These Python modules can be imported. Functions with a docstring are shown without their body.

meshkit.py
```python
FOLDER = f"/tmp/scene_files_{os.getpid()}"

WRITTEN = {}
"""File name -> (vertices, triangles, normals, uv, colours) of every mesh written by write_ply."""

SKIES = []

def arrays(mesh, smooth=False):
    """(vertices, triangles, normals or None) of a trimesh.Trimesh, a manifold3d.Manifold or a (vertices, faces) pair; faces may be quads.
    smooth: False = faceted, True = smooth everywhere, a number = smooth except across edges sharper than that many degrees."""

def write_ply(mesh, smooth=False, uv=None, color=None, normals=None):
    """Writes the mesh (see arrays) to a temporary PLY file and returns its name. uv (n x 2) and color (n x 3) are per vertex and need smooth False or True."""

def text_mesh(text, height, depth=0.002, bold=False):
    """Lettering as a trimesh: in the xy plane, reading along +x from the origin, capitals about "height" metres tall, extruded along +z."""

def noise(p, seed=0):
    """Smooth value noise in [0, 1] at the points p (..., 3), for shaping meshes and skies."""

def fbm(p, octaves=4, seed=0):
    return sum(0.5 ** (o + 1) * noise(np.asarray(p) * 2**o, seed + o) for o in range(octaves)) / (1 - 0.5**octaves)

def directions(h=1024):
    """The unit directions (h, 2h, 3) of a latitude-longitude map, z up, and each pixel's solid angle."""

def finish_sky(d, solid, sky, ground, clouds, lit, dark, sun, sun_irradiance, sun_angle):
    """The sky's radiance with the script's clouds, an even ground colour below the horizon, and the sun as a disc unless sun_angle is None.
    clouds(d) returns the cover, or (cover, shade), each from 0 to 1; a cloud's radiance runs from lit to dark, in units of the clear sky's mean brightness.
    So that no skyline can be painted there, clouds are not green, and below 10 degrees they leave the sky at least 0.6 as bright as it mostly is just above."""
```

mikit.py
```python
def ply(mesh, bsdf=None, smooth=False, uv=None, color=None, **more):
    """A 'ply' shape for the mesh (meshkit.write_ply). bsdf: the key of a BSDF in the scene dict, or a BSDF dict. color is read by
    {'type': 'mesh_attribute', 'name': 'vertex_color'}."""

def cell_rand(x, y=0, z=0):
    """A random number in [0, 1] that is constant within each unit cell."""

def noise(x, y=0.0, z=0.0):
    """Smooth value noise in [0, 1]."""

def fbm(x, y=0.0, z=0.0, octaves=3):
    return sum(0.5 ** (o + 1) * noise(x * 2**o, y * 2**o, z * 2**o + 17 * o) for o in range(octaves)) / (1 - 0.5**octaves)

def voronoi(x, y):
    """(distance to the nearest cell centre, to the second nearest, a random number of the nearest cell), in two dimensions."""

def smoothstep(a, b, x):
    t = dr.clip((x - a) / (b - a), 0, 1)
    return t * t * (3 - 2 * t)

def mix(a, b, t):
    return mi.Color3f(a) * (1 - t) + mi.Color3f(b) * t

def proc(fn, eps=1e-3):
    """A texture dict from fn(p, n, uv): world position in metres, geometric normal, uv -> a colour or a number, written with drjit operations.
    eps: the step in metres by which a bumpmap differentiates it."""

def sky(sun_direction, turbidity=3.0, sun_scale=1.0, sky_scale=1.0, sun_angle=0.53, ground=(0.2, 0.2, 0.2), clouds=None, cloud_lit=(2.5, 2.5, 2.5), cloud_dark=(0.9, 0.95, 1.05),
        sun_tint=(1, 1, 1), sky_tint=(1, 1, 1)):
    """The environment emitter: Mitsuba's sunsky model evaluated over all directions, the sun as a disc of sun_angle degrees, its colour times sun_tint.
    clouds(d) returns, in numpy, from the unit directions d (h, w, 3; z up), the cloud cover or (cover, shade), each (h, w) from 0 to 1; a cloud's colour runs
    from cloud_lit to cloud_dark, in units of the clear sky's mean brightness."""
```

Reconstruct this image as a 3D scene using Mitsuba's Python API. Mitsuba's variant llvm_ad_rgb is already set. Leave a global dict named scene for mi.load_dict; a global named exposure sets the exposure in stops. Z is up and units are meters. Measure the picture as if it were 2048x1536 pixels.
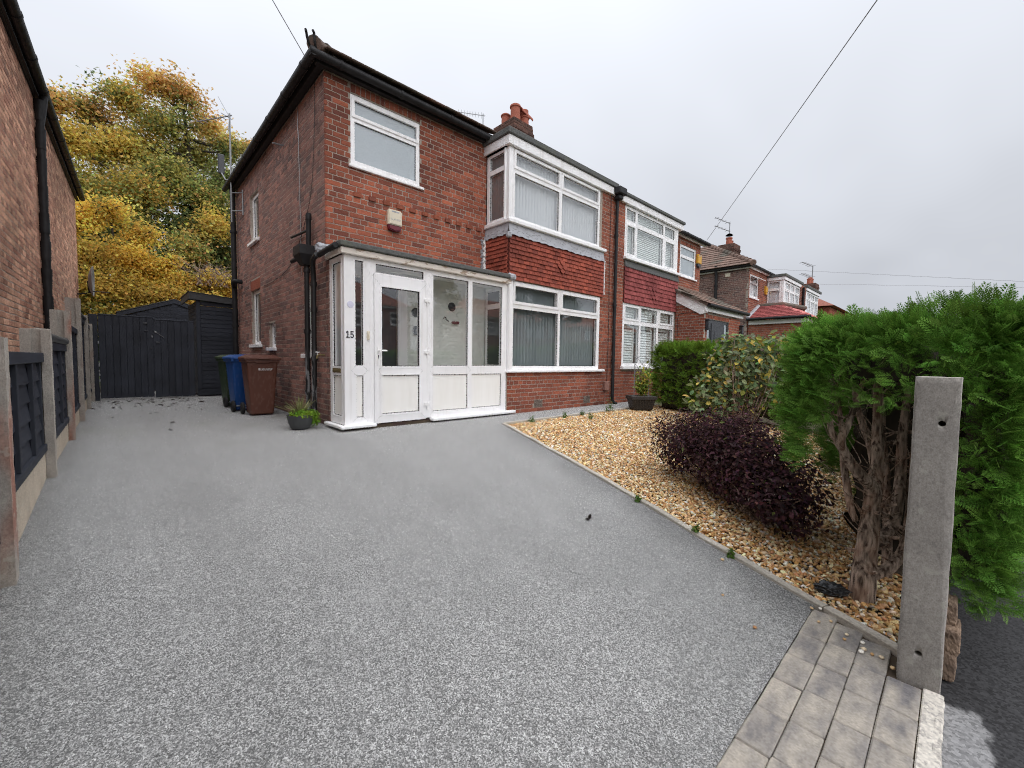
import math, random
import numpy as np, trimesh, drjit as dr, mitsuba as mi, mikit, meshkit
from shapely.geometry import Polygon, box as sbox
from shapely.ops import unary_union
from mikit import proc, noise, fbm, voronoi, cell_rand, smoothstep, mix

random.seed(7)
RNG = np.random.default_rng(7)
T = mi.ScalarTransform4f
scene, labels = {}, {}

# ------------------------------------------------------------------ camera, sky, exposure
scene['camera'] = {'type': 'perspective', 'fov': 101.33, 'fov_axis': 'x', 'near_clip': 0.05, 'far_clip': 3000.0,
    'to_world': T(np.array([[-0.7298, 0.0274, 0.6831, 0], [0.6835, 0.0489, 0.7283, 0], [-0.0135, 0.9984, -0.0544, 1.25], [0, 0, 0, 1.0]]))}
exposure = 2.7


def clouds(d):
    """A closed overcast, brighter towards the zenith, with slow soft banks."""
    z = np.maximum(d[..., 2], 0)
    q = d / (z[..., None] + 0.35)
    f = meshkit.fbm(q * np.array([0.9, 1.6, 0.5]) + 3.1, 4, 5)
    g = meshkit.fbm(q * np.array([2.6, 4.0, 1.0]) + 7.7, 3, 9)
    lum = 1.27 + 1.70 * z ** 2 + 0.55 * (f - 0.5) + 0.24 * (g - 0.5) - 0.08 * d[..., 0]
    return np.ones_like(z), np.clip((3.2 - lum) / 2.4, 0, 1)


SUN = np.array([-0.10, -0.60, 0.79])
scene['sky'] = mikit.sky(SUN, turbidity=4, sun_scale=0.3, sun_angle=85, sun_tint=(0.84, 0.97, 1.26), ground=(0.16, 0.16, 0.16), clouds=clouds,
                         cloud_lit=(2.36, 2.46, 2.66), cloud_dark=(0.59, 0.615, 0.67))

# ------------------------------------------------------------------ naming helpers


def key_for(base):
    if base not in USED:
        USED.add(base)
        return base
    i = COUNT.get(base, 0)
    while True:
        i += 1
        k = f'{base}_{i:03d}'
        if k not in USED:
            USED.add(k)
            COUNT[base] = i
            return k


USED, COUNT = set(), {}
GROUPS = {'wheelie_bin': 'wheelie bins beside the side wall', 'weed': 'weeds along the gravel edging', 'alarm_box': 'alarm boxes on the house fronts', 'tv_aerial': 'television aerials on the roofs',
          'overhead_wire': 'overhead wires crossing the sky', 'garden_shed': 'black sheds behind the gate', 'yellow_shrub': 'yellow shrubs behind the gate', 'conifer_hedge': 'conifer hedges of the front garden',
          'semi_detached_house': 'brick semi-detached houses along the street', 'semi_detached_pair': 'brick houses across the street', 'street_tree': 'street trees across the road', 'wall_plaque': 'round plaques inside the porch', 'fallen_leaf': 'single fallen leaves on the driveway'}


def thing(name, label, cat, group=None, kind=None):
    k = key_for(name)
    labels[k] = {'label': label}
    if cat:
        labels[k]['category'] = cat
    group = group or GROUPS.get(name)
    if group:
        labels[k]['group'] = group
    if kind:
        labels[k]['kind'] = kind
    return k


def put(parent, name, mesh, bsdf, smooth=False, label=None, kind=None, uv=None, color=None):
    k = key_for(f'{parent}__{name}' if parent else name)
    if uv is not None and smooth is not True and smooth is not False:
        mesh = trimesh.graph.smooth_shade(mesh, angle=np.radians(smooth), facet_minarea=None)
        uv, smooth = np.tile(np.asarray(uv)[0], (len(mesh.vertices), 1)), True
    scene[k] = mikit.ply(mesh, bsdf, smooth=smooth, uv=uv, color=color)
    if label or kind:
        labels[k] = {}
        if label:
            labels[k]['label'] = label
        if kind:
            labels[k]['kind'] = kind
    return k


def single(name, label, cat, mesh, bsdf, smooth=False, group=None, kind=None, color=None, uv=None):
    k = thing(name, label, cat, group, kind)
    scene[k] = mikit.ply(mesh, bsdf, smooth=smooth, color=color, uv=uv)
    return k


# ------------------------------------------------------------------ mesh helpers
def _bevel_topology():
    from scipy.spatial import ConvexHull
    v = []
    for sx in (0, 1):
        for sy in (0, 1):
            for sz in (0, 1):
                for ax in range(3):
                    v.append([[sx, sy, sz][k] + (0 if k == ax else (0.1 if [sx, sy, sz][k] == 0 else -0.1)) for k in range(3)])
    v = np.array(v)
    h = ConvexHull(v)
    f = h.simplices.copy()
    c = v.mean(0)
    n = np.cross(v[f[:, 1]] - v[f[:, 0]], v[f[:, 2]] - v[f[:, 0]])
    flip = (n * (v[f].mean(1) - c)).sum(1) < 0
    f[flip] = f[flip][:, ::-1]
    return v, f


BV, BF = _bevel_topology()
BS = (BV > 0.5).astype(float)                       # which end of the box a vertex belongs to
BI = np.where((BV > 0.05) & (BV < 0.95), np.where(BV > 0.5, -1.0, 1.0), 0.0)   # inset direction


def boxes_v(lo, hi, b):
    lo, hi = np.atleast_2d(lo).astype(float), np.atleast_2d(hi).astype(float)
    b = np.minimum(b, 0.45 * (hi - lo).min(1, keepdims=True)) if np.ndim(b) == 0 else np.asarray(b)[:, None]
    return lo[:, None] + BS[None] * (hi - lo)[:, None] + BI[None] * b[:, None]


def mesh_of(V):
    """One mesh from N bevelled boxes (N,24,3)."""
    n = len(V)
    F = (BF[None] + (np.arange(n) * 24)[:, None, None]).reshape(-1, 3)
    return trimesh.Trimesh(V.reshape(-1, 3), F, process=False)


def bx(x0, x1, y0, y1, z0, z1, b=0.004):
    lo = [min(x0, x1), min(y0, y1), min(z0, z1)]
    hi = [max(x0, x1), max(y0, y1), max(z0, z1)]
    return mesh_of(boxes_v(lo, hi, b))


def join(*ms):
    ms = [m for m in (ms[0] if len(ms) == 1 and isinstance(ms[0], (list, tuple)) else ms)]
    return trimesh.util.concatenate(ms)


def tube(pts, r, n=10, cap=True):
    pts = np.asarray(pts, float)
    r = np.broadcast_to(np.asarray(r, float), (len(pts),))
    t = np.gradient(pts, axis=0)
    t /= np.linalg.norm(t, axis=1, keepdims=True) + 1e-12
    a = np.array([0, 0, 1.0]) if abs(t[0][2]) < 0.9 else np.array([1.0, 0, 0])
    x = np.cross(t[0], a)
    x /= np.linalg.norm(x)
    V = []
    ang = np.arange(n) * 2 * np.pi / n
    for i in range(len(pts)):
        x = x - t[i] * (x @ t[i])
        x /= np.linalg.norm(x) + 1e-12
        y = np.cross(t[i], x)
        V.append(pts[i] + r[i] * (np.cos(ang)[:, None] * x + np.sin(ang)[:, None] * y))
    V = np.vstack(V)
    F = []
    i = np.arange(n)
    for k in range(len(pts) - 1):
        a0, a1, b0, b1 = k * n + i, k * n + (i + 1) % n, (k + 1) * n + i, (k + 1) * n + (i + 1) % n
        F += [np.stack([a0, a1, b1], 1), np.stack([a0, b1, b0], 1)]
    if cap:
        c0, c1 = len(V), len(V) + 1
        V = np.vstack([V, pts[0], pts[-1]])
        L = (len(pts) - 1) * n
        F += [np.stack([(i + 1) % n, i, i * 0 + c0], 1), np.stack([L + i, L + (i + 1) % n, i * 0 + c1], 1)]
    return trimesh.Trimesh(V, np.vstack(F), process=False)


def curve(pts, m=8):
    """Catmull-Rom through the points."""
    p = np.asarray(pts, float)
    p = np.vstack([2 * p[0] - p[1], p, 2 * p[-1] - p[-2]])
    out = []
    for i in range(1, len(p) - 2):
        for t in np.arange(m) / m:
            out.append(0.5 * (2 * p[i] + (p[i + 1] - p[i - 1]) * t + (2 * p[i - 1] - 5 * p[i] + 4 * p[i + 1] - p[i + 2]) * t * t + (3 * p[i] - p[i - 1] - 3 * p[i + 1] + p[i + 2]) * t ** 3))
    out.append(p[-2])
    return np.array(out)


def lathe(prof, at=(0, 0, 0), n=28):
    m = trimesh.creation.revolve(np.array(prof, float), sections=n)
    m.apply_translation(at)
    return m


def extrude(poly, depth):
    gs = getattr(poly, 'geoms', [poly])
    return join([trimesh.creation.extrude_polygon(g, depth, engine='earcut') for g in gs if g.area > 1e-7])


class Frame:
    """A wall's plane: u along it, z up, n outwards."""

    def __init__(s, o, u, n):
        s.o, s.u, s.n = np.array([o[0], o[1], 0.0]), np.array([u[0], u[1], 0.0]), np.array([n[0], n[1], 0.0])
        s.flip = np.dot(np.cross(s.u, [0, 0, 1]), s.n) < 0

    def pts(s, P):
        P = np.asarray(P, float)
        return s.o + P[..., :1] * s.u + P[..., 1:2] * np.array([0, 0, 1.0]) + P[..., 2:3] * s.n

    def mesh(s, m):
        m = trimesh.Trimesh(s.pts(np.array(m.vertices)), np.array(m.faces)[:, ::-1] if s.flip else np.array(m.faces), process=False)
        return m

    def box(s, u0, u1, z0, z1, n0, n1, b=0.004):
        return s.mesh(mesh_of(boxes_v([u0, z0, n0], [u1, z1, n1], b)))

    def plate(s, poly, n0, n1):
        m = extrude(poly, n1 - n0)
        m.apply_translation([0, 0, n0])
        return s.mesh(m)

    def quad(s, u0, u1, z0, z1, n):
        return s.mesh(trimesh.Trimesh([[u0, z0, n], [u1, z0, n], [u1, z1, n], [u0, z1, n]], [[0, 1, 2], [0, 2, 3]], process=False))


def uvc(mesh, tone, soot=0.0):
    return np.tile([tone, soot], (len(mesh.vertices), 1))


def sheet(X, Y, Zf, skip=None):
    """A grid sheet over the coordinate lists X, Y with heights Zf(x, y)."""
    xx, yy = np.meshgrid(X, Y, indexing='ij')
    v = np.stack([xx, yy, Zf(xx, yy)], -1).reshape(-1, 3)
    i, j = np.meshgrid(np.arange(len(X) - 1), np.arange(len(Y) - 1), indexing='ij')
    a = (i * len(Y) + j).ravel()
    f = np.vstack([np.stack([a, a + len(Y), a + len(Y) + 1], 1), np.stack([a, a + len(Y) + 1, a + 1], 1)])
    return trimesh.Trimesh(v, f, process=False)


# ------------------------------------------------------------------ materials
def P(base, rough=0.6, **k):
    b = base if isinstance(base, dict) else {'type': 'rgb', 'value': list(base)}
    return {'type': 'principled', 'base_color': b, 'roughness': rough, **k}


def sel(c, a, b):
    return dr.select(c, mi.Color3f(a), mi.Color3f(b))


def f_brick(p, n, uv):
    """uv.x = palette number + tone, uv.y = soot of that brick."""
    k = dr.floor(uv.x)
    t = uv.x - k
    # 0 front facing brick, 1 common brick of the side wall, 2 pinkish brick, 3 terracotta tile, 4 red painted tile
    c = mix((0.455, 0.138, 0.078), (0.185, 0.066, 0.049), t)
    c = sel(k > 0.5, mix((0.38, 0.195, 0.155), (0.155, 0.105, 0.098), t), c)
    c = sel(k > 1.5, mix((0.84, 0.51, 0.35), (0.44, 0.22, 0.155), t), c)
    c = sel(k > 2.5, mix((0.40, 0.098, 0.062), (0.23, 0.060, 0.044), t), c)
    c = sel(k > 3.5, mix((0.36, 0.095, 0.09), (0.25, 0.062, 0.060), t), c)
    c = sel(k > 4.5, mix((0.20, 0.10, 0.075), (0.11, 0.07, 0.06), t), c)
    g = fbm(p.x * 38, p.y * 38, p.z * 60, 3)
    g2 = noise(p.x * 150, p.y * 150, p.z * 150)
    m = (0.62 + 0.62 * g) * (0.86 + 0.28 * g2)
    s = fbm(p.x * 1.3 + 5, p.y * 1.3, p.z * 0.9, 3)
    m = m * (1 - 0.28 * smoothstep(0.5, 0.75, s)) * (1 - 0.72 * uv.y)
    return c * m


scene['m_brick'] = P(proc(f_brick), 0.85, specular=0.25)


def f_mortar(p, n, uv):
    g = fbm(p.x * 30, p.y * 30, p.z * 30, 3)
    s = fbm(p.x * 1.1, p.y * 1.1, p.z * 0.8 + 4, 2)
    return mix((0.27, 0.23, 0.19), (0.46, 0.40, 0.34), g) * (0.65 + 0.5 * s)


scene['m_mortar'] = P(proc(f_mortar), 0.95, specular=0.1)


def f_drive(p, n, uv):
    a, b, r = voronoi(p.x * 250, p.y * 250)
    a2, b2, r2 = voronoi(p.x * 390 + 9, p.y * 390 + 4)
    big = fbm(p.x * 0.7, p.y * 0.7, 0.0, 3)
    mid = fbm(p.x * 5, p.y * 5, 2.0, 3)
    a3, b3, r3 = voronoi(p.x * 105 + 3, p.y * 105)
    chip = (0.132 + 0.28 * r * r + 0.17 * r) * (0.78 + 0.44 * r2) * (0.76 + 0.48 * r3) * (0.90 + 0.20 * noise(p.x * 52, p.y * 52, 4.0))
    chip = chip * (1 - 0.45 * smoothstep(0.2, 0.0, b - a))
    v = chip * (0.93 + 0.10 * big) * (0.93 + 0.14 * mid)
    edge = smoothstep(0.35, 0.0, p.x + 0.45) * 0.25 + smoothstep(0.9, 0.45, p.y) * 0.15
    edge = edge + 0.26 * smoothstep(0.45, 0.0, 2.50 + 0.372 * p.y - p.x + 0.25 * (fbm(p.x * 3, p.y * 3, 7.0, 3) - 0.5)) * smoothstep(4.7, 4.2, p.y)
    green = smoothstep(0.60, 0.78, fbm(p.x * 2.2 + 3, p.y * 2.2, 5.0, 3)) * smoothstep(4.6, 6.2, p.y)
    track = 0.05 * (smoothstep(0.28, 0.05, dr.abs(p.x - 0.42)) + smoothstep(0.28, 0.05, dr.abs(p.x - 1.85))) * (0.4 + fbm(p.x * 2, p.y * 0.8, 3.0, 3))
    stain = 0.03 * smoothstep(0.60, 0.74, fbm(p.x * 1.1 + 8, p.y * 1.1 + 2, 1.0, 4))
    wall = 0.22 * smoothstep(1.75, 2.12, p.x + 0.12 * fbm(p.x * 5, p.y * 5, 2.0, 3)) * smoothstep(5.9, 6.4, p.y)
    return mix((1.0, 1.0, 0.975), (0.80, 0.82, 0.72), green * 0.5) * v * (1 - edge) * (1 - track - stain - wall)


def f_drive_h(p, n, uv):
    a, b, r = voronoi(p.x * 250, p.y * 250)
    return (r * 0.5 + smoothstep(0.0, 0.3, b - a)) * 0.0008


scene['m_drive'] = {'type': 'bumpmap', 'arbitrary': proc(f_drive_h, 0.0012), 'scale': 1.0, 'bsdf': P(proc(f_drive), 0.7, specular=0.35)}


def f_tarmac(p, n, uv):
    a, b, r = voronoi(p.x * 120, p.y * 120)
    v = (0.018 + 0.035 * r) * (0.8 + 0.5 * fbm(p.x * 3, p.y * 3, 0.0, 3))
    w = 0.07 * (fbm(p.x * 16, p.y * 16, 1.0, 4) - 0.5)
    pale = smoothstep(-0.135, -0.115, p.y + w + 0.05 * (2.26 - p.x)) * smoothstep(2.285, 2.255, p.x + w)
    return mi.Color3f(1.0, 1.0, 1.06) * v + mi.Color3f(1, 1, 1) * pale * (0.13 + 0.13 * r)


scene['m_tarmac'] = P(proc(f_tarmac), 0.75, specular=0.3)


def f_paver(p, n, uv):
    g = fbm(p.x * 9 + uv.x * 30, p.y * 26, 1.0, 4)
    g2 = noise(p.x * 170, p.y * 170, 3.0)
    g3 = fbm(p.x * 60, p.y * 60, 2.0, 2)
    c = mix((0.16, 0.153, 0.155), (0.40, 0.362, 0.305), dr.clip(g * 1.5 - 0.35 + uv.x * 0.35, 0, 1))
    return c * (0.72 + 0.3 * g2 + 0.25 * g3) * (1 - 0.5 * uv.y)


scene['m_paver'] = P(proc(f_paver), 0.8, specular=0.25)


def f_concrete(p, n, uv):
    """Aged cast concrete; uv.x 0 grey, 1 buff; uv.y rusty red wash."""
    g = fbm(p.x * 9, p.y * 9, p.z * 7, 4)
    a, b = (p.x + p.y) * 0.83 + p.z * 0.55, p.z * 0.83 - (p.x + p.y) * 0.55
    s = noise(a * 260, b * 260, (p.x - p.y) * 190)
    s2 = noise(a * 105 + 4, b * 105, (p.x - p.y) * 80)
    c = mix(mix((0.17, 0.165, 0.16), (0.31, 0.30, 0.285), g), mix((0.30, 0.255, 0.20), (0.50, 0.43, 0.34), g), uv.x)
    c = c * (0.62 + 0.5 * s + 0.26 * s2)
    red = smoothstep(0.5, 0.7, fbm(p.x * 6 + 2, p.y * 6, p.z * 1.6, 3)) * uv.y
    c = mix(c, mi.Color3f(0.26, 0.10, 0.065) * (0.6 + 0.8 * s2), red * 0.75)
    lich = smoothstep(0.66, 0.74, fbm(p.x * 26, p.y * 26 + 7, p.z * 26, 3))
    return mix(c, (0.42, 0.42, 0.36), lich * 0.35)


scene['m_concrete'] = P(proc(f_concrete), 0.9, specular=0.2)


def f_blackwood(p, n, uv):
    """Slate-black painted timber; uv.x tone of the board, uv.y grain direction (0 upright, 1 lying)."""
    a = dr.select(uv.y > 0.5, p.z, p.x + p.y)
    b = dr.select(uv.y > 0.5, p.x + p.y, p.z)
    g = fbm(a * 60 + uv.x * 17, b * 3, uv.x * 31, 3)
    k = fbm(p.x * 3, p.y * 3, p.z * 3, 2)
    return mix((0.0105, 0.013, 0.020), (0.031, 0.036, 0.050), g * 0.6 + 0.4 * uv.x) * (0.7 + 0.6 * k)


scene['m_blackwood'] = P(proc(f_blackwood), 0.62, specular=0.4)


def f_upvc(p, n, uv):
    g = fbm(p.x * 2.2, p.y * 2.2, p.z * 1.3, 3)
    st = fbm(p.x * 30 + p.y * 30, 0.0, p.z * 1.2, 3)
    return mix((0.86, 0.86, 0.87), (0.72, 0.71, 0.69), dr.clip(0.55 * g + 0.55 * smoothstep(0.5, 0.8, st) - 0.12, 0, 1))


scene['m_upvc'] = P(proc(f_upvc), 0.32, specular=0.45)


def f_panel(p, n, uv):
    g = fbm(p.x * 16 + p.y * 16, 0.0, p.z * 1.5, 3)
    return mix((0.88, 0.875, 0.85), (0.80, 0.785, 0.74), g)


scene['m_panel'] = P(proc(f_panel), 0.4)


def f_peeling(p, n, uv):
    g = smoothstep(0.60, 0.66, fbm(p.x * 9 + p.y * 9, 1.0, p.z * 26, 4))
    d = fbm(p.x * 4, p.y * 4, p.z * 4, 3)
    return mix(mix((0.78, 0.74, 0.68), (0.60, 0.54, 0.47), d), (0.36, 0.27, 0.20), g)


scene['m_peeling'] = P(proc(f_peeling), 0.65)


def f_black(p, n, uv):
    g = fbm(p.x * 14, p.y * 14, p.z * 9, 3)
    return mix((0.010, 0.010, 0.011), (0.034, 0.034, 0.036), g)


scene['m_black'] = P(proc(f_black), 0.5, specular=0.22)


def f_wornpipe(p, n, uv):
    g = smoothstep(0.50, 0.62, fbm(p.x * 30, p.y * 30, p.z * 4.5, 4)) * smoothstep(1.5, 1.0, p.z)
    return mix((0.013, 0.013, 0.014), (0.20, 0.20, 0.205), g)


scene['m_wornpipe'] = P(proc(f_wornpipe), 0.5)


def f_felt(p, n, uv):
    g = fbm(p.x * 40, p.y * 40, p.z * 40, 3)
    m = smoothstep(0.55, 0.75, fbm(p.x * 6, p.y * 6, p.z * 6, 3))
    return mix(mix((0.055, 0.057, 0.056), (0.14, 0.145, 0.14), g), (0.11, 0.12, 0.075), m * 0.4)


scene['m_felt'] = P(proc(f_felt), 0.9)


def f_lead(p, n, uv):
    g = fbm(p.x * 5, p.y * 5, p.z * 9, 4)
    d = smoothstep(0.60, 0.66, fbm(p.x * 19 + p.z * 8, p.y * 19 + 3, p.z * 30 - p.x * 6, 4))
    return mix(mix((0.26, 0.27, 0.29), (0.44, 0.45, 0.48), g), (0.10, 0.10, 0.105), d * 0.5)


scene['m_lead'] = P(proc(f_lead), 0.55, specular=0.5)


def f_wood(p, n, uv):
    g = fbm(p.x * 10 + p.y * 2, p.y * 3.0 - p.x, p.z * 90, 4)
    s = noise(p.x * 130, p.y * 130, p.z * 130)
    return mix((0.30, 0.275, 0.23), (0.56, 0.52, 0.45), g) * (0.75 + 0.4 * s)


scene['m_wood'] = P(proc(f_wood), 0.85)


def f_bark(p, n, uv):
    g = fbm(p.x * 95 + 8 * noise(p.x * 9, p.y * 9, p.z * 9), p.y * 95, p.z * 11, 4)
    s = fbm(p.x * 12, p.y * 12, p.z * 6, 3)
    red = smoothstep(0.5, 0.7, fbm(p.x * 20, p.y * 20, p.z * 8 + 3, 3))
    return mix(mix((0.075, 0.052, 0.040), (0.60, 0.47, 0.38), dr.clip(g * 2.4 - 0.75, 0, 1)), (0.30, 0.15, 0.09), red * 0.35) * (0.55 + 0.8 * s)


def f_bark_h(p, n, uv):
    return fbm(p.x * 95 + 8 * noise(p.x * 9, p.y * 9, p.z * 9), p.y * 95, p.z * 11, 3) * 0.012


scene['m_bark'] = {'type': 'bumpmap', 'arbitrary': proc(f_bark_h, 0.002), 'scale': 1.0, 'bsdf': P(proc(f_bark), 0.9, specular=0.15)}


def f_plastic(p, n, uv):
    """Bin plastic: uv.x chooses brown, blue, green."""
    c = sel(uv.x < 0.5, (0.105, 0.038, 0.024), sel(uv.x < 1.5, (0.008, 0.062, 0.24), (0.022, 0.046, 0.018)))
    g = fbm(p.x * 5, p.y * 5, p.z * 2.5, 3)
    d = fbm(p.x * 40, p.y * 40, p.z * 14, 2)
    return c * (0.75 + 0.5 * g) + mi.Color3f(0.022, 0.02, 0.018) * smoothstep(0.5, 0.8, d)


scene['m_plastic'] = P(proc(f_plastic), 0.45, specular=0.45)
scene['m_plastic_grey'] = P((0.055, 0.058, 0.06), 0.5)
scene['m_planter'] = P((0.028, 0.024, 0.021), 0.55)
scene['m_rubber'] = P((0.012, 0.012, 0.013), 0.7)
scene['m_white'] = P((0.82, 0.82, 0.81), 0.4)
scene['m_cream'] = P((0.66, 0.60, 0.47), 0.45)
scene['m_maroon'] = P((0.13, 0.008, 0.02), 0.35)
scene['m_yellow'] = P((0.62, 0.33, 0.03), 0.4)
scene['m_brass'] = P((0.20, 0.155, 0.07), 0.45, metallic=0.5)
scene['m_metal'] = P((0.30, 0.31, 0.32), 0.4, metallic=0.7)
scene['m_galv'] = P((0.26, 0.27, 0.28), 0.5, metallic=0.4)
scene['m_darkgrey'] = P((0.035, 0.038, 0.045), 0.4)
scene['m_room'] = {'type': 'twosided', 'bsdf': {'type': 'diffuse', 'reflectance': {'type': 'rgb', 'value': [0.17, 0.165, 0.16]}}}
scene['m_roomlight'] = {'type': 'twosided', 'bsdf': {'type': 'diffuse', 'reflectance': {'type': 'rgb', 'value': [0.62, 0.62, 0.60]}}}
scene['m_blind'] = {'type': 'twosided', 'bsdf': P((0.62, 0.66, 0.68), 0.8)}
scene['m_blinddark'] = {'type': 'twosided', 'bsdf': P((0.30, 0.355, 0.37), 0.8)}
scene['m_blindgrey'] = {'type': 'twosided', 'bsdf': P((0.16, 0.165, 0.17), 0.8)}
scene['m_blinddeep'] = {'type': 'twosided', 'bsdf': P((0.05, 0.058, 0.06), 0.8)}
scene['m_shutter'] = P((0.70, 0.76, 0.74), 0.5)
scene['m_glass'] = {'type': 'thindielectric', 'int_ior': 1.8}


def f_frost(p, n, uv):
    return mix((0.34, 0.39, 0.42), (0.42, 0.47, 0.50), fbm(p.x * 60, p.y * 60, p.z * 60, 3))


def f_frost_h(p, n, uv):
    return fbm(p.x * 55, p.y * 55, p.z * 75, 2) * 0.003


scene['m_frost'] = {'type': 'twosided', 'bsdf': {'type': 'bumpmap', 'arbitrary': proc(f_frost_h, 0.003), 'scale': 1.0, 'bsdf': P(proc(f_frost), 0.28, specular=0.5)}}
scene['m_gasket'] = P((0.012, 0.012, 0.013), 0.6)
scene['m_clay'] = P((0.33, 0.10, 0.062), 0.8)


def f_whitebrick(p, n, uv):
    g = fbm(p.x * 12, p.y * 12, p.z * 12, 3)
    return mix((0.74, 0.76, 0.72), (0.60, 0.63, 0.58), g)


scene['m_whitebrick'] = P(proc(f_whitebrick), 0.6)


def f_rooftile(p, n, uv):
    g = fbm(p.x * 20, p.y * 20, p.z * 20, 3)
    s = fbm(p.x * 1.6, p.y * 1.6, p.z * 1.6, 3)
    return mix(mix((0.13, 0.085, 0.068), (0.24, 0.155, 0.12), g), (0.12, 0.105, 0.085), smoothstep(0.45, 0.7, s)) * (0.6 + 0.6 * uv.x)


scene['m_rooftile'] = P(proc(f_rooftile), 0.9)
COL = {'type': 'mesh_attribute', 'name': 'vertex_color'}
scene['m_leaf'] = {'type': 'principledthin', 'base_color': COL, 'roughness': 0.5, 'diff_trans': 0.5, 'spec_trans': 0.0, 'eta': 1.35}
scene['m_tree_leaf'] = {'type': 'principledthin', 'base_color': COL, 'roughness': 0.55, 'diff_trans': 1.0, 'spec_trans': 0.0, 'eta': 1.3}
scene['m_gloss_leaf'] = {'type': 'principledthin', 'base_color': COL, 'roughness': 0.4, 'diff_trans': 0.3, 'spec_trans': 0.0, 'eta': 1.4}
scene['m_vertex'] = {'type': 'principled', 'base_color': COL, 'roughness': 0.6, 'specular': 0.4}


def f_soil(p, n, uv):
    g = fbm(p.x * 20, p.y * 20, 0.0, 4)
    far = smoothstep(9.0, 16.0, dr.abs(p.x) + dr.abs(p.y) * 0.6)
    grass = mix((0.030, 0.050, 0.014), (0.06, 0.085, 0.025), noise(p.x * 40, p.y * 40, 1.0))
    return mix(mix((0.035, 0.024, 0.016), (0.10, 0.072, 0.045), g), grass, far)


scene['m_soil'] = P(proc(f_soil), 0.95)
scene['m_wire'] = P((0.22, 0.22, 0.23), 0.6)
scene['m_wiredark'] = P((0.02, 0.02, 0.02), 0.6)


# ------------------------------------------------------------------ ground, driveway, pavement
def gz(y):
    return np.interp(y, [0.45, 1.0, 4.2, 4.72], [0.0, 0.038, 0.267, 0.30])


def edge_x(y):                                     # the timber edging between driveway and gravel
    return np.interp(y, [0.30, 0.44, 1.0, 1.72, 2.72, 4.70], [2.60, 2.61, 2.82, 3.12, 3.51, 4.21])


def f_ground(x, y):
    return np.where(y < -3.0, -0.16, gz(y) - 0.06)


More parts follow.
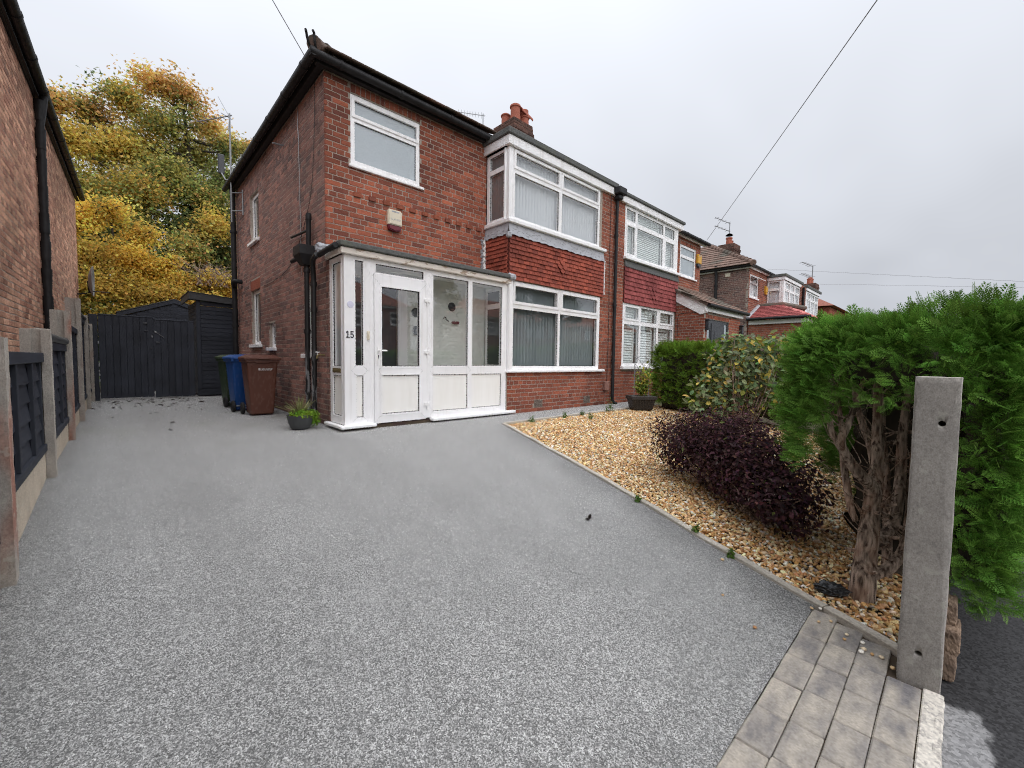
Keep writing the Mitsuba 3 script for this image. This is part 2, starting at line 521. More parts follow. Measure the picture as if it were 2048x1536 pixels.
xs = np.array([-400, -120, -40, -12, -4, 0, 3, 6, 9, 14, 25, 60, 160, 400.0])
ys = np.array([-400, -150, -50, -12, -3.01, -3.0, -0.2, 0.45, 1.0, 2.0, 3.0, 4.2, 4.9, 7, 14, 30, 60, 160, 400.0])
single('ground', 'bare soil and rough grass around the houses', None, sheet(xs, ys, f_ground), 'm_soil', kind='structure')

parts = []
yy = np.concatenate([np.linspace(0.458, 4.70, 40), [4.72]])
v, f = [], []
for k, y in enumerate(yy):
    for x in np.linspace(-0.62, edge_x(y) - 0.002, 8):
        v.append([x, y, gz(y)])
for k in range(len(yy) - 1):
    for j in range(7):
        a = k * 8 + j
        f += [[a, a + 1, a + 9], [a, a + 9, a + 8]]
parts.append(trimesh.Trimesh(v, f, process=False))
parts.append(sheet([-0.62, 2.0, 4.0, 6.0, 9.1], [4.72, 5.0, 5.3, 5.58], lambda x, y: np.full_like(x, 0.30)))
parts.append(sheet([-0.62, 0.8, 2.2], [5.58, 8, 10, 12, 15.0], lambda x, y: np.full_like(x, 0.30)))
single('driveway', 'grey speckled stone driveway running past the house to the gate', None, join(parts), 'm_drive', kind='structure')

single('pavement', 'dark tarmac pavement with a paler ragged patch by the gate post', None,
       sheet(np.linspace(-9, 40, 50), [-2.6, -1.3, -0.6, -0.2, 0.02, 0.30], lambda x, y: np.full_like(x, -0.03)), 'm_tarmac', kind='structure')
road = sheet(np.linspace(-60, 80, 15), [-9.0, -6, -2.72], lambda x, y: np.full_like(x, -0.14))
single('road', 'dark tarmac road in front of the houses', None, road, 'm_tarmac', kind='structure')
scene['road_kerb'] = mikit.ply(bx(-60, 80, -2.72, -2.6, -0.2, -0.02, 0.01), 'm_concrete', uv=np.tile([0.2, 0.0], (24, 1)))
labels['road_kerb'] = {'label': 'concrete kerb between pavement and road', 'kind': 'structure'}

# paved strip of block pavers along the front boundary
strip = thing('paved_strip', 'strip of grey and buff block paving across the mouth of the driveway', None, kind='structure')
put(strip, 'bedding', bx(-0.6, 2.6, 0.03, 0.46, -0.06, -0.012, 0.002), 'm_soil')
for r in range(4):
    y0 = 0.040 + r * 0.1045
    x = 2.56 - [0.33, 0.13, 0.045, 0.06][r]
    first = True
    while x > -0.55:
        wdt = 0.205
        x1 = min(x + (0.2 if first else 0), np.interp(y0 + 0.03, [0.115, 0.41, 1.0], [2.455, 2.615, 2.84]) - 0.026)
        x0 = x - wdt
        first = False
        if r == 0 and x1 > 2.24:
            x1 = 2.24
        if x1 - x0 > 0.04:
            V = boxes_v([x0 + 0.0014, y0 + 0.0012, -0.05], [x1 - 0.0014, y0 + 0.1045 - 0.0012, 0.001 + RNG.uniform(-0.0015, 0.0015)], 0.004)
            V = V + RNG.normal(0, 0.0008, V.shape)
            m = mesh_of(V)
            put(strip, 'paver', m, 'm_paver', uv=uvc(m, RNG.random(), 0.0))
        x = x0
kerbm = bx(-0.6, 2.258, -0.020, 0.038, -0.06, 0.001, 0.004)
kerbm = trimesh.Trimesh(*trimesh.remesh.subdivide_to_size(kerbm.vertices, kerbm.faces, 0.03), process=False)
kerbm.vertices[:, 1] += np.where(kerbm.vertices[:, 1] < 0, 0.010 * (meshkit.fbm(kerbm.vertices * 25, 3) - 0.5), 0)
single('threshold_kerb', 'pale rough concrete edging strip between block paving and pavement', None, kerbm, 'm_kerb', kind='structure')


def f_kerb(p, n, uv):
    g = smoothstep(0.54, 0.68, fbm(p.x * 75, p.y * 75, 0.0, 4) + 0.12 * smoothstep(0.0, -0.02, p.y))
    return mix((0.60, 0.565, 0.50), (0.42, 0.395, 0.355), g) * (0.75 + 0.4 * noise(p.x * 150, p.y * 150, 2.0))


scene['m_kerb'] = P(proc(f_kerb), 0.85)

# ------------------------------------------------------------------ brickwork
EYE = np.array([0, 0, 1.25])


class Bricks:
    """Collects the bricks of one thing; the 300 that show largest become parts, the rest one part."""

    def __init__(s, T_):
        s.t, s.V, s.uv, s.key, s.area = T_, [], [], [], []

    def add(s, fr, rects, key, pal, soot_fn=None, depth=0.02, proud=None, bev=0.003, tone=None):
        R = np.asarray(rects, float)
        if not len(R):
            return
        n = len(R)
        pr = RNG.uniform(-0.0015, 0.002, n) if proud is None else np.broadcast_to(proud, (n,))
        j = RNG.uniform(-0.0015, 0.0015, (n, 4))
        lo = np.stack([R[:, 0] + j[:, 0], R[:, 2] + j[:, 1], np.full(n, -depth)], 1)
        hi = np.stack([R[:, 1] + j[:, 2], R[:, 3] + j[:, 3], pr], 1)
        V = boxes_v(lo, hi, bev)
        # a slight lean of each brick
        V[:, :, 2] += (V[:, :, 0] - V[:, :, 0].mean(1, keepdims=True)) * RNG.normal(0, 0.006, (n, 1)) * (V[:, :, 2] > -depth * 0.5)
        W = fr.pts(V.reshape(-1, 3)).reshape(n, 24, 3)
        t = np.clip(RNG.beta(1.3, 1.6, n), 0.01, 0.99) if tone is None else np.clip(tone(n), 0.01, 0.99)
        so = np.clip(RNG.beta(1, 6, n) * 0.6, 0, 1)
        if soot_fn is not None:
            so = np.clip(so + soot_fn((R[:, 0] + R[:, 1]) / 2, (R[:, 2] + R[:, 3]) / 2), 0, 1)
        c = W.mean(1)
        d = c - EYE
        L = np.linalg.norm(d, axis=1)
        cosn = -(d @ fr.n) / L
        s.V.append(W if not fr.flip else W)
        s.uv.append(np.stack([pal + t, so], 1))
        s.key += [(key, fr.flip)] * n
        vis = (d @ np.array([0.683, 0.728, 0]) > 0.3) & (cosn > 0)
        s.area.append((R[:, 1] - R[:, 0]) * (R[:, 3] - R[:, 2]) * cosn / L ** 2 * vis)

    def finish(s, limit=300, hidden=lambda c: np.zeros(len(c), bool)):
        V, uv, area = np.vstack(s.V), np.vstack(s.uv), np.concatenate(s.area)
        area = area * ~hidden(V.mean(1))
        order = np.argsort(-area)
        top = [i for i in order[:limit] if area[i] > 0]
        for i in sorted(top):
            key, fl = s.key[i]
            put(key, 'brick', (V[i], BF[:, ::-1] if fl else BF), 'm_brick', uv=np.tile(uv[i], (24, 1)))
        rest = np.setdiff1d(np.arange(len(V)), top)
        if len(rest):
            fl = np.array([s.key[i][1] for i in rest])
            F = np.where(fl[:, None, None], BF[None, :, ::-1], BF[None]) + (np.arange(len(rest)) * 24)[:, None, None]
            put(s.t, 'brickwork', (V[rest].reshape(-1, 3), F.reshape(-1, 3)), 'm_brick', uv=np.repeat(uv[rest], 24, 0), kind='stuff')


def courses(L0, L1, z0, z1, holes=(), header_every=4, start=0, joint=0.010, z_base=0.30):
    """Brick rectangles (u0, u1, z0, z1) of a bonded wall, cut at the holes (u0, u1, z0, z1)."""
    out = []
    k0 = int(math.floor((z0 - z_base) / 0.075 + 1e-6))
    k = k0
    while z_base + k * 0.075 < z1 - 0.02:
        a = max(z_base + k * 0.075, z0)
        b = min(z_base + k * 0.075 + 0.065, z1)
        if b - a > 0.02:
            mid = (a + b) / 2
            cuts = sorted([(h[0], h[1]) for h in holes if h[2] < mid < h[3]])
            segs, p = [], L0
            for c0, c1 in cuts:
                if c0 - p > 0.03:
                    segs.append((p, min(c0, L1)))
                p = max(p, c1)
            if L1 - p > 0.03:
                segs.append((p, L1))
            header = (k % header_every) == header_every - 1
            w = 0.1125 if header else 0.225
            off = -0.056 if header else (0 if k % 2 else -0.1125)
            for s0, s1 in segs:
                u = L0 + off
                while u < s1:
                    x0, x1 = max(u, s0), min(u + w - joint, s1)
                    if x1 - x0 > 0.035:
                        out.append((x0, x1, a, b))
                    u += w
        k += 1
    return out


def soldier(u0, u1, z0, z1, w=0.075):
    n = max(1, round((u1 - u0) / w))
    s = (u1 - u0) / n
    return [(u0 + i * s + 0.005, u0 + (i + 1) * s - 0.005, z0, z1) for i in range(n)]


def wall(T_, fr, outline, holes, thick=0.10):
    """The mortar-faced wall behind the bricks, with its openings."""
    p = Polygon(outline)
    if holes:
        p = p.difference(unary_union([sbox(h[0], h[2], h[1], h[3]) for h in holes]))
    return put(T_, 'wall', fr.plate(p, -0.004 - thick, -0.004), 'm_mortar')


def hsub(holes, extra):
    return list(holes) + list(extra)


def window(T_, fr, x0, x1, z0, z1, panes, n=0.0, depth=0.07, sash=(), frosted=False, sill=None, room=(1.6, 'm_room'), blinds=None, sashw=0.045, frame_mat='m_upvc', name='window'):
    """A window in the plane n of the wall's frame: frame, sashes, gaskets, panes, sill, and what stands behind the glass."""
    rect = sbox(x0, z0, x1, z1)
    holes = [sbox(p[0], p[2], p[1], p[3]) for p in panes]
    bodies = [fr.plate(rect.difference(unary_union(holes)), n - depth, n)]
    for i in sash:
        h = holes[i]
        bodies.append(fr.plate(h.buffer(sashw, join_style=2).intersection(rect.buffer(-0.004, join_style=2)).difference(h), n + 0.0002, n + 0.014))
    k = put(T_, name, join(bodies), frame_mat)
    put(k, 'gasket', join([fr.plate(h.buffer(0.001, join_style=2).difference(h.buffer(-0.007, join_style=2)), n - 0.028, n - 0.020) for h in holes]), 'm_gasket')
    for i, p in enumerate(panes):
        put(k, 'pane', fr.quad(p[0] - 0.002, p[1] + 0.002, p[2] - 0.002, p[3] + 0.002, n - 0.026), 'm_frost' if frosted else 'm_glass')
    if sill:
        put(k, 'sill', fr.box(sill[0], sill[1], sill[2], sill[3], n - 0.05, n + sill[4], 0.006), 'm_upvc')
    if room and not frosted:
        d, m = room
        a, b, c, e = x0, x1, z0 - 0.25, z1 + 0.04
        q = n - depth - 0.001
        v = fr.pts(np.array([[x0, z0, q], [x1, z0, q], [x1, z1, q], [x0, z1, q], [a, c, q - d], [b, c, q - d], [b, e, q - d], [a, e, q - d]]))
        f = [[4, 5, 6], [4, 6, 7], [0, 1, 5], [0, 5, 4], [1, 2, 6], [1, 6, 5], [2, 3, 7], [2, 7, 6], [3, 0, 4], [3, 4, 7]]
        put(k, 'room_lining', trimesh.Trimesh(v, f, process=False), m)
    if blinds:
        mat, pitch, width, ang, dn = blinds
        u = x0 + 0.05
        while u < x1 - 0.04:
            a = math.radians(ang + RNG.normal(0, 3))
            c, s_ = math.cos(a) * width / 2, math.sin(a) * width / 2
            zb = z0 + 0.05 + RNG.normal(0, 0.002)
            bow = 0.020
            v = fr.pts(np.array([[u - c, zb, dn - s_], [u, zb, dn + bow], [u + c, zb, dn + s_], [u - c, z1 - 0.04, dn - s_], [u, z1 - 0.04, dn + bow], [u + c, z1 - 0.04, dn + s_]]) + [0, 0, n])
            put(k, 'blind_slat', trimesh.Trimesh(v, [[0, 1, 4], [0, 4, 3], [1, 2, 5], [1, 5, 4]], process=False), mat, smooth=True)
            u += pitch
    return k


def pipe(T_, name, pts, r, mat, rings=(), n=12):
    ms = [tube(pts, r, n)]
    for p in rings:
        p = np.array(p, float)
        ms.append(tube([p - [0, 0, 0.03], p + [0, 0, 0.03]], r * 1.28, n))
    return put(T_, name, join(ms), mat, smooth=40)


def gutter(T_, a, b, mat='m_black', r=0.054):
    """A half-round gutter from a to b with brackets, hung on a fascia."""
    a, b = np.array(a, float), np.array(b, float)
    L = np.linalg.norm(b - a)
    ms = [tube([a + (b - a) * t for t in np.linspace(0, 1, 9)], r, 14)]
    for s_ in np.arange(0.4, L, 0.9):
        p = a + (b - a) * s_ / L
        ms.append(tube([p - (b - a) / L * 0.02, p + (b - a) / L * 0.02], r * 1.13, 14))
    return put(T_, 'gutter', join(ms), mat, smooth=40)


def hip_roof(x0, x1, y0, y1, z, pitch, hip_l=True, hip_r=True):
    """(vertices, faces) of a hipped roof over the eaves rectangle."""
    h = (y1 - y0) / 2 * math.tan(pitch)
    ym = (y0 + y1) / 2
    a, b = x0 + ((y1 - y0) / 2 if hip_l else 0), x1 - ((y1 - y0) / 2 if hip_r else 0)
    v = [[x0, y0, z], [x1, y0, z], [x1, y1, z], [x0, y1, z], [a, ym, z + h], [b, ym, z + h]]
    f = [[0, 1, 5], [0, 5, 4], [2, 3, 4], [2, 4, 5], [3, 0, 4], [1, 2, 5], [0, 3, 2], [0, 2, 1]]
    return np.array(v, float), f


def slope_tiles(p0, eu, ev, nu, nv, wu, wv, clip=None, thick=0.022, lift=0.02):
    """Roof tiles laid on a slope: p0 lower corner, eu along the eaves, ev up the slope (unit vectors)."""
    eu, ev = np.array(eu, float), np.array(ev, float)
    en = np.cross(eu, ev)
    if en[2] < 0:
        en = -en
    V = []
    for j in range(nv):
        for i in range(nu):
            u, v_ = (i + 0.5 * (j % 2) - 0.25) * wu, j * wv
            if clip and not clip(u + wu / 2, v_ + wv / 2):
                continue
            dz = RNG.uniform(-0.003, 0.003)
            B = boxes_v([u + 0.003, v_ - 0.02, 0], [u + wu - 0.003, v_ + wv, thick], 0.005)[0]
            B[:, 2] += lift * (1 - (B[:, 1] - v_) / wv) + dz
            V.append(np.array(p0) + B[:, :1] * eu + B[:, 1:2] * ev + B[:, 2:3] * en)
    return np.array(V)


def chimney(T_, x0, x1, y0, y1, z0, z1, pots, bricks, flaunch=True):
    k = put(T_, 'chimney', bx(x0 + 0.01, x1 - 0.01, y0 + 0.01, y1 - 0.01, z0, z1 - 0.02, 0.01), 'm_mortar')
    cap = 0.22
    for o, u, n, L in (((x0, y0), (1, 0), (0, -1), x1 - x0), ((x0, y0 + 0.014), (0, 1), (-1, 0), y1 - y0 - 0.014), ((x1, y0 + 0.014), (0, 1), (1, 0), y1 - y0 - 0.014)):
        fr = Frame(o, u, n)
        bricks.add(fr, courses(0, L, z0, z1 - cap - 0.16, z_base=z1 - 1.5), k, 5, lambda u, z: RNG.uniform(0, 0.4, len(u)), depth=0.03)
        bricks.add(fr, courses(-0.03, L + 0.03, z1 - cap - 0.15, z1 - cap, z_base=z1 - 1.5), k, 5, lambda u, z: RNG.uniform(0.1, 0.6, len(u)), depth=0.05, proud=0.035)
        bricks.add(fr, courses(0, L, z1 - cap, z1, z_base=z1 - 1.5), k, 5, lambda u, z: RNG.uniform(0, 0.4, len(u)), depth=0.03)
    for px, py, r, h, cowl in pots:
        prof = [[0, z1 - 0.05], [r * 1.05, z1 - 0.05], [r * 0.95, z1 + h * 0.8], [r * 0.98, z1 + h * 0.84], [r * 1.14, z1 + h * 0.86], [r * 1.14, z1 + h * 0.95], [r * 1.02, z1 + h], [r * 0.82, z1 + h], [r * 0.8, z1 + h * 0.5], [0, z1 + h * 0.5]]
        c = put(k, 'chimney_pot', lathe(prof, (px, py, 0), 20), 'm_clay', smooth=40)
        if cowl == 'half':
            a = np.linspace(-0.2, np.pi + 0.2, 11)
            rr = r * 1.05
            pts = np.stack([np.cos(a) * rr, np.sin(a) * rr * 0.9 + h + 0.06], 1)
            poly = Polygon(np.vstack([pts, pts[::-1] * 0.84 + [0, h * 0.16 + 0.01]]))
            m = extrude(poly, 0.42)
            m = trimesh.Trimesh(np.stack([px - 0.2 + m.vertices[:, 2], py + m.vertices[:, 0], z1 + m.vertices[:, 1] - 0.30 * (m.vertices[:, 2] - 0.1)], 1), m.faces, process=False)
            put(k, 'chimney_cowl', m, 'm_clay', smooth=30)
            put(k, 'chimney_pot', lathe([[0, z1 + h], [r * 0.9, z1 + h], [r * 0.88, z1 + h + 0.18], [0, z1 + h + 0.18]], (px, py, 0), 18), 'm_clay', smooth=40)
        if cowl == 'metal':
            m = [tube([[px + math.cos(q) * r * .8, py + math.sin(q) * r * .8, z1 + h - 0.02], [px + math.cos(q) * r * .8, py + math.sin(q) * r * .8, z1 + h + 0.14]], 0.008, 5) for q in np.arange(6)]
            m.append(lathe([[0, z1 + h + 0.24], [r * 0.7, z1 + h + 0.2], [r * 1.3, z1 + h + 0.12], [0, z1 + h + 0.12]], (px, py, 0), 18))
            put(k, 'chimney_cowl', join(m), 'm_darkgrey', smooth=30)
    return k


def tile_band(T_, fr, u0, u1, z0, z1, pal, wt, ex, motif=None, n0=0.0, label=None):
    """Hanging tiles on a wall band, each its own part."""
    k = put(T_, 'tile_hanging', fr.box(u0, u1, z0, z1, n0 - 0.02, n0 - 0.001, 0.001), 'm_brick', label=label, uv=np.tile([3.9, 0.6], (24, 1)))
    rows = int(round((z1 - z0) / ex))
    ex = (z1 - z0) / rows
    for r in range(rows):
        z = z0 + r * ex
        off = 0 if r % 2 else -wt / 2
        u = u0 + off
        while u < u1 - 0.01:
            a, b = max(u, u0), min(u + wt, u1)
            c = (a + b) / 2
            u += wt
            if b - a < 0.02:
                continue
            if motif and abs(c - motif[0]) < wt * (1.08 - 0.62 * abs(z + ex / 2 - motif[1]) / (1.6 * ex)) and abs(z + ex / 2 - motif[1]) < 1.55 * ex:
                h = (b - a) / 2 - 0.003
                poly = Polygon([(c - h, z + ex + 0.01), (c - h, z + 0.028), (c - h * 0.75, z + 0.004), (c - h * .3, z - 0.016), (c, z - 0.026), (c + h * .3, z - 0.016), (c + h * .75, z + 0.004), (c + h, z + 0.028), (c + h, z + ex + 0.01)])
                m = extrude(poly, 0.014)
                vv = np.array(m.vertices)
                vv[:, 2] += n0 + 0.016 + 0.020 * (1 - (vv[:, 1] - z) / ex)
                m = fr.mesh(trimesh.Trimesh(vv, m.faces, process=False))
            else:
                B = boxes_v([a + 0.0032, z - 0.012 + RNG.normal(0, 0.002), 0], [b - 0.0032, z + ex + 0.002, 0.011 + RNG.uniform(0, 0.003)], 0.0025)[0]
                tilt = RNG.normal(0, 0.0022)
                B[:, 2] += n0 + 0.002 + 0.019 * (1 - (B[:, 1] - z) / ex) + tilt
                m = fr.mesh(mesh_of(B[None]))
            put(k, 'tile', m, 'm_brick', uv=uvc(m, pal + np.clip(RNG.beta(1.1, 1.4), 0.02, 0.98), np.clip(RNG.beta(1, 5), 0, 1) * 0.6))
    return k


def alarm_box(name_label, fr, u, z, w, h, body, trim, text=None):
    a = thing('alarm_box', name_label, 'alarm box')
    poly = Polygon([(u + w * .06, z), (u + w * .5, z - h * .06), (u + w * .94, z), (u + w, z + h * .3), (u + w, z + h * .93), (u + w * .9, z + h), (u + w * .1, z + h), (u, z + h * .93), (u, z + h * .3)])
    up = poly.intersection(sbox(u - 1, z + h * .24, u + 1, z + 2))
    lo = poly.intersection(sbox(u - 1, z - 1, u + 1, z + h * .24))
    put(a, 'cover', join(fr.plate(up, 0.001, 0.058), fr.plate(up.buffer(-0.012), 0.058, 0.07)), body)
    put(a, 'strobe', join(fr.plate(lo, 0.001, 0.05), fr.plate(lo.buffer(-0.012), 0.05, 0.064)), trim)
    put(a, 'vent', fr.box(u + w * .22, u + w * .78, z + h * .86, z + h * .93, 0.0702, 0.0715, 0.0002), 'm_lead')
    if text:
        m = meshkit.text_mesh(text, w * 0.13, 0.0012)
        m.apply_translation([u + w * .5 - m.bounds.mean(0)[0], z + h * .46, 0.0702])
        put(a, 'lettering', fr.mesh(m), 'm_lead')
    return a

# ================================================================== house number 15
A = thing('semi_detached_house', 'red brick semi-detached house numbered 15 with a white glazed porch and grey vertical blinds', 'house')
BR = Bricks(A)
FA = Frame((2.15, 6.12), (1, 0), (0, -1))            # set-back front wall
FS = Frame((2.15, 6.134), (0, 1), (-1, 0))           # side wall
FB = Frame((0, 5.5), (1, 0), (0, -1))                # bay and pier, u is x itself
FR = Frame((5.03, 0), (0, 1), (-1, 0))               # left return of the bay, u is y itself
FP = Frame((2.13, 0), (0, 1), (-1, 0))               # left return of the porch, u is y

hw = (0.36, 1.49, 4.03, 5.035)
wf = wall(A, FA, [(0.025, 0.3), (2.88, 0.3), (2.88, 5.2), (0.025, 5.2)], [hw, (0.20, 1.09, 0.42, 2.45)])
hs = [(3.72, 4.47, 3.66, 4.68), (3.72, 4.49, 1.50, 2.68), (2.62, 3.06, 1.42, 1.92), (0.53, 0.92, 1.29, 2.38)]
ws = wall(A, FS, [(-0.004, 0.3), (5.92, 0.3), (5.92, 5.2), (-0.004, 5.2)], hs)
wb = put(A, 'wall', join(FB.plate(Polygon([(5.03, 0.3), (8.3, 0.3), (8.3, 5.13), (7.71, 5.13), (7.71, 2.70), (5.03, 2.70)]).difference(sbox(5.11, 1.09, 7.78, 2.68)), -0.104, -0.004),
                         FB.plate(sbox(5.03, 2.7, 7.71, 3.70), -0.104, -0.004), FR.plate(sbox(5.61, 2.6, 6.12, 3.70), -0.104, -0.004)), 'm_mortar')
put(A, 'wall', join(bx(2.26, 8.3, 12.0, 12.06, 0.3, 5.2), bx(8.24, 8.3, 6.2, 12.0, 0.3, 5.2)), 'm_mortar')


def soot_front(u, z):
    return 0.30 * np.clip((z - 4.75) / 0.4, 0, 1) * RNG.uniform(0.3, 1, len(u)) + 0.35 * np.exp(-((u - 0.12) / 0.14) ** 2) * RNG.uniform(0, 1, len(u)) + 0.2 * (RNG.random(len(u)) < 0.06)


dent = [(0.40 + 0.225 * i, 0.40 + 0.225 * i + 0.105, 3.6, 3.665) for i in range(11)]
BR.add(FA, courses(0, 2.88, 2.68, 5.17, [hw, (hw[0], hw[1], 5.0, 5.2)]), wf, 0, soot_front)
BR.add(FA, soldier(hw[0], hw[1], 5.05, 5.165), wf, 0, lambda u, z: np.full(len(u), 0.35), proud=0.004)
BR.add(FA, dent, wf, 0, lambda u, z: RNG.uniform(0.1, 0.5, len(u)), proud=0.022, depth=0.01)
BR.add(FS, courses(0, 5.92, 0.3, 5.17, hs + [(3.72, 4.49, 2.68, 2.90), (0.53, 0.92, 2.37, 2.49), (3.72, 4.47, 4.68, 4.80)]), ws, 1,
       lambda u, z: 0.25 * np.clip((z - 4.5) / 0.6, 0, 1) * RNG.uniform(0, 1, len(u)) + 0.35 * np.clip((0.8 - z) / 0.5, 0, 1))
BR.add(FS, soldier(0.53, 0.92, 2.39, 2.485), ws, 0)
BR.add(FS, soldier(3.72, 4.47, 4.685, 4.80), ws, 1)
BR.add(Frame((2.15, 5.995), (0, 1), (-1, 0)), courses(0, 0.128, 0.3, 2.68, header_every=1), ws, 1, lambda u, z: RNG.uniform(0, 0.4, len(u)))
put(A, 'wall', bx(2.154, 2.24, 5.99, 6.10, 0.3, 2.68), 'm_mortar')
put(A, 'lintel', FS.box(3.68, 4.53, 2.68, 2.89, -0.05, 0.003, 0.004), 'm_brick', uv=np.tile([0.45, 0.25], (24, 1)))
put(A, 'plinth', FS.box(0.0, 5.92, 0.25, 0.62, -0.05, -0.003, 0.004), 'm_mortar')


def soot_low(u, z):
    return 0.28 * np.clip((0.75 - z) / 0.4, 0, 1) * RNG.uniform(0.3, 1, len(u)) + 0.3 * np.exp(-((u - 5.1) / 0.1) ** 2)


vents = [(5.74, 5.98, 0.375, 0.525), (7.27, 7.50, 0.375, 0.525)]
BR.add(FB, courses(5.04, 8.3, 0.3, 1.06, vents), wb, 0, soot_low, tone=lambda n: 0.25 + 0.6 * RNG.beta(1.5, 1.5, n))
BR.add(FB, courses(7.79, 8.3, 1.05, 5.08), wb, 0, lambda u, z: RNG.uniform(0, 0.3, len(u)), tone=lambda n: 0.2 + 0.6 * RNG.random(n))
for h in vents:
    m = [FB.box(h[0] + .004, h[1] - .012, h[2], h[3] - 0.01, -0.06, -0.03, 0.001)]
    for i in range(8):
        m.append(FB.box(h[0] + .004 + i * 0.031, h[0] + .012 + i * 0.031, h[2], h[3] - .01, -0.03, 0.0, 0.001))
    for i in range(6):
        m.append(FB.box(h[0] + .004, h[1] - .012, h[2] + i * 0.026, h[2] + .008 + i * 0.026, -0.03, 0.0005, 0.001))
    put(A, 'air_brick', join(m), 'm_brick', uv=uvc(join(m), 5.9, 0.6))

# upstairs obscured window
window(A, FA, 0.365, 1.485, 4.035, 5.03, [(0.425, 1.425, 4.76, 4.955), (0.425, 1.425, 4.115, 4.665)], n=-0.015, sash=(0,), frosted=True, sill=(0.33, 1.55, 4.0, 4.04, 0.05), sashw=0.042)
# side windows
for (u0, u1, z0, z1), sl in zip(hs, ((3.68, 4.52), (3.62, 4.55), (2.55, 3.10), (0.46, 0.98))):
    zt = z1 - 0.06
    window(A, FS, u0 + 0.004, u1 - 0.004, z0 + 0.03, z1 - 0.004, [(u0 + 0.07, u1 - 0.07, z0 + 0.10, zt - 0.01)], n=-0.055, sill=(sl[0], sl[1], z0 - 0.035, z0 + 0.03, 0.11), room=(0.8, 'm_room'))

# bay, upstairs
BLU = ('m_blind', 0.080, 0.088, 42, -0.14)
window(A, FB, 5.125, 7.70, 3.735, 4.955, [(5.185, 6.335, 4.665, 4.895), (6.465, 7.62, 4.665, 4.895), (5.165, 6.355, 3.79, 4.545), (6.44, 7.64, 3.79, 4.545)], sash=(0, 1), room=(1.8, 'm_room'), blinds=BLU)
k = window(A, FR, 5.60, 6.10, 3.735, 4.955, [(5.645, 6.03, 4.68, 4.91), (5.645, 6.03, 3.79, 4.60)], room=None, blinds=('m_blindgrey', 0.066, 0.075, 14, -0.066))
put(k, 'room_lining', trimesh.Trimesh([[5.12, 6.10, 3.7], [5.12, 6.10, 5.0], [6.0, 6.10, 5.0], [6.0, 6.10, 3.7], ], [[0, 1, 2], [0, 2, 3]], process=False), 'm_room')
put(A, 'corner_post', join(bx(5.022, 5.122, 5.494, 5.596, 3.735, 4.96, 0.006), bx(5.0, 5.03, 5.58, 5.60, 3.735, 4.96, 0.003)), 'm_upvc')
put(A, 'sill', join(bx(4.985, 7.90, 5.435, 5.52, 3.665, 3.733, 0.008), bx(4.985, 5.06, 5.5202, 6.125, 3.665, 3.733, 0.008)), 'm_upvc')
ms = []
for fr, a, b in ((FB, 5.02, 7.86), (FR, 5.48, 6.12)):
    v, f = [], []
    uu = np.linspace(a, b, 40)
    for u in uu:
        w = 0.006 * math.sin(u * 31) + 0.004 * math.sin(u * 77)
        v += [[u, 3.67, 0.012], [u, 3.55, 0.03 + w * .5], [u, 3.455 + w, 0.052 + w]]
    for i in range(39):
        for j in range(2):
            q = i * 3 + j
            f += [[q, q + 1, q + 4], [q, q + 4, q + 3]]
    m = fr.mesh(trimesh.Trimesh(v, f, process=False))
    ms.append(m)
scene['m_lead2'] = {'type': 'twosided', 'bsdf': scene['m_lead']}
put(A, 'lead_flashing', join(ms), 'm_lead2', smooth=30)
tile_band(A, FB, 5.03, 7.86, 2.70, 3.475, 3, 0.142, 0.0765, motif=(6.42, 3.12), n0=0.004, label='band of orange clay hanging tiles')
tile_band(A, FR, 5.50, 6.11, 2.74, 3.475, 3, 0.142, 0.0765, n0=0.004)
put(A, 'lead_saddle', join(bx(4.975, 5.07, 5.44, 5.53, 3.40, 3.50, 0.02)), 'm_lead')
jag = []
for i in range(26):
    z = 2.76 + i * 0.027
    jag.append(bx(4.965 + RNG.uniform(-.02, .015), 5.028, 6.085 + RNG.uniform(-.012, .012), 6.125, z, z + 0.03, 0.006))
    put(A, 'mortar_smear', bx(4.915 + RNG.uniform(-.02, .02), 4.95 + RNG.uniform(-.01, .012), 6.10 + RNG.uniform(-.008, .008), 6.125, z, z + 0.028, 0.005), 'm_lead')
for i in range(20):
    z = 2.74 + i * 0.037
    jag.append(bx(7.862, 7.885 + RNG.uniform(-.008, .012), 5.455, 5.50, z, z + 0.038, 0.006))
put(A, 'mortar_fillet', join(jag), 'm_white')
put(A, 'fascia', join(bx(4.965, 8.27, 5.44, 5.47, 4.972, 5.128, 0.004), bx(4.965, 4.995, 5.4702, 6.12, 4.972, 5.128, 0.004), bx(4.995, 8.27, 5.4702, 5.56, 4.972, 4.985, 0.002)), 'm_upvc')
put(A, 'bay_roof', join(bx(4.93, 8.28, 5.405, 6.6, 5.131, 5.235, 0.01)), 'm_felt')

# bay, downstairs
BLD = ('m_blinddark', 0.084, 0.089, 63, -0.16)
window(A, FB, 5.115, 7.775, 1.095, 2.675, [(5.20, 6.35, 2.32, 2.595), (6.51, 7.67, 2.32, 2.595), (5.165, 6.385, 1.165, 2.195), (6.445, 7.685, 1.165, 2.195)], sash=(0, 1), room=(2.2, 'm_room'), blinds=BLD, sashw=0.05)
put(A, 'sill', bx(4.985, 7.93, 5.42, 5.52, 1.045, 1.093, 0.01), 'm_upvc')

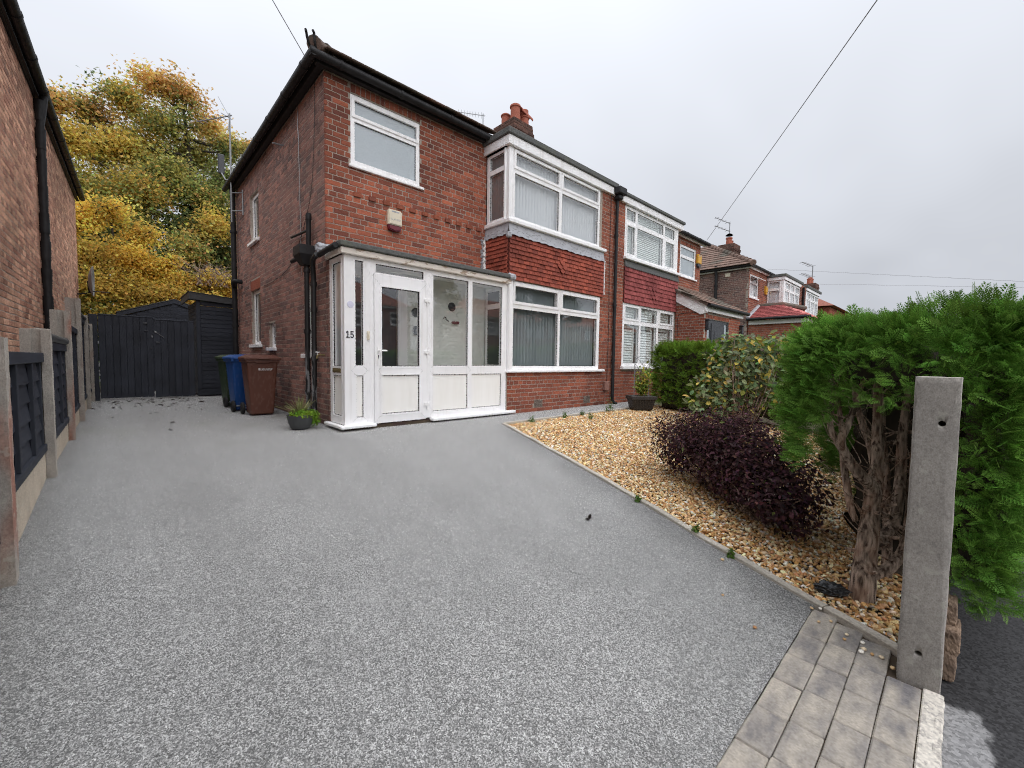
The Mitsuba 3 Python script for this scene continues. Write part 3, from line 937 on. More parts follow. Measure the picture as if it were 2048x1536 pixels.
# eaves
put(A, 'fascia', join(bx(2.02, 4.93, 6.02, 6.10, 5.17, 5.30, 0.004), bx(2.05, 2.135, 6.1002, 12.2, 5.17, 5.30, 0.004)), 'm_black')
gutter(A, (1.92, 5.955, 5.235), (4.93, 5.955, 5.235))
gutter(A, (1.955, 5.92, 5.235), (1.955, 12.2, 5.235))
rv, rf = hip_roof(1.93, 14.55, 5.93, 12.25, 5.285, math.radians(29), True, True)
rvA = rv.copy()
rvA[:, 0] = np.minimum(rvA[:, 0], 8.3)
roofA = put(A, 'roof', trimesh.Trimesh(rvA, rf[:1] + [[0, 5, 4]] + rf[2:5] + [[0, 2, 1], [0, 3, 2]], process=False), 'm_rooftile', uv=np.tile([0.4, 0], (6, 1)))
V = slope_tiles((1.98, 5.90, 5.30), (1, 0, 0), (0, math.cos(math.radians(29)), math.sin(math.radians(29))), 19, 3, 0.168, 0.27, clip=lambda u, v: u > v * 0.95 + 0.02, lift=0.03)
for B in V:
    m = mesh_of(B[None])
    put(roofA, 'roof_tile', m, 'm_rooftile', uv=uvc(m, RNG.uniform(0.2, 0.7)))
c29, s29 = math.cos(math.radians(29)), math.sin(math.radians(29))
for i in range(14):                                   # hip tiles climbing from the corner
    a = np.array([1.95, 5.93, 5.315]) + np.array([1, 1, math.tan(math.radians(29))]) * (0.02 + i * 0.215)
    b = a + np.array([1, 1, math.tan(math.radians(29))]) * 0.235
    put(roofA, 'hip_tile', tube([a + [0, 0, 0.012], b + [0, 0, -0.006]], [0.10, 0.085], 12), 'm_rooftile', smooth=40, uv=np.tile([0.35, 0], (26, 1)))
pipe(A, 'cable_hook', curve([(2.02, 5.98, 5.26), (1.97, 5.92, 5.33), (1.955, 5.90, 5.43), (1.93, 5.87, 5.44)], 4), 0.016, 'm_black')
pipe(A, 'cable_hook', curve([(1.98, 6.02, 5.26), (1.90, 5.96, 5.34), (1.87, 5.93, 5.42), (1.85, 5.89, 5.42)], 4), 0.016, 'm_black')
chA = chimney(A, 7.93, 8.67, 8.52, 9.38, 6.2, 7.83, [(8.12, 9.06, 0.122, 0.30, None), (8.15, 8.70, 0.135, 0.42, None), (8.50, 8.70, 0.125, 0.24, 'half')], BR)

# pipes and small fittings of the side wall
pipe(A, 'soil_pipe', [(2.06, 11.86, 0.28), (2.06, 11.86, 5.15)], 0.055, 'm_black', [(2.06, 11.86, z) for z in (0.9, 2.0, 3.05, 4.2)])
pipe(A, 'waste_pipe', curve([(2.16, 11.5, 3.0), (2.02, 11.5, 3.0), (2.0, 11.62, 2.98), (2.04, 11.84, 2.93)], 5), 0.05, 'm_black')
hop = trimesh.Trimesh([[2.0, 6.60, 2.62], [2.13, 6.60, 2.62], [2.13, 6.76, 2.62], [2.0, 6.76, 2.62], [1.93, 6.53, 2.76], [2.14, 6.53, 2.76], [2.14, 6.83, 2.76], [1.93, 6.83, 2.76], [1.93, 6.53, 2.89], [2.14, 6.53, 2.89], [2.14, 6.83, 2.89], [1.93, 6.83, 2.89]],
                      [[0, 2, 1], [0, 3, 2]] + sum([[[a, b, b + 4], [a, b + 4, a + 4]] for o in (0, 4) for a, b in ((o, o + 1), (o + 1, o + 2), (o + 2, o + 3), (o + 3, o))], []) + [[8, 9, 10], [8, 10, 11]], process=False)
put(A, 'hopper', hop, 'm_black')
pipe(A, 'downpipe', [(2.07, 6.68, 2.64), (2.07, 6.68, 1.2), (2.07, 6.66, 0.26)], 0.037, 'm_wornpipe', [(2.07, 6.68, z) for z in (2.55, 1.65, 0.75)])
pipe(A, 'downpipe', curve([(2.00, 6.02, 2.66), (2.03, 6.28, 2.62), (2.07, 6.40, 2.48), (2.08, 6.42, 2.3)], 5).tolist() + [[2.08, 6.43, 1.2], [2.08, 6.45, 0.26]], 0.036, 'm_wornpipe', [(2.08, 6.42, z) for z in (2.32, 1.95, 1.25)])
pipe(A, 'vent_pipe', [(2.08, 6.62, 2.85), (2.08, 6.60, 3.36)], 0.034, 'm_black', [(2.08, 6.60, 3.30)])
pipe(A, 'waste_pipe', [(2.10, 7.50, 3.20), (2.09, 6.62, 3.13)], 0.018, 'm_black')
pipe(A, 'waste_pipe', [(2.08, 7.42, 2.80), (2.08, 6.78, 2.80)], 0.032, 'm_black', [])
pipe(A, 'overflow_pipe', [(2.18, 8.05, 4.86), (1.98, 8.05, 4.84)], 0.014, 'm_galv')
cab = [(2.138, 7.25, 5.16), (2.138, 7.20, 4.4), (2.138, 7.17, 3.5), (2.138, 7.15, 2.55)]
pipe(A, 'cable', curve(cab, 5), 0.0045, 'm_metal', n=6)
pipe(A, 'cable', curve([(2.138, 6.45, 5.16), (2.138, 6.52, 4.3), (2.138, 6.75, 3.55), (2.138, 7.6, 2.85), (2.138, 8.6, 2.68), (2.138, 9.5, 2.66)], 6), 0.004, 'm_wiredark', n=6)
tap = thing('outside_tap', 'small outside tap with white handle on the brick beside the black downpipe', 'tap')
put(tap, 'spout', tube(curve([(2.16, 6.20, 1.30), (2.06, 6.20, 1.30), (2.04, 6.20, 1.25)], 5), 0.012, 8), 'm_brass', smooth=40)
put(tap, 'handle', join(bx(2.03, 2.07, 6.17, 6.23, 1.33, 1.345), tube([(2.05, 6.20, 1.30), (2.05, 6.20, 1.335)], 0.008, 8)), 'm_white')

# pier downpipe and meter box
pipe(A, 'downpipe', [(8.27, 5.44, 5.02), (8.27, 5.44, 0.40), (8.28, 5.40, 0.33), (8.33, 5.36, 0.31)], 0.036, 'm_black', [(8.27, 5.44, z) for z in (4.1, 2.55, 1.3)])
put(A, 'hopper', join(bx(8.13, 8.42, 5.28, 5.47, 4.98, 5.14, 0.02), bx(8.19, 8.35, 5.33, 5.47, 4.88, 4.98, 0.02)), 'm_black')
put(A, 'meter_box', join(FB.box(7.97, 8.13, 0.62, 0.82, 0.004, 0.075, 0.012), FB.box(8.03, 8.05, 0.3, 0.62, 0.004, 0.02, 0.003)), 'm_brick', uv=uvc(join(FB.box(0, 1, 0, 1, 0, 1), FB.box(0, 1, 0, 1, 0, 1)), 1.15, 0.0))
pipe(A, 'cable', curve([(8.10, 5.485, 5.0), (8.09, 5.485, 3.5), (8.12, 5.485, 2.0), (8.10, 5.485, 0.82)], 6), 0.006, 'm_wiredark', n=6)

# ------------------------------------------------------------------ porch
G = 5.5
FPf = FB
PW = 'm_upvc'
rects = dict(slit=(2.303, 2.41, 1.165, 2.55), slitp=(2.313, 2.41, 0.465, 1.03), t=(2.59, 3.335, 2.435, 2.548), w1=(3.502, 4.163, 1.165, 2.53), w1p=(3.502, 4.163, 0.465, 1.03), w2=(4.248, 4.897, 1.165, 2.53), w2p=(4.248, 4.897, 0.465, 1.03))
R_ = lambda r: sbox(r[0], r[2], r[1], r[3])
front = sbox(2.155, 0.375, 5.005, 2.60).difference(unary_union([R_(r) for r in rects.values()] + [sbox(2.558, 0.30, 3.378, 2.412)]))
ret = sbox(5.5 + 0.072, 0.375, 5.99, 2.60).difference(unary_union([sbox(5.60, 1.155, 5.90, 2.53), sbox(5.60, 0.485, 5.90, 1.03)]))
pm = [FPf.plate(front, -0.07, 0.0), FP.plate(ret, -0.09, -0.02)]
for x in (2.503, 3.44, 3.47):                         # cover strips on the joints
    pm.append(FPf.box(x - 0.004, x + 0.004, 0.38, 2.6, 0.0, 0.004, 0.001))
for z in (1.035, 1.158):
    pm.append(FPf.box(2.44, 2.46, z - 0.0, z + 0.004, 0, 0.002, 0.0005))
porch = put(A, 'porch', join(pm), PW, label='white plastic glazed porch')
gk = [FPf.plate(R_(r).buffer(0.001, join_style=2).difference(R_(r).buffer(-0.008, join_style=2)), -0.028, -0.018) for r in rects.values()]
gk += [FP.plate(R_(r).buffer(0.001, join_style=2).difference(R_(r).buffer(-0.008, join_style=2)), -0.048, -0.038) for r in ((5.60, 5.90, 1.155, 2.53), (5.60, 5.90, 0.485, 1.03))]
put(porch, 'gasket', join(gk), 'm_gasket')
for n_ in ('slit', 't', 'w1', 'w2'):
    r = rects[n_]
    put(porch, 'pane', FPf.quad(r[0], r[1], r[2], r[3], -0.026), 'm_glass')
for n_ in ('slitp', 'w1p', 'w2p'):
    r = rects[n_]
    put(porch, 'panel', FPf.box(r[0], r[1], r[2], r[3], -0.05, -0.022, 0.001), 'm_panel')
put(porch, 'pane', FP.quad(5.60, 5.90, 1.155, 2.53, -0.046), 'm_glass')
put(porch, 'panel', FP.box(5.60, 5.90, 0.485, 1.03, -0.07, -0.042, 0.001), 'm_panel')
put(porch, 'letterbox', join(FP.box(5.61, 5.89, 1.065, 1.125, -0.02, -0.012, 0.003), FP.box(5.64, 5.86, 1.08, 1.11, -0.012, -0.006, 0.003)), 'm_brass')
put(porch, 'fascia', join(bx(2.10, 5.06, 5.435, 5.50, 2.602, 2.682, 0.006), bx(2.09, 2.125, 5.5002, 6.0, 2.602, 2.675, 0.006)), 'm_peeling')
rm = bx(2.07, 5.10, 5.40, 6.115, 2.685, 2.755, 0.010)
rm = trimesh.Trimesh(*trimesh.remesh.subdivide_to_size(rm.vertices, rm.faces, 0.06), process=False)
rm.vertices += 0.012 * (meshkit.fbm(rm.vertices * 14, 3)[:, None] - 0.5)
put(porch, 'felt_roof', rm, 'm_felt', smooth=40)
put(porch, 'gutter', tube([(2.04, 5.46, 2.69), (2.03, 6.05, 2.66)], 0.036, 12), 'm_black', smooth=40)
fl = bx(2.0, 2.25, 6.03, 6.13, 2.70, 2.83, 0.03)
fl = trimesh.Trimesh(*trimesh.remesh.subdivide_to_size(fl.vertices, fl.faces, 0.03), process=False)
fl.vertices += 0.04 * (meshkit.fbm(fl.vertices * 16, 3)[:, None] - 0.5)
put(porch, 'lead_flashing', fl, 'm_lead', smooth=50)
f2 = bx(4.98, 5.16, 5.40, 5.49, 2.66, 2.78, 0.03)
f2 = trimesh.Trimesh(*trimesh.remesh.subdivide_to_size(f2.vertices, f2.faces, 0.03), process=False)
f2.vertices += 0.05 * (meshkit.fbm(f2.vertices * 18, 3)[:, None] - 0.5)
put(porch, 'lead_flashing', f2, 'm_lead', smooth=50)
put(porch, 'cover_strip', bx(5.012, 5.10, 5.44, 5.52, 1.095, 2.66, 0.006), PW)
put(porch, 'sill', join(bx(2.07, 2.555, 5.40, 5.52, 0.335, 0.374, 0.008), bx(2.07, 2.145, 5.5202, 6.04, 0.335, 0.374, 0.008)), 'm_upvc', label='chipped white sill at the porch corner')
put(porch, 'sill', bx(3.45, 5.18, 5.405, 5.53, 0.325, 0.372, 0.01), 'm_upvc')
FD = Frame((0, 5.50), (1, 0), (0, -1))
put(porch, 'floor', bx(2.2, 5.02, 5.50, 6.11, 0.26, 0.34, 0.003), 'm_soil')
Bp = []
x = 2.16
while x < 4.95:
    m = FD.box(x, min(x + 0.215, 5.0), 0.22, 0.332 if x < 2.5 or x > 3.4 else 0.352, -0.04, 0.0 + RNG.uniform(-.003, .003), 0.006)
    put(porch, 'plinth_brick', m, 'm_brick', uv=uvc(m, 5.9, RNG.uniform(0.6, 0.85)))
    x += 0.225
# house number, bell, round sticker
num = []
m = meshkit.text_mesh('15', 0.086, 0.006, bold=True)
m.apply_scale([0.104 / np.ptp(m.vertices[:, 0]), 1, 1])
m.apply_translation([2.176 - m.vertices[:, 0].min(), 1.528, 0.001])
put(porch, 'house_number', FB.mesh(m), 'm_darkgrey', label='dark numerals 15 on the porch corner post')
put(porch, 'doorbell', join(FB.box(2.455, 2.495, 1.51, 1.63, 0.0, 0.022, 0.008), FB.box(2.467, 2.483, 1.56, 1.59, 0.022, 0.028, 0.003)), 'm_cream')
mdisc = lathe([[0, 0], [0.045, 0], [0.043, 0.006], [0, 0.008]], n=24)
mdisc = trimesh.Trimesh(np.stack([mdisc.vertices[:, 0] + 2.238, mdisc.vertices[:, 1] + 1.965, mdisc.vertices[:, 2] + 0.0005], 1), mdisc.faces, process=False)
scene['m_lilac'] = P((0.60, 0.60, 0.72), 0.4)
put(porch, 'round_sticker', FB.mesh(mdisc), 'm_lilac')
# door
gl, pn = (2.67, 3.262, 1.155, 2.25), (2.675, 3.262, 0.485, 1.03)
leaf = sbox(2.563, 0.362, 3.373, 2.408).difference(unary_union([R_(gl), R_(pn)]))
door = put(A, 'door', join(FB.plate(leaf, -0.062, 0.008), FB.plate(R_(gl).buffer(0.025, join_style=2).difference(R_(gl)), 0.008, 0.013), FB.plate(R_(pn).buffer(0.025, join_style=2).difference(R_(pn)), 0.008, 0.013)), PW, label='white half-glazed porch door with three hinges')
put(door, 'gasket', join([FB.plate(R_(r).buffer(0.001, join_style=2).difference(R_(r).buffer(-0.009, join_style=2)), -0.020, -0.008) for r in (gl, pn)]), 'm_gasket')
put(door, 'pane', FB.quad(*gl, -0.018), 'm_glass')
put(door, 'panel', FB.box(*pn, -0.05, -0.014, 0.001), 'm_panel')
put(door, 'handle', join(FB.box(2.597, 2.632, 1.17, 1.42, 0.0082, 0.02, 0.005), FB.box(2.605, 2.73, 1.362, 1.382, 0.045, 0.06, 0.006), FB.box(2.605, 2.625, 1.362, 1.382, 0.02, 0.05, 0.004)), 'm_white')
put(door, 'keyhole', join(FB.box(2.608, 2.620, 1.27, 1.31, 0.0202, 0.0215, 0.001), FB.box(2.611, 2.617, 1.25, 1.275, 0.0202, 0.0215, 0.001)), 'm_darkgrey')
for z in (2.13, 1.36, 0.58):
    put(door, 'hinge', join(FB.box(3.335, 3.43, z - 0.02, z + 0.035, 0.0085, 0.028, 0.006), tube([(3.39, 5.478, z - 0.075), (3.39, 5.478, z + 0.04)], 0.008, 8)), 'm_white')
from shapely.geometry import LineString
jl = []
for a_, b_, z_ in ((2.303, 2.41, 1.097), (3.50, 4.165, 1.097), (2.67, 3.262, 1.092)):
    n_ = 0.0085 if a_ == 2.67 else 0.0004
    h_, w_ = 0.060, 0.055
    for x_, sg in ((a_, -1), (b_, 1)):
        for zz in (-1, 1):
            jl.append((LineString([(x_, z_ + zz * h_), (x_ + sg * w_, z_)]), n_))
for x_, z_, sx, sz in ((2.67, 0.485, -1, -1), (3.262, 0.485, 1, -1), (2.67, 2.25, -1, 1), (3.262, 2.25, 1, 1)):
    jl.append((LineString([(x_, z_), (x_ + sx * 0.10, z_ + sz * 0.105)]), 0.0085))
for x_, z_, sx, sz in ((3.502, 0.465, -1, -1), (2.313, 0.465, -1, -1), (2.41, 0.465, 1, -1), (2.59, 2.435, -1, -1), (3.335, 2.435, 1, -1)):
    jl.append((LineString([(x_, z_), (x_ + sx * 0.055, z_ + sz * 0.06)]), 0.0004))
put(porch, 'joint_lines', join([FB.plate(l.buffer(0.0016, cap_style=2), n_, n_ + 0.0006) for l, n_ in jl]), 'm_joint', kind='stuff')
scene['m_joint'] = P((0.30, 0.30, 0.31), 0.6)
# inside of the porch: white painted brickwork, inner doorway and what hangs there
VV = []
for (u0, u1, a, b) in courses(1.26, 2.88, 0.34, 2.60):
    VV.append(boxes_v([u0, a, -0.02], [u1, b, RNG.uniform(-0.001, 0.002)], 0.003)[0])
put(porch, 'painted_brickwork', FA.mesh(mesh_of(np.array(VV))), 'm_whitebrick', kind='stuff', label='white painted brick wall inside the porch')
put(porch, 'painted_wall', join(FA.box(1.26, 2.88, 0.34, 2.62, -0.006, -0.0035, 0.001), bx(5.012, 5.03, 5.57, 6.10, 0.34, 2.6, 0.002)), 'm_whitebrick')
put(porch, 'ceiling', bx(2.2, 5.03, 5.57, 6.11, 2.60, 2.62, 0.002), 'm_white')
put(porch, 'inner_frame', join(FA.box(1.09, 1.255, 0.34, 2.62, -0.02, 0.02, 0.006), FA.box(0.05, 0.20, 0.34, 2.62, -0.02, 0.02, 0.006), FA.box(0.2, 1.09, 2.45, 2.62, -0.02, 0.02, 0.006)), 'm_upvc')
put(porch, 'inner_door', join(FA.box(0.20, 1.09, 0.36, 2.45, -0.075, -0.04, 0.004), FA.box(0.32, 0.97, 0.5, 1.2, -0.04, -0.03, 0.006), FA.box(0.32, 0.97, 1.35, 2.3, -0.04, -0.03, 0.006)), 'm_darkgrey')


def wall_disc(label, x, z, r):
    k = thing('wall_plaque', label, 'plaque')
    m = lathe([[0, 0.003], [r, 0.003], [r, 0.012], [r * 0.9, 0.02], [r * 0.8, 0.012], [r * 0.4, 0.016], [0, 0.03]], n=28)
    scene[k] = mikit.ply(FA.mesh(trimesh.Trimesh(np.stack([m.vertices[:, 0] + x - 2.15, m.vertices[:, 1] + z, m.vertices[:, 2]], 1), m.faces, process=False)), 'm_darkgrey', smooth=40)


k = window(A, FR, 5.60, 6.06, 1.12, 2.56, [(5.645, 6.02, 2.28, 2.50), (5.645, 6.02, 1.18, 2.19)], n=0.045, depth=0.025, room=None)
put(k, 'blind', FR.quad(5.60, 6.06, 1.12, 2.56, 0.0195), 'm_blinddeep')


wall_disc('round dark plaque on the white wall seen through the porch door glass', 3.56, 2.02, 0.075)
wall_disc('round dark plaque on the white wall seen through the first porch window', 4.27, 2.18, 0.075)
ks = thing('key_safe', 'black key safe box on the white wall behind the porch door glass', 'key safe')
put(ks, 'body', FA.box(3.52 - 2.15, 3.61 - 2.15, 1.66, 1.80, 0.003, 0.05, 0.01), 'm_darkgrey')
put(ks, 'keypad', FA.box(3.54 - 2.15, 3.595 - 2.15, 1.69, 1.75, 0.05, 0.056, 0.004), 'm_metal')
br = thing('wall_bracket', 'black hook with a red-brown holder on the white wall inside the porch', 'bracket')
put(br, 'hook', tube(curve([(4.10, 6.115, 1.97), (4.10, 6.07, 1.99), (4.12, 6.04, 1.93), (4.16, 6.04, 1.92)], 5), 0.008, 8), 'm_black', smooth=40)
put(br, 'holder', FA.box(4.26 - 2.15, 4.40 - 2.15, 1.885, 1.93, 0.003, 0.06, 0.01), 'm_maroon')
alarm_box('white alarm box with maroon base on the brick above the porch of number 15', FA, 3.06 - 2.15, 3.245, 0.225, 0.30, 'm_cream', 'm_maroon', 'ALARMS')
BR.finish(300, hidden=lambda c: (c[:, 1] > 12.2))

# ================================================================== the adjoining house
B = thing('semi_detached_house', 'adjoining red brick house with white plantation shutters and purple-red hanging tiles', 'house')
BB = Bricks(B)
GA = Frame((0, 6.12), (1, 0), (0, -1))
GB = Frame((0, 5.5), (1, 0), (0, -1))
hb = (12.83, 13.93, 3.99, 4.955)
w1 = put(B, 'wall', GB.plate(Polygon([(8.305, 0.3), (11.40, 0.3), (11.40, 2.65), (8.70, 2.65), (8.70, 5.13), (8.305, 5.13)]).difference(sbox(8.70, 1.16, 11.28, 2.67)), -0.104, -0.004), 'm_mortar')
put(B, 'wall', join(GB.plate(sbox(8.70, 2.65, 11.40, 3.72), -0.104, -0.004), bx(11.31, 11.40, 5.61, 6.12, 0.3, 5.0)), 'm_mortar')
w2 = wall(B, GA, [(11.36, 0.3), (14.3, 0.3), (14.3, 5.2), (11.36, 5.2)], [hb])
put(B, 'wall', join(bx(14.20, 14.30, 6.235, 12.06, 0.3, 5.2), bx(8.31, 14.19, 12.0, 12.06, 0.3, 5.2)), 'm_mortar')
tn = lambda n: 0.15 + 0.6 * RNG.random(n)
BB.add(GB, courses(8.31, 8.70, 0.3, 5.08), w1, 0, tone=tn)
BB.add(GB, courses(8.70, 11.40, 0.3, 1.07), w1, 0, lambda u, z: 0.3 * np.clip((0.6 - z) / 0.3, 0, 1), tone=tn)
BB.add(GA, courses(11.37, 14.3, 2.6, 5.17, [hb, (12.8, 13.95, 4.9, 5.08)]), w2, 0, lambda u, z: RNG.uniform(0.0, 0.35, len(u)), tone=tn)
BB.add(GA, soldier(12.83, 13.93, 4.965, 5.075), w2, 0)
SHUT = dict(room=(1.2, 'm_roomlight'))


def shutters(k, fr, cols, z0, z1, n, pitch=0.064, tiers=((0, 1),)):
    for a, b in cols:
        for t0, t1 in tiers:
            c0, c1 = z0 + (z1 - z0) * t0, z0 + (z1 - z0) * t1
            put(k, 'shutter', fr.plate(sbox(a, c0, b, c1).difference(sbox(a + 0.05, c0 + 0.06, b - 0.05, c1 - 0.06)), n - 0.03, n), 'm_shutter')
            z = c0 + 0.075
            while z < c1 - 0.09:
                v = np.array([[a + .05, z, n - 0.005], [b - .05, z, n - 0.005], [b - .05, z + 0.052, n - 0.034], [a + .05, z + 0.052, n - 0.034]])
                v2 = v + [0, 0.006, 0.004]
                m = fr.mesh(trimesh.Trimesh(np.vstack([v, v2]), [[0, 1, 2], [0, 2, 3], [4, 5, 6], [4, 6, 7], [0, 1, 5], [0, 5, 4], [3, 2, 6], [3, 6, 7]], process=False))
                put(k, 'shutter_slat', m, 'm_shutter2')
                z += pitch


scene['m_shutter2'] = {'type': 'twosided', 'bsdf': scene['m_shutter']}
colsL = [(8.775, 9.44), (9.56, 10.335), (10.43, 11.20)]
pan = [(8.80, 9.40, 2.31, 2.58), (9.535, 10.33, 2.27, 2.61), (10.49, 11.20, 2.31, 2.58)] + [(8.775, 9.455, 1.245, 2.17), (9.535, 10.33, 1.245, 2.17), (10.42, 11.215, 1.245, 2.17)]
k = window(B, GB, 8.705, 11.275, 1.175, 2.665, pan, sash=(0, 2), **SHUT)
shutters(k, GB, colsL, 1.23, 2.60, -0.13, tiers=((0, 0.68), (0.685, 1)))
put(B, 'sill', GB.box(8.66, 11.36, 1.09, 1.172, -0.02, 0.08, 0.01), 'm_upvc')
pan = [(8.765, 9.16, 4.60, 4.85), (9.25, 10.53, 4.60, 4.85), (10.62, 11.16, 4.60, 4.85), (8.79, 9.13, 3.83, 4.47), (9.25, 10.53, 3.80, 4.50), (10.66, 11.14, 3.83, 4.47)]
k = window(B, GB, 8.70, 11.285, 3.74, 4.915, pan, sash=(3, 5), **SHUT)
shutters(k, GB, [(8.76, 9.17), (9.24, 10.54), (10.61, 11.2)], 3.79, 4.87, -0.12, pitch=0.047)
put(B, 'corner_post', bx(11.286, 11.36, 5.49, 6.12, 3.74, 4.93, 0.006), 'm_upvc')
put(B, 'sill', join(bx(8.66, 11.47, 5.42, 5.52, 3.67, 3.737, 0.008)), 'm_upvc')
uu = np.linspace(8.70, 11.42, 60)
v, f = [], []
for i, u in enumerate(uu):
    z = 3.49 + (0.025 if i % 2 else -0.005)
    v += [[u, 3.68, 0.012], [u, z, 0.05]]
for i in range(59):
    q = i * 2
    f += [[q, q + 1, q + 3], [q, q + 3, q + 2]]
put(B, 'lead_flashing', GB.mesh(trimesh.Trimesh(v, f, process=False)), 'm_felt2')
scene['m_felt2'] = {'type': 'twosided', 'bsdf': scene['m_felt']}
tile_band(B, GB, 8.70, 11.40, 2.675, 3.52, 4, 0.15, 0.105, motif=(10.12, 3.08), n0=0.006, label='band of purple-red painted hanging tiles')
put(B, 'fascia', bx(8.45, 11.55, 5.43, 5.46, 4.93, 5.075, 0.004), 'm_upvc')
put(B, 'fascia', bx(11.50, 11.55, 5.4602, 6.1, 4.93, 5.075, 0.004), 'm_upvc')
put(B, 'soffit', bx(8.45, 11.50, 5.4602, 5.60, 4.931, 4.945, 0.002), 'm_upvc')
put(B, 'bay_roof', join(bx(8.29, 11.58, 5.39, 6.6, 5.078, 5.15, 0.01)), 'm_felt')
put(B, 'fascia', bx(11.6, 14.52, 6.02, 6.10, 5.165, 5.235, 0.004), 'm_upvc')
gutter(B, (11.6, 5.95, 5.235), (14.58, 5.95, 5.235))
rvB = rv.copy()
rvB[:, 0] = np.maximum(rvB[:, 0], 8.3)
put(B, 'roof', trimesh.Trimesh(rvB, rf, process=False), 'm_rooftile', uv=np.tile([0.4, 0], (6, 1)))
window(B, GA, 12.835, 13.925, 3.995, 4.95, [(12.90, 13.86, 4.66, 4.885), (12.90, 13.86, 4.07, 4.57)], n=-0.01, sash=(), frosted=True, sill=(12.8, 14.0, 3.95, 3.994, 0.06))
# porch of the adjoining house
GP = Frame((11.34, 0), (0, 1), (-1, 0))
GPF = Frame((0, 4.70), (1, 0), (0, -1))
wp = put(B, 'porch_wall', GP.plate(Polygon([(4.70, 0.3), (5.49, 0.3), (5.49, 3.05), (4.70, 2.66)]), -0.104, -0.004), 'm_mortar')
wq = put(B, 'porch_wall', GPF.plate(sbox(11.355, 0.3, 14.0, 2.62).difference(sbox(11.56, 0.3, 13.10, 2.46)), -0.104, -0.004), 'm_mortar')
put(B, 'porch_wall', bx(13.9, 14.0, 4.81, 6.0, 0.3, 2.7), 'm_mortar')
BB.add(GP, [c for c in courses(4.714, 5.49, 0.3, 2.85) if c[3] < 2.66 + (c[0] - 4.70) * 0.47], wp, 0, tone=lambda n: 0.25 + 0.5 * RNG.random(n))
BB.add(GPF, courses(11.34, 14.0, 0.3, 2.60, [(11.56, 13.10, 0.3, 2.58)]), wq, 0, tone=lambda n: 0.25 + 0.5 * RNG.random(n))
BB.add(GPF, soldier(11.56, 13.10, 2.47, 2.575), wq, 0)
put(B, 'bargeboard', Frame((11.30, 0), (0, 1), (-1, 0)).plate(Polygon([(4.60, 2.60), (4.78, 2.56), (5.46, 2.95), (5.46, 3.26), (4.60, 2.84)]), -0.03, 0.0), 'm_white')
put(B, 'fascia', bx(11.27, 14.02, 4.62, 4.655, 2.63, 2.76, 0.004), 'm_white')
a = math.atan2(0.80, 1.52)
prf = put(B, 'porch_roof', trimesh.Trimesh([[11.24, 4.56, 2.82], [14.12, 4.56, 2.82], [14.12, 6.11, 3.63], [11.24, 6.11, 3.63], [11.24, 4.60, 2.77], [14.12, 4.60, 2.77], [14.12, 6.11, 3.57], [11.24, 6.11, 3.57]],
                                         [[0, 1, 2], [0, 2, 3], [4, 6, 5], [4, 7, 6], [0, 4, 5], [0, 5, 1], [0, 3, 7], [0, 7, 4], [1, 5, 6], [1, 6, 2]], process=False), 'm_rooftile', uv=np.tile([0.4, 0], (8, 1)))
V = slope_tiles((11.24, 4.53, 2.80), (1, 0, 0), (0, math.cos(a), math.sin(a)), 16, 6, 0.18, 0.285, clip=lambda u, v: u < 2.95 and (u > .62 or v < 0.85))
for Bx in V:
    m = mesh_of(Bx[None])
    put(prf, 'roof_tile', m, 'm_rooftile', uv=uvc(m, RNG.uniform(0.25, 0.8)))
gutter(B, (11.25, 4.545, 2.785), (14.22, 4.545, 2.785))
dk = put(B, 'door', join(GPF.plate(sbox(11.565, 0.34, 13.095, 2.455).difference(unary_union([sbox(11.63, 0.55, 11.82, 2.39), sbox(12.83, 0.55, 13.03, 2.39)])), -0.09, -0.03), GPF.box(11.90, 12.75, 0.40, 2.36, -0.03, -0.012, 0.006), GPF.box(12.08, 12.57, 1.45, 2.15, -0.012, -0.002, 0.005), GPF.box(12.20, 12.45, 1.6, 2.0, -0.002, 0.006, 0.005)), 'm_darkgrey', label='dark grey front door with side lights')
for q in ((11.63, 11.82), (12.83, 13.03)):
    put(dk, 'pane', GPF.quad(q[0], q[1], 0.55, 2.39, -0.05), 'm_frost')
put(dk, 'handle', join(GPF.box(12.30, 12.34, 1.35, 1.75, 0.0062, 0.03, 0.006), GPF.box(12.69, 12.715, 1.2, 1.6, -0.011, 0.03, 0.006)), 'm_metal')
for x in (11.46, 13.98):
    put(B, 'lantern', join(GPF.box(x - 0.05, x + 0.05, 2.15, 2.19, 0.003, 0.09, 0.01), GPF.box(x - 0.045, x + 0.045, 2.19, 2.40, 0.01, 0.10, 0.012), GPF.box(x - 0.06, x + 0.06, 2.40, 2.44, 0.0, 0.115, 0.012)), 'm_darkgrey')
pipe(B, 'cable', curve([(11.335, 5.40, 2.0), (11.335, 5.41, 2.5), (11.335, 5.30, 2.62), (11.335, 4.74, 2.60)], 6), 0.006, 'm_wiredark', n=6)
BB.finish(300)
alarm_box('yellow and white alarm box high on the adjoining house beside its small window', GA, 13.98, 4.45, 0.28, 0.40, 'm_yellow', 'm_darkgrey')

# ================================================================== the next pair of houses down the street


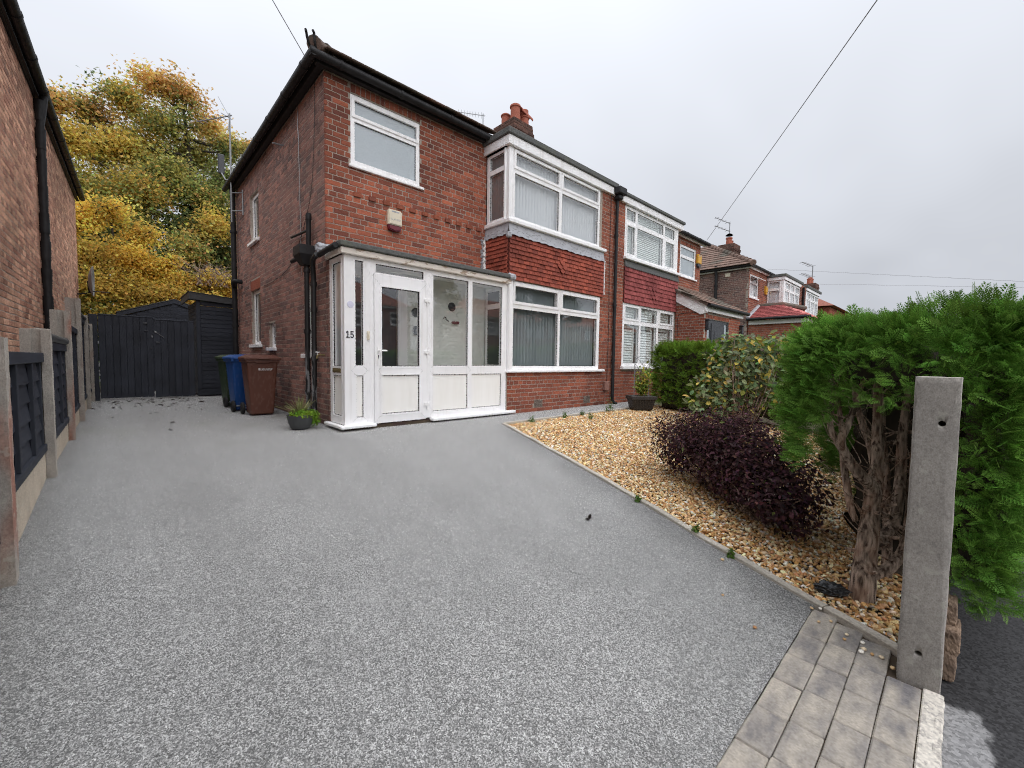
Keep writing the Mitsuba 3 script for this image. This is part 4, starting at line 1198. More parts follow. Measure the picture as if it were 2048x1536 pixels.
def pair_house(x0, mirror, label, third):
    """Half of the next pair: x0 its outer wall, or its party wall when mirrored."""
    H = thing('semi_detached_house', label, 'house')
    b = Bricks(H)
    far = (lambda u, z: RNG.uniform(0, 0.35, len(u)))
    ga, gb = Frame((0, 6.06), (1, 0), (0, -1)), Frame((0, 5.42), (1, 0), (0, -1))
    if third:
        xa, xb, xp = x0, x0 + 2.33, x0 + 5.60          # outer wall, bay left end, party wall
        bay = (xb, xb + 2.60)
    else:
        xp, bay = x0, (x0 + 0.55, x0 + 3.15)
        xa = x0 + 5.6
    wins = [(xa + 0.10, xa + 1.12, 4.03, 4.96)] if third else [(xa - 1.3, xa - 0.3, 4.03, 4.96)]
    s0, s1 = (xa, bay[0]) if third else (bay[1], xa)
    wk = wall(H, ga, [(s0, 0.3), (s1, 0.3), (s1, 5.2), (s0, 5.2)], wins)
    b.add(ga, courses(s0, s1, 0.3, 5.16, wins), wk, 0, far, tone=lambda n: 0.3 + 0.6 * RNG.random(n))
    wk2 = put(H, 'wall', join(gb.plate(sbox(bay[0] if third else xp, 0.3, xp if third else bay[1], 3.73), -0.104, -0.004), gb.plate(sbox(bay[1], 3.73, xp, 5.1) if third else sbox(xp, 3.73, bay[0], 5.1), -0.104, -0.004)), 'm_mortar')
    b.add(gb, courses(*((bay[1], xp) if third else (xp, bay[0])), 0.3, 5.1), wk2, 0, far, tone=lambda n: 0.3 + 0.6 * RNG.random(n))
    b.add(gb, courses(*bay, 0.3, 3.6), wk2, 0, far)
    if third:
        fs = Frame((xa, 6.074), (0, 1), (-1, 0))
        wk3 = wall(H, fs, [(0, 0.3), (6, 0.3), (6, 5.2), (0, 5.2)], [])
        b.add(fs, courses(0, 6, 2.2, 5.16, header_every=4), wk3, 1, far, tone=lambda n: 0.35 + 0.65 * RNG.random(n))
        put(H, 'fascia', join(bx(xa - 0.10, xa - 0.02, 6.03, 12.2, 5.16, 5.26), bx(xa - 0.1, bay[0], 5.96, 6.03, 5.16, 5.26)), 'm_white')
        gutter(H, (xa - 0.16, 5.9, 5.25), (xa - 0.16, 12.2, 5.25))
        gutter(H, (xa - 0.2, 5.90, 5.25), (bay[0] - 0.05, 5.90, 5.25))
        pipe(H, 'downpipe', [(xa - 0.07, 7.34, 2.2), (xa - 0.07, 7.34, 5.0), (xa - 0.15, 7.34, 5.28), (xa - 0.15, 7.34, 5.42)], 0.06, 'm_black', [(xa - 0.07, 7.34, 4.6)])
        put(H, 'wall_vent', fs.box(0.72, 0.92, 4.92, 5.07, 0.003, 0.03, 0.004), 'm_cream')
        fr2 = Frame((bay[0], 0), (0, 1), (-1, 0))
        k = window(H, fr2, 5.50, 6.04, 3.75, 4.94, [(5.58, 5.98, 4.62, 4.88), (5.58, 5.98, 3.82, 4.5)], room=None)
        put(k, 'roller_blind', fr2.quad(5.56, 6.0, 3.78, 4.9, -0.10), 'm_blind')
        put(H, 'corner_post', bx(bay[0] - 0.008, bay[0] + 0.15, 5.41, 5.50, 3.75, 4.94, 0.005), 'm_upvc')
    k = window(H, gb, bay[0] + (0.15 if third else 0), bay[1], 3.75, 4.94, sum([[(a_, b_, 4.60, 4.86), (a_, b_, 3.83, 4.50)] for a_, b_ in [(bay[0] + 0.24 + i * 0.79, bay[0] + 0.24 + i * 0.79 + 0.69) for i in range(3)]], []), sash=(0, 4), room=(1.0, 'm_roomlight'))
    put(k, 'roller_blind', gb.quad(bay[0] + 0.2, bay[1] - 0.06, 3.78, 4.9, -0.11), 'm_white')
    put(H, 'sill', bx(bay[0] - 0.04, bay[1] + 0.06, 5.35, 5.44, 3.68, 3.747, 0.006), 'm_upvc')
    put(H, 'fascia', join(bx(bay[0] - 0.05, bay[1] + 0.05, 5.36, 5.39, 4.945, 5.08), bx(bay[0] - 0.05, bay[0] - 0.02, 5.3902, 6.05, 4.945, 5.08)), 'm_upvc')
    put(H, 'bay_roof', bx(bay[0] - 0.09, bay[1] + 0.3, 5.32, 6.5, 5.083, 5.20, 0.01), 'm_felt')
    for wv in wins:
        k = window(H, ga, wv[0] + .004, wv[1] - .004, wv[2] + .004, wv[3] - .004, [(wv[0] + 0.08, wv[1] - 0.08, 4.68, 4.89), (wv[0] + 0.08, wv[1] - 0.08, 4.11, 4.6)], n=-0.01, sill=(wv[0] - .03, wv[1] + .05, 3.97, 4.03, 0.06), room=(0.8, 'm_room'))
        put(k, 'roller_blind', ga.quad(wv[0] + .05, wv[1] - .05, 4.1, 4.6, -0.10), 'm_blind')
        if third:
            q = np.array([[wv[0] + .06, 4.90, 0.02], [wv[1] - .06, 4.90, 0.02], [wv[1] - .06, 4.74, 0.30], [wv[0] + .06, 4.74, 0.30]])
            m = trimesh.Trimesh(np.vstack([q, q + [0, 0.03, 0.012]]), [[0, 1, 2], [0, 2, 3], [4, 5, 6], [4, 6, 7], [0, 1, 5], [0, 5, 4], [2, 3, 7], [2, 7, 6], [1, 2, 6], [1, 6, 5], [3, 0, 4], [3, 4, 7]], process=False)
            put(k, 'open_light', ga.mesh(m), 'm_white2')
    q, f = hip_roof(xa - 0.22, xp, 5.86, 12.2, 5.29, math.radians(31), True, False) if third else hip_roof(xp, xa + 0.22, 5.86, 12.2, 5.29, math.radians(31), False, True)
    rk = put(H, 'roof', trimesh.Trimesh(q, f, process=False), 'm_rooftile', uv=np.tile([0.45, 0], (6, 1)))
    if third:                                          # the tiled slopes that can be seen
        c, s_ = math.cos(math.radians(31)), math.sin(math.radians(31))
        V = slope_tiles((xa - 0.24, 12.2, 5.285), (0, -1, 0), (c, 0, s_), 40, 13, 0.17, 0.29, clip=lambda u, v: (v * c) < u - 0.02 and (v * c) < 6.34 - u, lift=0.03)
        area = [np.linalg.norm(x.mean(0) - EYE) for x in V]
        od = np.argsort(area)
        for i in od[:240]:
            m = mesh_of(V[i][None])
            put(rk, 'roof_tile', m, 'm_rooftile', uv=uvc(m, RNG.uniform(0.2, 0.75)))
        if len(od) > 240:
            m = mesh_of(V[od[240:]])
            put(H, 'roof_tiling', m, 'm_rooftile', uv=np.repeat(RNG.uniform(0.2, 0.75, len(od) - 240), 24)[:, None] * [1, 0], kind='stuff')
        for i in range(15):
            a_ = q[0] + (q[4] - q[0]) * i / 15 + [0, 0, 0.03]
            b_ = q[0] + (q[4] - q[0]) * (i + 1.06) / 15 + [0, 0, 0.015]
            put(rk, 'hip_tile', tube([a_, b_], [0.125, 0.10], 10), 'm_rooftile', smooth=40, uv=np.tile([0.3 + RNG.uniform(0, .4), 0], (22, 1)))
        chimney(H, 23.80, 24.72, 8.45, 9.25, 6.3, 7.64, [(24.2, 8.85, 0.15, 0.40, 'metal'), (24.45, 8.85, 0.12, 0.28, None)], b)
    b.finish(300 if third else 60)
    return H


scene['m_white2'] = {'type': 'twosided', 'bsdf': scene['m_white']}
C_ = pair_house(18.87, False, 'third red brick house, with brown tiled hip roof and a red-roofed front extension', True)
D_ = pair_house(24.47, True, 'fourth brick house along the street, showing a white bay window above the hedge', False)
pipe(C_, 'downpipe', [(24.3, 5.36, 5.0), (24.3, 5.36, 0.3)], 0.05, 'm_black')
# its front extension with red roof tiles
ef = Frame((18.92, 0), (0, 1), (-1, 0))
ek = put(C_, 'extension_wall', ef.plate(sbox(4.0, 0.3, 6.04, 3.0), -0.104, -0.004), 'm_mortar')
VV, uvs = [], []
for (u0, u1, z0, z1) in courses(4.0, 6.04, 0.9, 2.92):
    VV.append(boxes_v([u0, z0, -0.02], [u1, z1, 0.001], 0.003)[0])
    uvs.append([0.25 + 0.5 * RNG.random(), 0.05])
put(C_, 'extension_brickwork', ef.mesh(mesh_of(np.array(VV))), 'm_brick', uv=np.repeat(np.array(uvs), 24, 0), kind='stuff')
put(C_, 'extension_wall', bx(18.95, 22.6, 4.0, 4.1, 0.3, 3.0), 'm_mortar')
put(C_, 'fascia', join(ef.box(3.95, 6.0, 2.86, 3.02, 0.06, 0.09, 0.003)), 'm_white')
er = put(C_, 'extension_roof', trimesh.Trimesh([[18.72, 3.85, 3.06], [22.6, 3.85, 3.06], [22.6, 6.04, 3.06], [18.72, 6.04, 3.06], [20.15, 5.15, 3.72], [22.2, 5.0, 3.72], [22.2, 6.04, 3.72], [20.15, 6.04, 3.72]],
                                              [[0, 1, 5], [0, 5, 4], [3, 0, 4], [3, 4, 7], [4, 5, 6], [4, 6, 7], [1, 2, 6], [1, 6, 5]], process=False), 'm_redroof')


def f_redroof(p, n, uv):
    a = dr.floor(p.z * 20)
    r = cell_rand(p.y * 5 + 0.5 * a, a, dr.floor(p.x * 0.1))
    return mix((0.32, 0.07, 0.06), (0.46, 0.17, 0.15), r)


scene['m_redroof'] = P(proc(f_redroof), 0.8)
c = math.atan2(0.66, 1.43)
V = slope_tiles((18.70, 6.02, 3.065), (0, -1, 0), (math.cos(c), 0, math.sin(c)), 14, 9, 0.165, 0.175, clip=lambda u, v: v * math.cos(c) < 1.43 and (2.17 - u) > v * math.cos(c) * 0.92, lift=0.022, thick=0.012)
for Bx in V:
    m = mesh_of(Bx[None])
    put(er, 'roof_tile', m, 'm_brick', uv=uvc(m, 4.0 + RNG.uniform(0.25, 0.95)))
put(er, 'ridge_tile', tube([(20.15, 6.0, 3.75), (20.15, 5.15, 3.75), (22.3, 4.85, 3.78)], 0.10, 8), 'm_rooftile', uv=np.tile([0.5, 0], (26, 1)))
put(er, 'lead_flashing', bx(18.75, 18.95, 5.98, 6.06, 3.05, 3.2, 0.01), 'm_lead')
pipe(er, 'gutter', [(18.68, 3.85, 3.07), (18.68, 6.04, 3.07)], 0.05, 'm_black')
fl = [np.array([18.75 + t * 1.3, 6.03, 3.14 + t * 0.60]) for t in np.linspace(0, 1, 8)]
put(er, 'lead_flashing', tube(fl, 0.07, 6), 'm_lead')
alarm_box('small yellow alarm box beside the bay of the third house', Frame((0, 6.06), (1, 0), (0, -1)), 20.83, 4.35, 0.26, 0.34, 'm_yellow', 'm_yellow')

# a further pair, only its roof and chimney rising over the hedge
E_ = thing('semi_detached_house', 'farthest house along the street, only its roof edge and chimney stack showing', 'house')
EB = Bricks(E_)
put(E_, 'wall', bx(35.0, 47, 6.2, 12, 0.3, 5.2), 'm_brick', uv=np.tile([0.5, 0.2], (24, 1)))
q, f = hip_roof(34.7, 47.3, 5.9, 12.3, 5.25, math.radians(31))
put(E_, 'roof', trimesh.Trimesh(q, f, process=False), 'm_rooftile2')
scene['m_rooftile2'] = P((0.26, 0.10, 0.07), 0.85)
chimney(E_, 41.2, 42.4, 8.3, 9.3, 6.2, 7.9, [(41.4, 8.8, 0.14, 0.4, None), (41.8, 8.8, 0.14, 0.55, None), (42.2, 8.8, 0.14, 0.5, None)], EB)
EB.finish(60)

# ================================================================== the house on the left
Lh = thing('brick_house', 'pinkish brick house with a black soil stack, left of the driveway fence', 'house')
LB = Bricks(Lh)
th = math.atan(0.0271)
lu, ln = (math.sin(th), math.cos(th)), (math.cos(th), -math.sin(th))
FL = Frame((-0.885 - 0.0271 * 7.74, 0.0), lu, ln)     # u is nearly y; runs to the far corner at u = 15.3
wl = wall(Lh, FL, [(-1, 0.2), (15.31, 0.2), (15.31, 5.2), (-1, 5.2)], [])
put(Lh, 'wall', join(bx(-7, -0.90, 15.2, 15.3, 0.2, 5.2), bx(-7, -1.25, -1.0, -0.9, 0.2, 5.2)), 'm_mortar')
LB.add(FL, [c for c in courses(2.0, 15.3, 0.5, 5.12)], wl, 2, lambda u, z: 0.55 * np.clip((z - 4.2) / 0.9, 0, 1) * RNG.uniform(0.1, 1, len(u)) + 0.35 * (RNG.random(len(u)) < 0.2), bev=0.004, tone=lambda n: RNG.beta(1.4, 1.2, n))
LB.finish(300)
put(Lh, 'fascia', FL.box(-1, 15.5, 5.14, 5.30, 0.0, 0.03, 0.004), 'm_black')
put(Lh, 'soffit', FL.box(-1, 15.5, 5.145, 5.155, 0.031, 0.06, 0.002), 'm_black')
gp = [FL.pts(np.array([[t, 5.24, 0.11]]))[0] for t in np.linspace(-1, 15.55, 12)]
put(Lh, 'gutter', join([tube(gp, 0.06, 12)] + [tube([FL.pts(np.array([[t, 5.24, 0.11]]))[0], FL.pts(np.array([[t + 0.05, 5.24, 0.11]]))[0]], 0.068, 12) for t in np.arange(3, 15, 0.95)]), 'm_black', smooth=40)
q, f = hip_roof(-8.0, -0.45, -1.3, 15.6, 5.33, math.radians(30))
mid = -4.2
rfl = np.array([[-1.06, -1.2, 5.30], [-0.60, 15.6, 5.30], [-6, 15.6, 5.36], [-6, -1.2, 5.36], [-3.8, 2.5, 7.2], [-3.8, 11.5, 7.2]])
put(Lh, 'roof', trimesh.Trimesh(rfl, [[0, 1, 5], [0, 5, 4], [1, 2, 5], [2, 3, 4], [2, 4, 5], [3, 0, 4], [0, 2, 1], [0, 3, 2]], process=False), 'm_rooftile', uv=np.tile([0.2, 0], (6, 1)))
sp = [FL.pts(np.array([[u, z, n]]))[0] for u, z, n in ((9.75, 0.4, 0.06), (9.75, 3.3, 0.06), (9.75, 4.75, 0.06), (9.76, 5.0, 0.09), (9.78, 5.2, 0.11))]
st = [tube(sp, 0.048, 12)]
for z in np.arange(0.6, 5.0, 0.42):
    st.append(tube([FL.pts(np.array([[9.75, z, 0.06]]))[0], FL.pts(np.array([[9.75, z + 0.30, 0.06]]))[0]], [0.050 + RNG.uniform(0, .008), 0.053 + RNG.uniform(0, .01)], 12))
put(Lh, 'soil_pipe', join(st), 'm_black', smooth=50)
put(Lh, 'overflow_pipe', tube([FL.pts(np.array([[6.35, 3.33, -0.02]]))[0], FL.pts(np.array([[6.35, 3.31, 0.14]]))[0]], 0.014, 8), 'm_white', smooth=40)
put(Lh, 'sill', FL.box(4.3, 5.30, 3.05, 3.20, -0.02, 0.10, 0.01), 'm_concrete', uv=np.tile([0.3, 0.3], (24, 1)))
put(Lh, 'window', join(FL.box(4.35, 5.20, 3.205, 4.4, -0.006, 0.004, 0.002)), 'm_upvc')
dish = thing('satellite_dish', 'dark satellite dish seen edge-on at the far corner of the left house', 'satellite dish')
prof = [[0, 0], [0.15, 0.012], [0.28, 0.045], [0.37, 0.085], [0.375, 0.10], [0.28, 0.06], [0.15, 0.027], [0, 0.015]]
m = lathe(prof, n=30)
m.apply_transform(trimesh.transformations.rotation_matrix(math.radians(91), [0.03, 1, 0.0]))
m.apply_translation([-0.50, 14.9, 3.1])
put(dish, 'reflector', m, 'm_galv', smooth=40)
put(dish, 'arm', join(tube([(-0.70, 14.9, 2.75), (-0.48, 14.9, 2.8), (-0.5, 14.9, 3.1)], 0.02, 8), tube([(-0.5, 14.9, 2.85), (-0.12, 14.9, 2.85)], 0.012, 8)), 'm_black', smooth=40)

# ================================================================== fence, gate and sheds
FE = thing('fence', 'black lapped timber fence panels between concrete posts along the driveway', 'fence')


def hpost(y, z0, z1, seed):
    """A slotted concrete post: its far half carries the slot."""
    shape = Polygon([(-0.53, y), (-0.375, y), (-0.375, y + 0.10), (-0.53, y + 0.10)]).difference(unary_union([sbox(-0.475, y - 0.01, -0.425, y + 0.022), sbox(-0.475, y + 0.078, -0.425, y + 0.11)]))
    m = extrude(shape, z1 - z0)
    m.apply_translation([0, 0, z0])
    m = trimesh.Trimesh(*trimesh.remesh.subdivide_to_size(m.vertices, m.faces, 0.06), process=False)
    w = meshkit.fbm(m.vertices * 22 + seed, 3) - 0.5
    m.vertices += np.stack([w * 0.007, (meshkit.fbm(m.vertices * 22 + seed + 9, 3) - 0.5) * 0.007, np.where(m.vertices[:, 2] > z1 - 0.01, w * 0.03, 0)], 1)
    put(FE, 'post', m, 'm_concrete', uv=uvc(m, 0.35, 1.0 if seed < 4 else 0.3))


posts = [(1.02, 1.20), (2.955, 1.325), (4.76, 1.445), (6.75, 1.74), (8.62, 2.06), (10.52, 1.95), (12.25, 1.9)]
for i, (y, z) in enumerate(posts):
    hpost(y, gz(y) - 0.06, z, i)
tops = [1.08, 1.265, 1.36, 1.62, 1.86, 1.86]
for i in range(6):
    y0, y1 = posts[i][0] + 0.10, posts[i + 1][0]
    g = gz((y0 + y1) / 2)
    zb, zt = g + 0.27 - 0.06 * (i > 1), tops[i]
    m = bx(-0.472, -0.428, y0 - 0.02, y1 + 0.02, g - 0.12, zb - 0.004, 0.006)
    m = trimesh.Trimesh(*trimesh.remesh.subdivide_to_size(m.vertices, m.faces, 0.1), process=False)
    put(FE, 'gravel_board', m, 'm_concrete', uv=uvc(m, 1.0, 0.0))
    ya, yb = y0 - 0.012, y1 + 0.012
    rails = [bx(-0.470, -0.412, ya, yb, zt - 0.07, zt, 0.004), bx(-0.470, -0.415, ya, yb, zb, zb + 0.055, 0.004), bx(-0.462, -0.43, ya, ya + 0.045, zb + .056, zt - .071, 0.003), bx(-0.462, -0.43, yb - 0.045, yb, zb + .056, zt - .071, 0.003)]
    pk = put(FE, 'panel', join(rails), 'm_blackwood', uv=uvc(join(rails), 0.5, 1.0))
    for t in (0.35, 0.70):
        y = ya + (yb - ya) * t
        m = bx(-0.446, -0.420, y - 0.022, y + 0.022, zb + 0.056, zt - 0.071, 0.003)
        put(pk, 'batten', m, 'm_blackwood', uv=uvc(m, 0.3, 0.0))
    n = int((zt - zb - 0.12) / 0.105)
    h = (zt - zb - 0.12) / n
    for r in range(n):
        z = zb + 0.055 + r * h
        yy = np.linspace(ya + 0.01, yb - 0.01, 26)
        wob = 0.016 * (meshkit.fbm(np.stack([yy * 3.2, yy * 0 + r * 3.7 + i * 11, yy * 0], 1), 3) - 0.5) * 2
        lo = z - 0.01 + wob
        hi = np.minimum(np.full_like(yy, z + h + 0.02), zt - 0.03)
        ox = -0.452 + 0.012 * (meshkit.fbm(np.stack([yy * 1.5, yy * 0 + r * 5.1 + i, yy * 0], 1), 3) - 0.5)
        v = np.vstack([np.stack([ox + 0.016, yy, lo], 1), np.stack([ox - 0.004, yy, hi], 1), np.stack([ox + 0.005, yy, lo], 1), np.stack([ox - 0.012, yy, hi], 1)])
        k = np.arange(25)
        f = np.vstack([np.stack([k, k + 1, k + 27], 1), np.stack([k, k + 27, k + 26], 1), np.stack([k + 52, k + 79, k + 53], 1), np.stack([k + 52, k + 78, k + 79], 1), np.stack([k, k + 53, k + 1], 1), np.stack([k, k + 52, k + 53], 1)])
        m = trimesh.Trimesh(v, f, process=False)
        put(pk, 'board', m, 'm_blackwood2', uv=uvc(m, RNG.random(), 1.0))
scene['m_blackwood2'] = {'type': 'twosided', 'bsdf': scene['m_blackwood']}
for y0, y1, z in ((4.95, 6.72, 1.40), (8.8, 10.5, 1.89)):
    put(FE, 'capping_rail', join(tube([(-0.43, y0, z), (-0.43, y1, z)], 0.038, 12), tube([(-0.43, y0 - 0.0, z), (-0.43, y0 + 0.05, z)], 0.042, 12), tube([(-0.43, y1 - 0.05, z), (-0.43, y1, z)], 0.042, 12)), 'm_plastic_grey', smooth=40)

GT = thing('side_gate', 'black boarded double gate across the end of the driveway', 'gate')
YG = 12.35
gf = Frame((0, YG), (1, 0), (0, -1))


def leaf(x0, x1, z0, z1, n):
    k = put(GT, 'leaf', join(gf.box(x0 + .01, x1 - .01, z1 - 0.2, z1 - 0.1, -0.05, -0.022), gf.box(x0 + .01, x1 - .01, z0 + 0.1, z0 + 0.2, -0.05, -0.022), gf.box(x0 + .01, x1 - .01, (z0 + z1) / 2, (z0 + z1) / 2 + .1, -0.05, -0.022)), 'm_blackwood', uv=uvc(join([gf.box(0, 1, 0, 1, 0, 1)] * 3), 0.3, 1.0))
    bk = gf.box(x0 + .006, x1 - .006, z0 + .02, z1 - .03, -0.0215, -0.0165, 0.001)
    put(k, 'back_board', bk, 'm_blackwood', uv=uvc(bk, 0.1, 0.0))
    w = (x1 - x0) / n
    for i in range(n):
        m = gf.box(x0 + i * w + 0.002, x0 + (i + 1) * w - 0.002, z0 + RNG.uniform(-.004, .004), z1 - 0.026, -0.016, RNG.uniform(-0.002, 0.001), 0.004)
        put(k, 'board', m, 'm_blackwood', uv=uvc(m, RNG.random(), 0.0))
    m = gf.box(x0 - .003, x1 + .003, z1 - 0.025, z1, -0.045, 0.008, 0.005)
    put(k, 'cap', m, 'm_blackwood', uv=uvc(m, 0.9, 1.0))
    return k


l1 = leaf(-0.295, 0.580, 0.345, 2.125, 8)
l2 = leaf(0.590, 1.315, 0.33, 2.085, 6)
put(GT, 'post', join(gf.box(-0.43, -0.30, 0.28, 2.11, -0.08, 0.02, 0.006)), 'm_blackwood', uv=np.tile([0.2, 0], (24, 1)))
put(l1, 'bolt_plate', join(gf.box(0.42, 0.49, 1.96, 2.0, 0.0015, 0.02), gf.box(0.43, 0.49, 1.80, 1.815, 0.0015, 0.02), gf.box(0.52, 0.555, 1.42, 1.44, 0.0015, 0.02)), 'm_darkgrey')
put(l1, 'latch', gf.box(0.555, 0.570, 1.66, 1.72, 0.0015, 0.02, 0.004), 'm_metal')
put(l2, 'latch_arm', join(gf.box(0.605, 0.64, 1.775, 1.815, 0.0015, 0.02, 0.004), tube([gf.pts(np.array([[0.62, 1.80, 0.025]]))[0], gf.pts(np.array([[0.76, 1.68, 0.025]]))[0]], 0.006, 6)), 'm_metal')
put(l2, 'bolt_plate', gf.box(0.62, 0.69, 1.54, 1.58, 0.0015, 0.02), 'm_darkgrey')
put(l1, 'hinge', join([gf.box(-0.305, -0.285, z, z + 0.05, 0.0015, 0.02, 0.003) for z in (1.5, 1.05, 1.02, 0.9, 0.82, 0.7)]), 'm_galv')

S1 = thing('garden_shed', 'tall black shed with sloping roof edge beside the gate', 'shed')
sf = Frame((0, 12.42), (1, 0), (0, -1))
sl = Frame((1.37, 0), (0, 1), (-1, 0))
put(S1, 'wall', join(bx(1.39, 2.9, 12.45, 13.9, 0.36, 2.45), bx(1.36, 2.9, 12.425, 12.44, 0.33, 0.48)), 'm_blackwood', uv=uvc(join([bx(0, 1, 0, 1, 0, 1)] * 2), 0.2, 1))
for i in range(20):
    z = 0.50 + i * 0.1035
    m = sf.box(1.455, 2.9, z + 0.002, z + 0.1015, -0.025, RNG.uniform(-0.002, 0.002), 0.006)
    put(S1, 'board', m, 'm_blackwood', uv=uvc(m, RNG.random(), 1.0))
    m = sl.box(12.47, 13.9, z + 0.002, z + 0.1015, -0.019, RNG.uniform(-0.002, 0.002), 0.006)
    put(S1, 'board', m, 'm_blackwood', uv=uvc(m, RNG.random(), 1.0))
put(S1, 'corner_trim', bx(1.37, 1.453, 12.405, 12.465, 0.49, 2.60, 0.004), 'm_blackwood', uv=np.tile([0.6, 0], (24, 1)))
rp = Polygon([(1.26, 2.60), (3.0, 2.50), (3.0, 2.63), (1.26, 2.765)])
m = Frame((0, 12.34), (1, 0), (0, -1)).plate(rp, -0.03, 0.0)
put(S1, 'fascia', m, 'm_shedtrim')
scene['m_shedtrim'] = P((0.040, 0.041, 0.043), 0.6)
put(S1, 'fascia', bx(1.235, 1.262, 12.34, 14.0, 2.60, 2.765, 0.004), 'm_shedtrim')
put(S1, 'roof', trimesh.Trimesh([[1.22, 12.32, 2.775], [3.0, 12.32, 2.64], [3.0, 14.05, 2.64], [1.22, 14.05, 2.775], [1.22, 12.32, 2.768], [3.0, 12.32, 2.632], [3.0, 14.05, 2.632], [1.22, 14.05, 2.768]], [[0, 1, 2], [0, 2, 3], [4, 6, 5], [4, 7, 6], [0, 4, 5], [0, 5, 1], [0, 3, 7], [0, 7, 4]], process=False), 'm_felt')
S2 = thing('garden_shed', 'low black gabled shed behind the gate, only its roof gable showing', 'shed')
g2 = Frame((0, 15.5), (1, 0), (0, -1))
put(S2, 'wall', g2.plate(Polygon([(0.2, 0.3), (2.3, 0.3), (2.3, 2.38), (1.22, 2.76), (0.2, 2.36)]), -2.0, -0.01), 'm_blackwood', uv=uvc(g2.plate(Polygon([(0.2, 0.3), (2.3, 0.3), (2.3, 2.38), (1.22, 2.76), (0.2, 2.36)]), -2, 0), 0.3, 1))
for i in range(8):
    z = 1.95 + i * 0.1
    w = min(1.0, max(0.0, (2.78 - z - 0.1) / 0.42 * 1.04))
    if w > 0.05:
        m = g2.box(1.22 - w, 1.22 + w, z, z + 0.098, -0.01, 0.008, 0.004)
        put(S2, 'board', m, 'm_blackwood', uv=uvc(m, RNG.random(), 1.0))
put(S2, 'bargeboard', join(g2.plate(Polygon([(0.0, 2.30), (1.22, 2.775), (1.22, 2.875), (0.0, 2.40)]), -0.0, 0.03), g2.plate(Polygon([(1.22, 2.775), (2.42, 2.30), (2.42, 2.40), (1.22, 2.875)]), -0.0, 0.03)), 'm_blackwood', uv=uvc(join(g2.plate(Polygon([(0.0, 2.30), (1.22, 2.775), (1.22, 2.875), (0.0, 2.40)]), -0.0, 0.03), g2.plate(Polygon([(1.22, 2.775), (2.42, 2.30), (2.42, 2.40), (1.22, 2.875)]), -0.0, 0.03)), 0.8, 1))
rr = join([g2.plate(Polygon([(-0.02, 2.41), (1.22, 2.885), (1.22, 2.90), (-0.02, 2.425)]), -2.05, 0.04), g2.plate(Polygon([(1.22, 2.885), (2.44, 2.41), (2.44, 2.425), (1.22, 2.90)]), -2.05, 0.04)])
put(S2, 'roof', rr, 'm_felt')

# ================================================================== wheelie bins


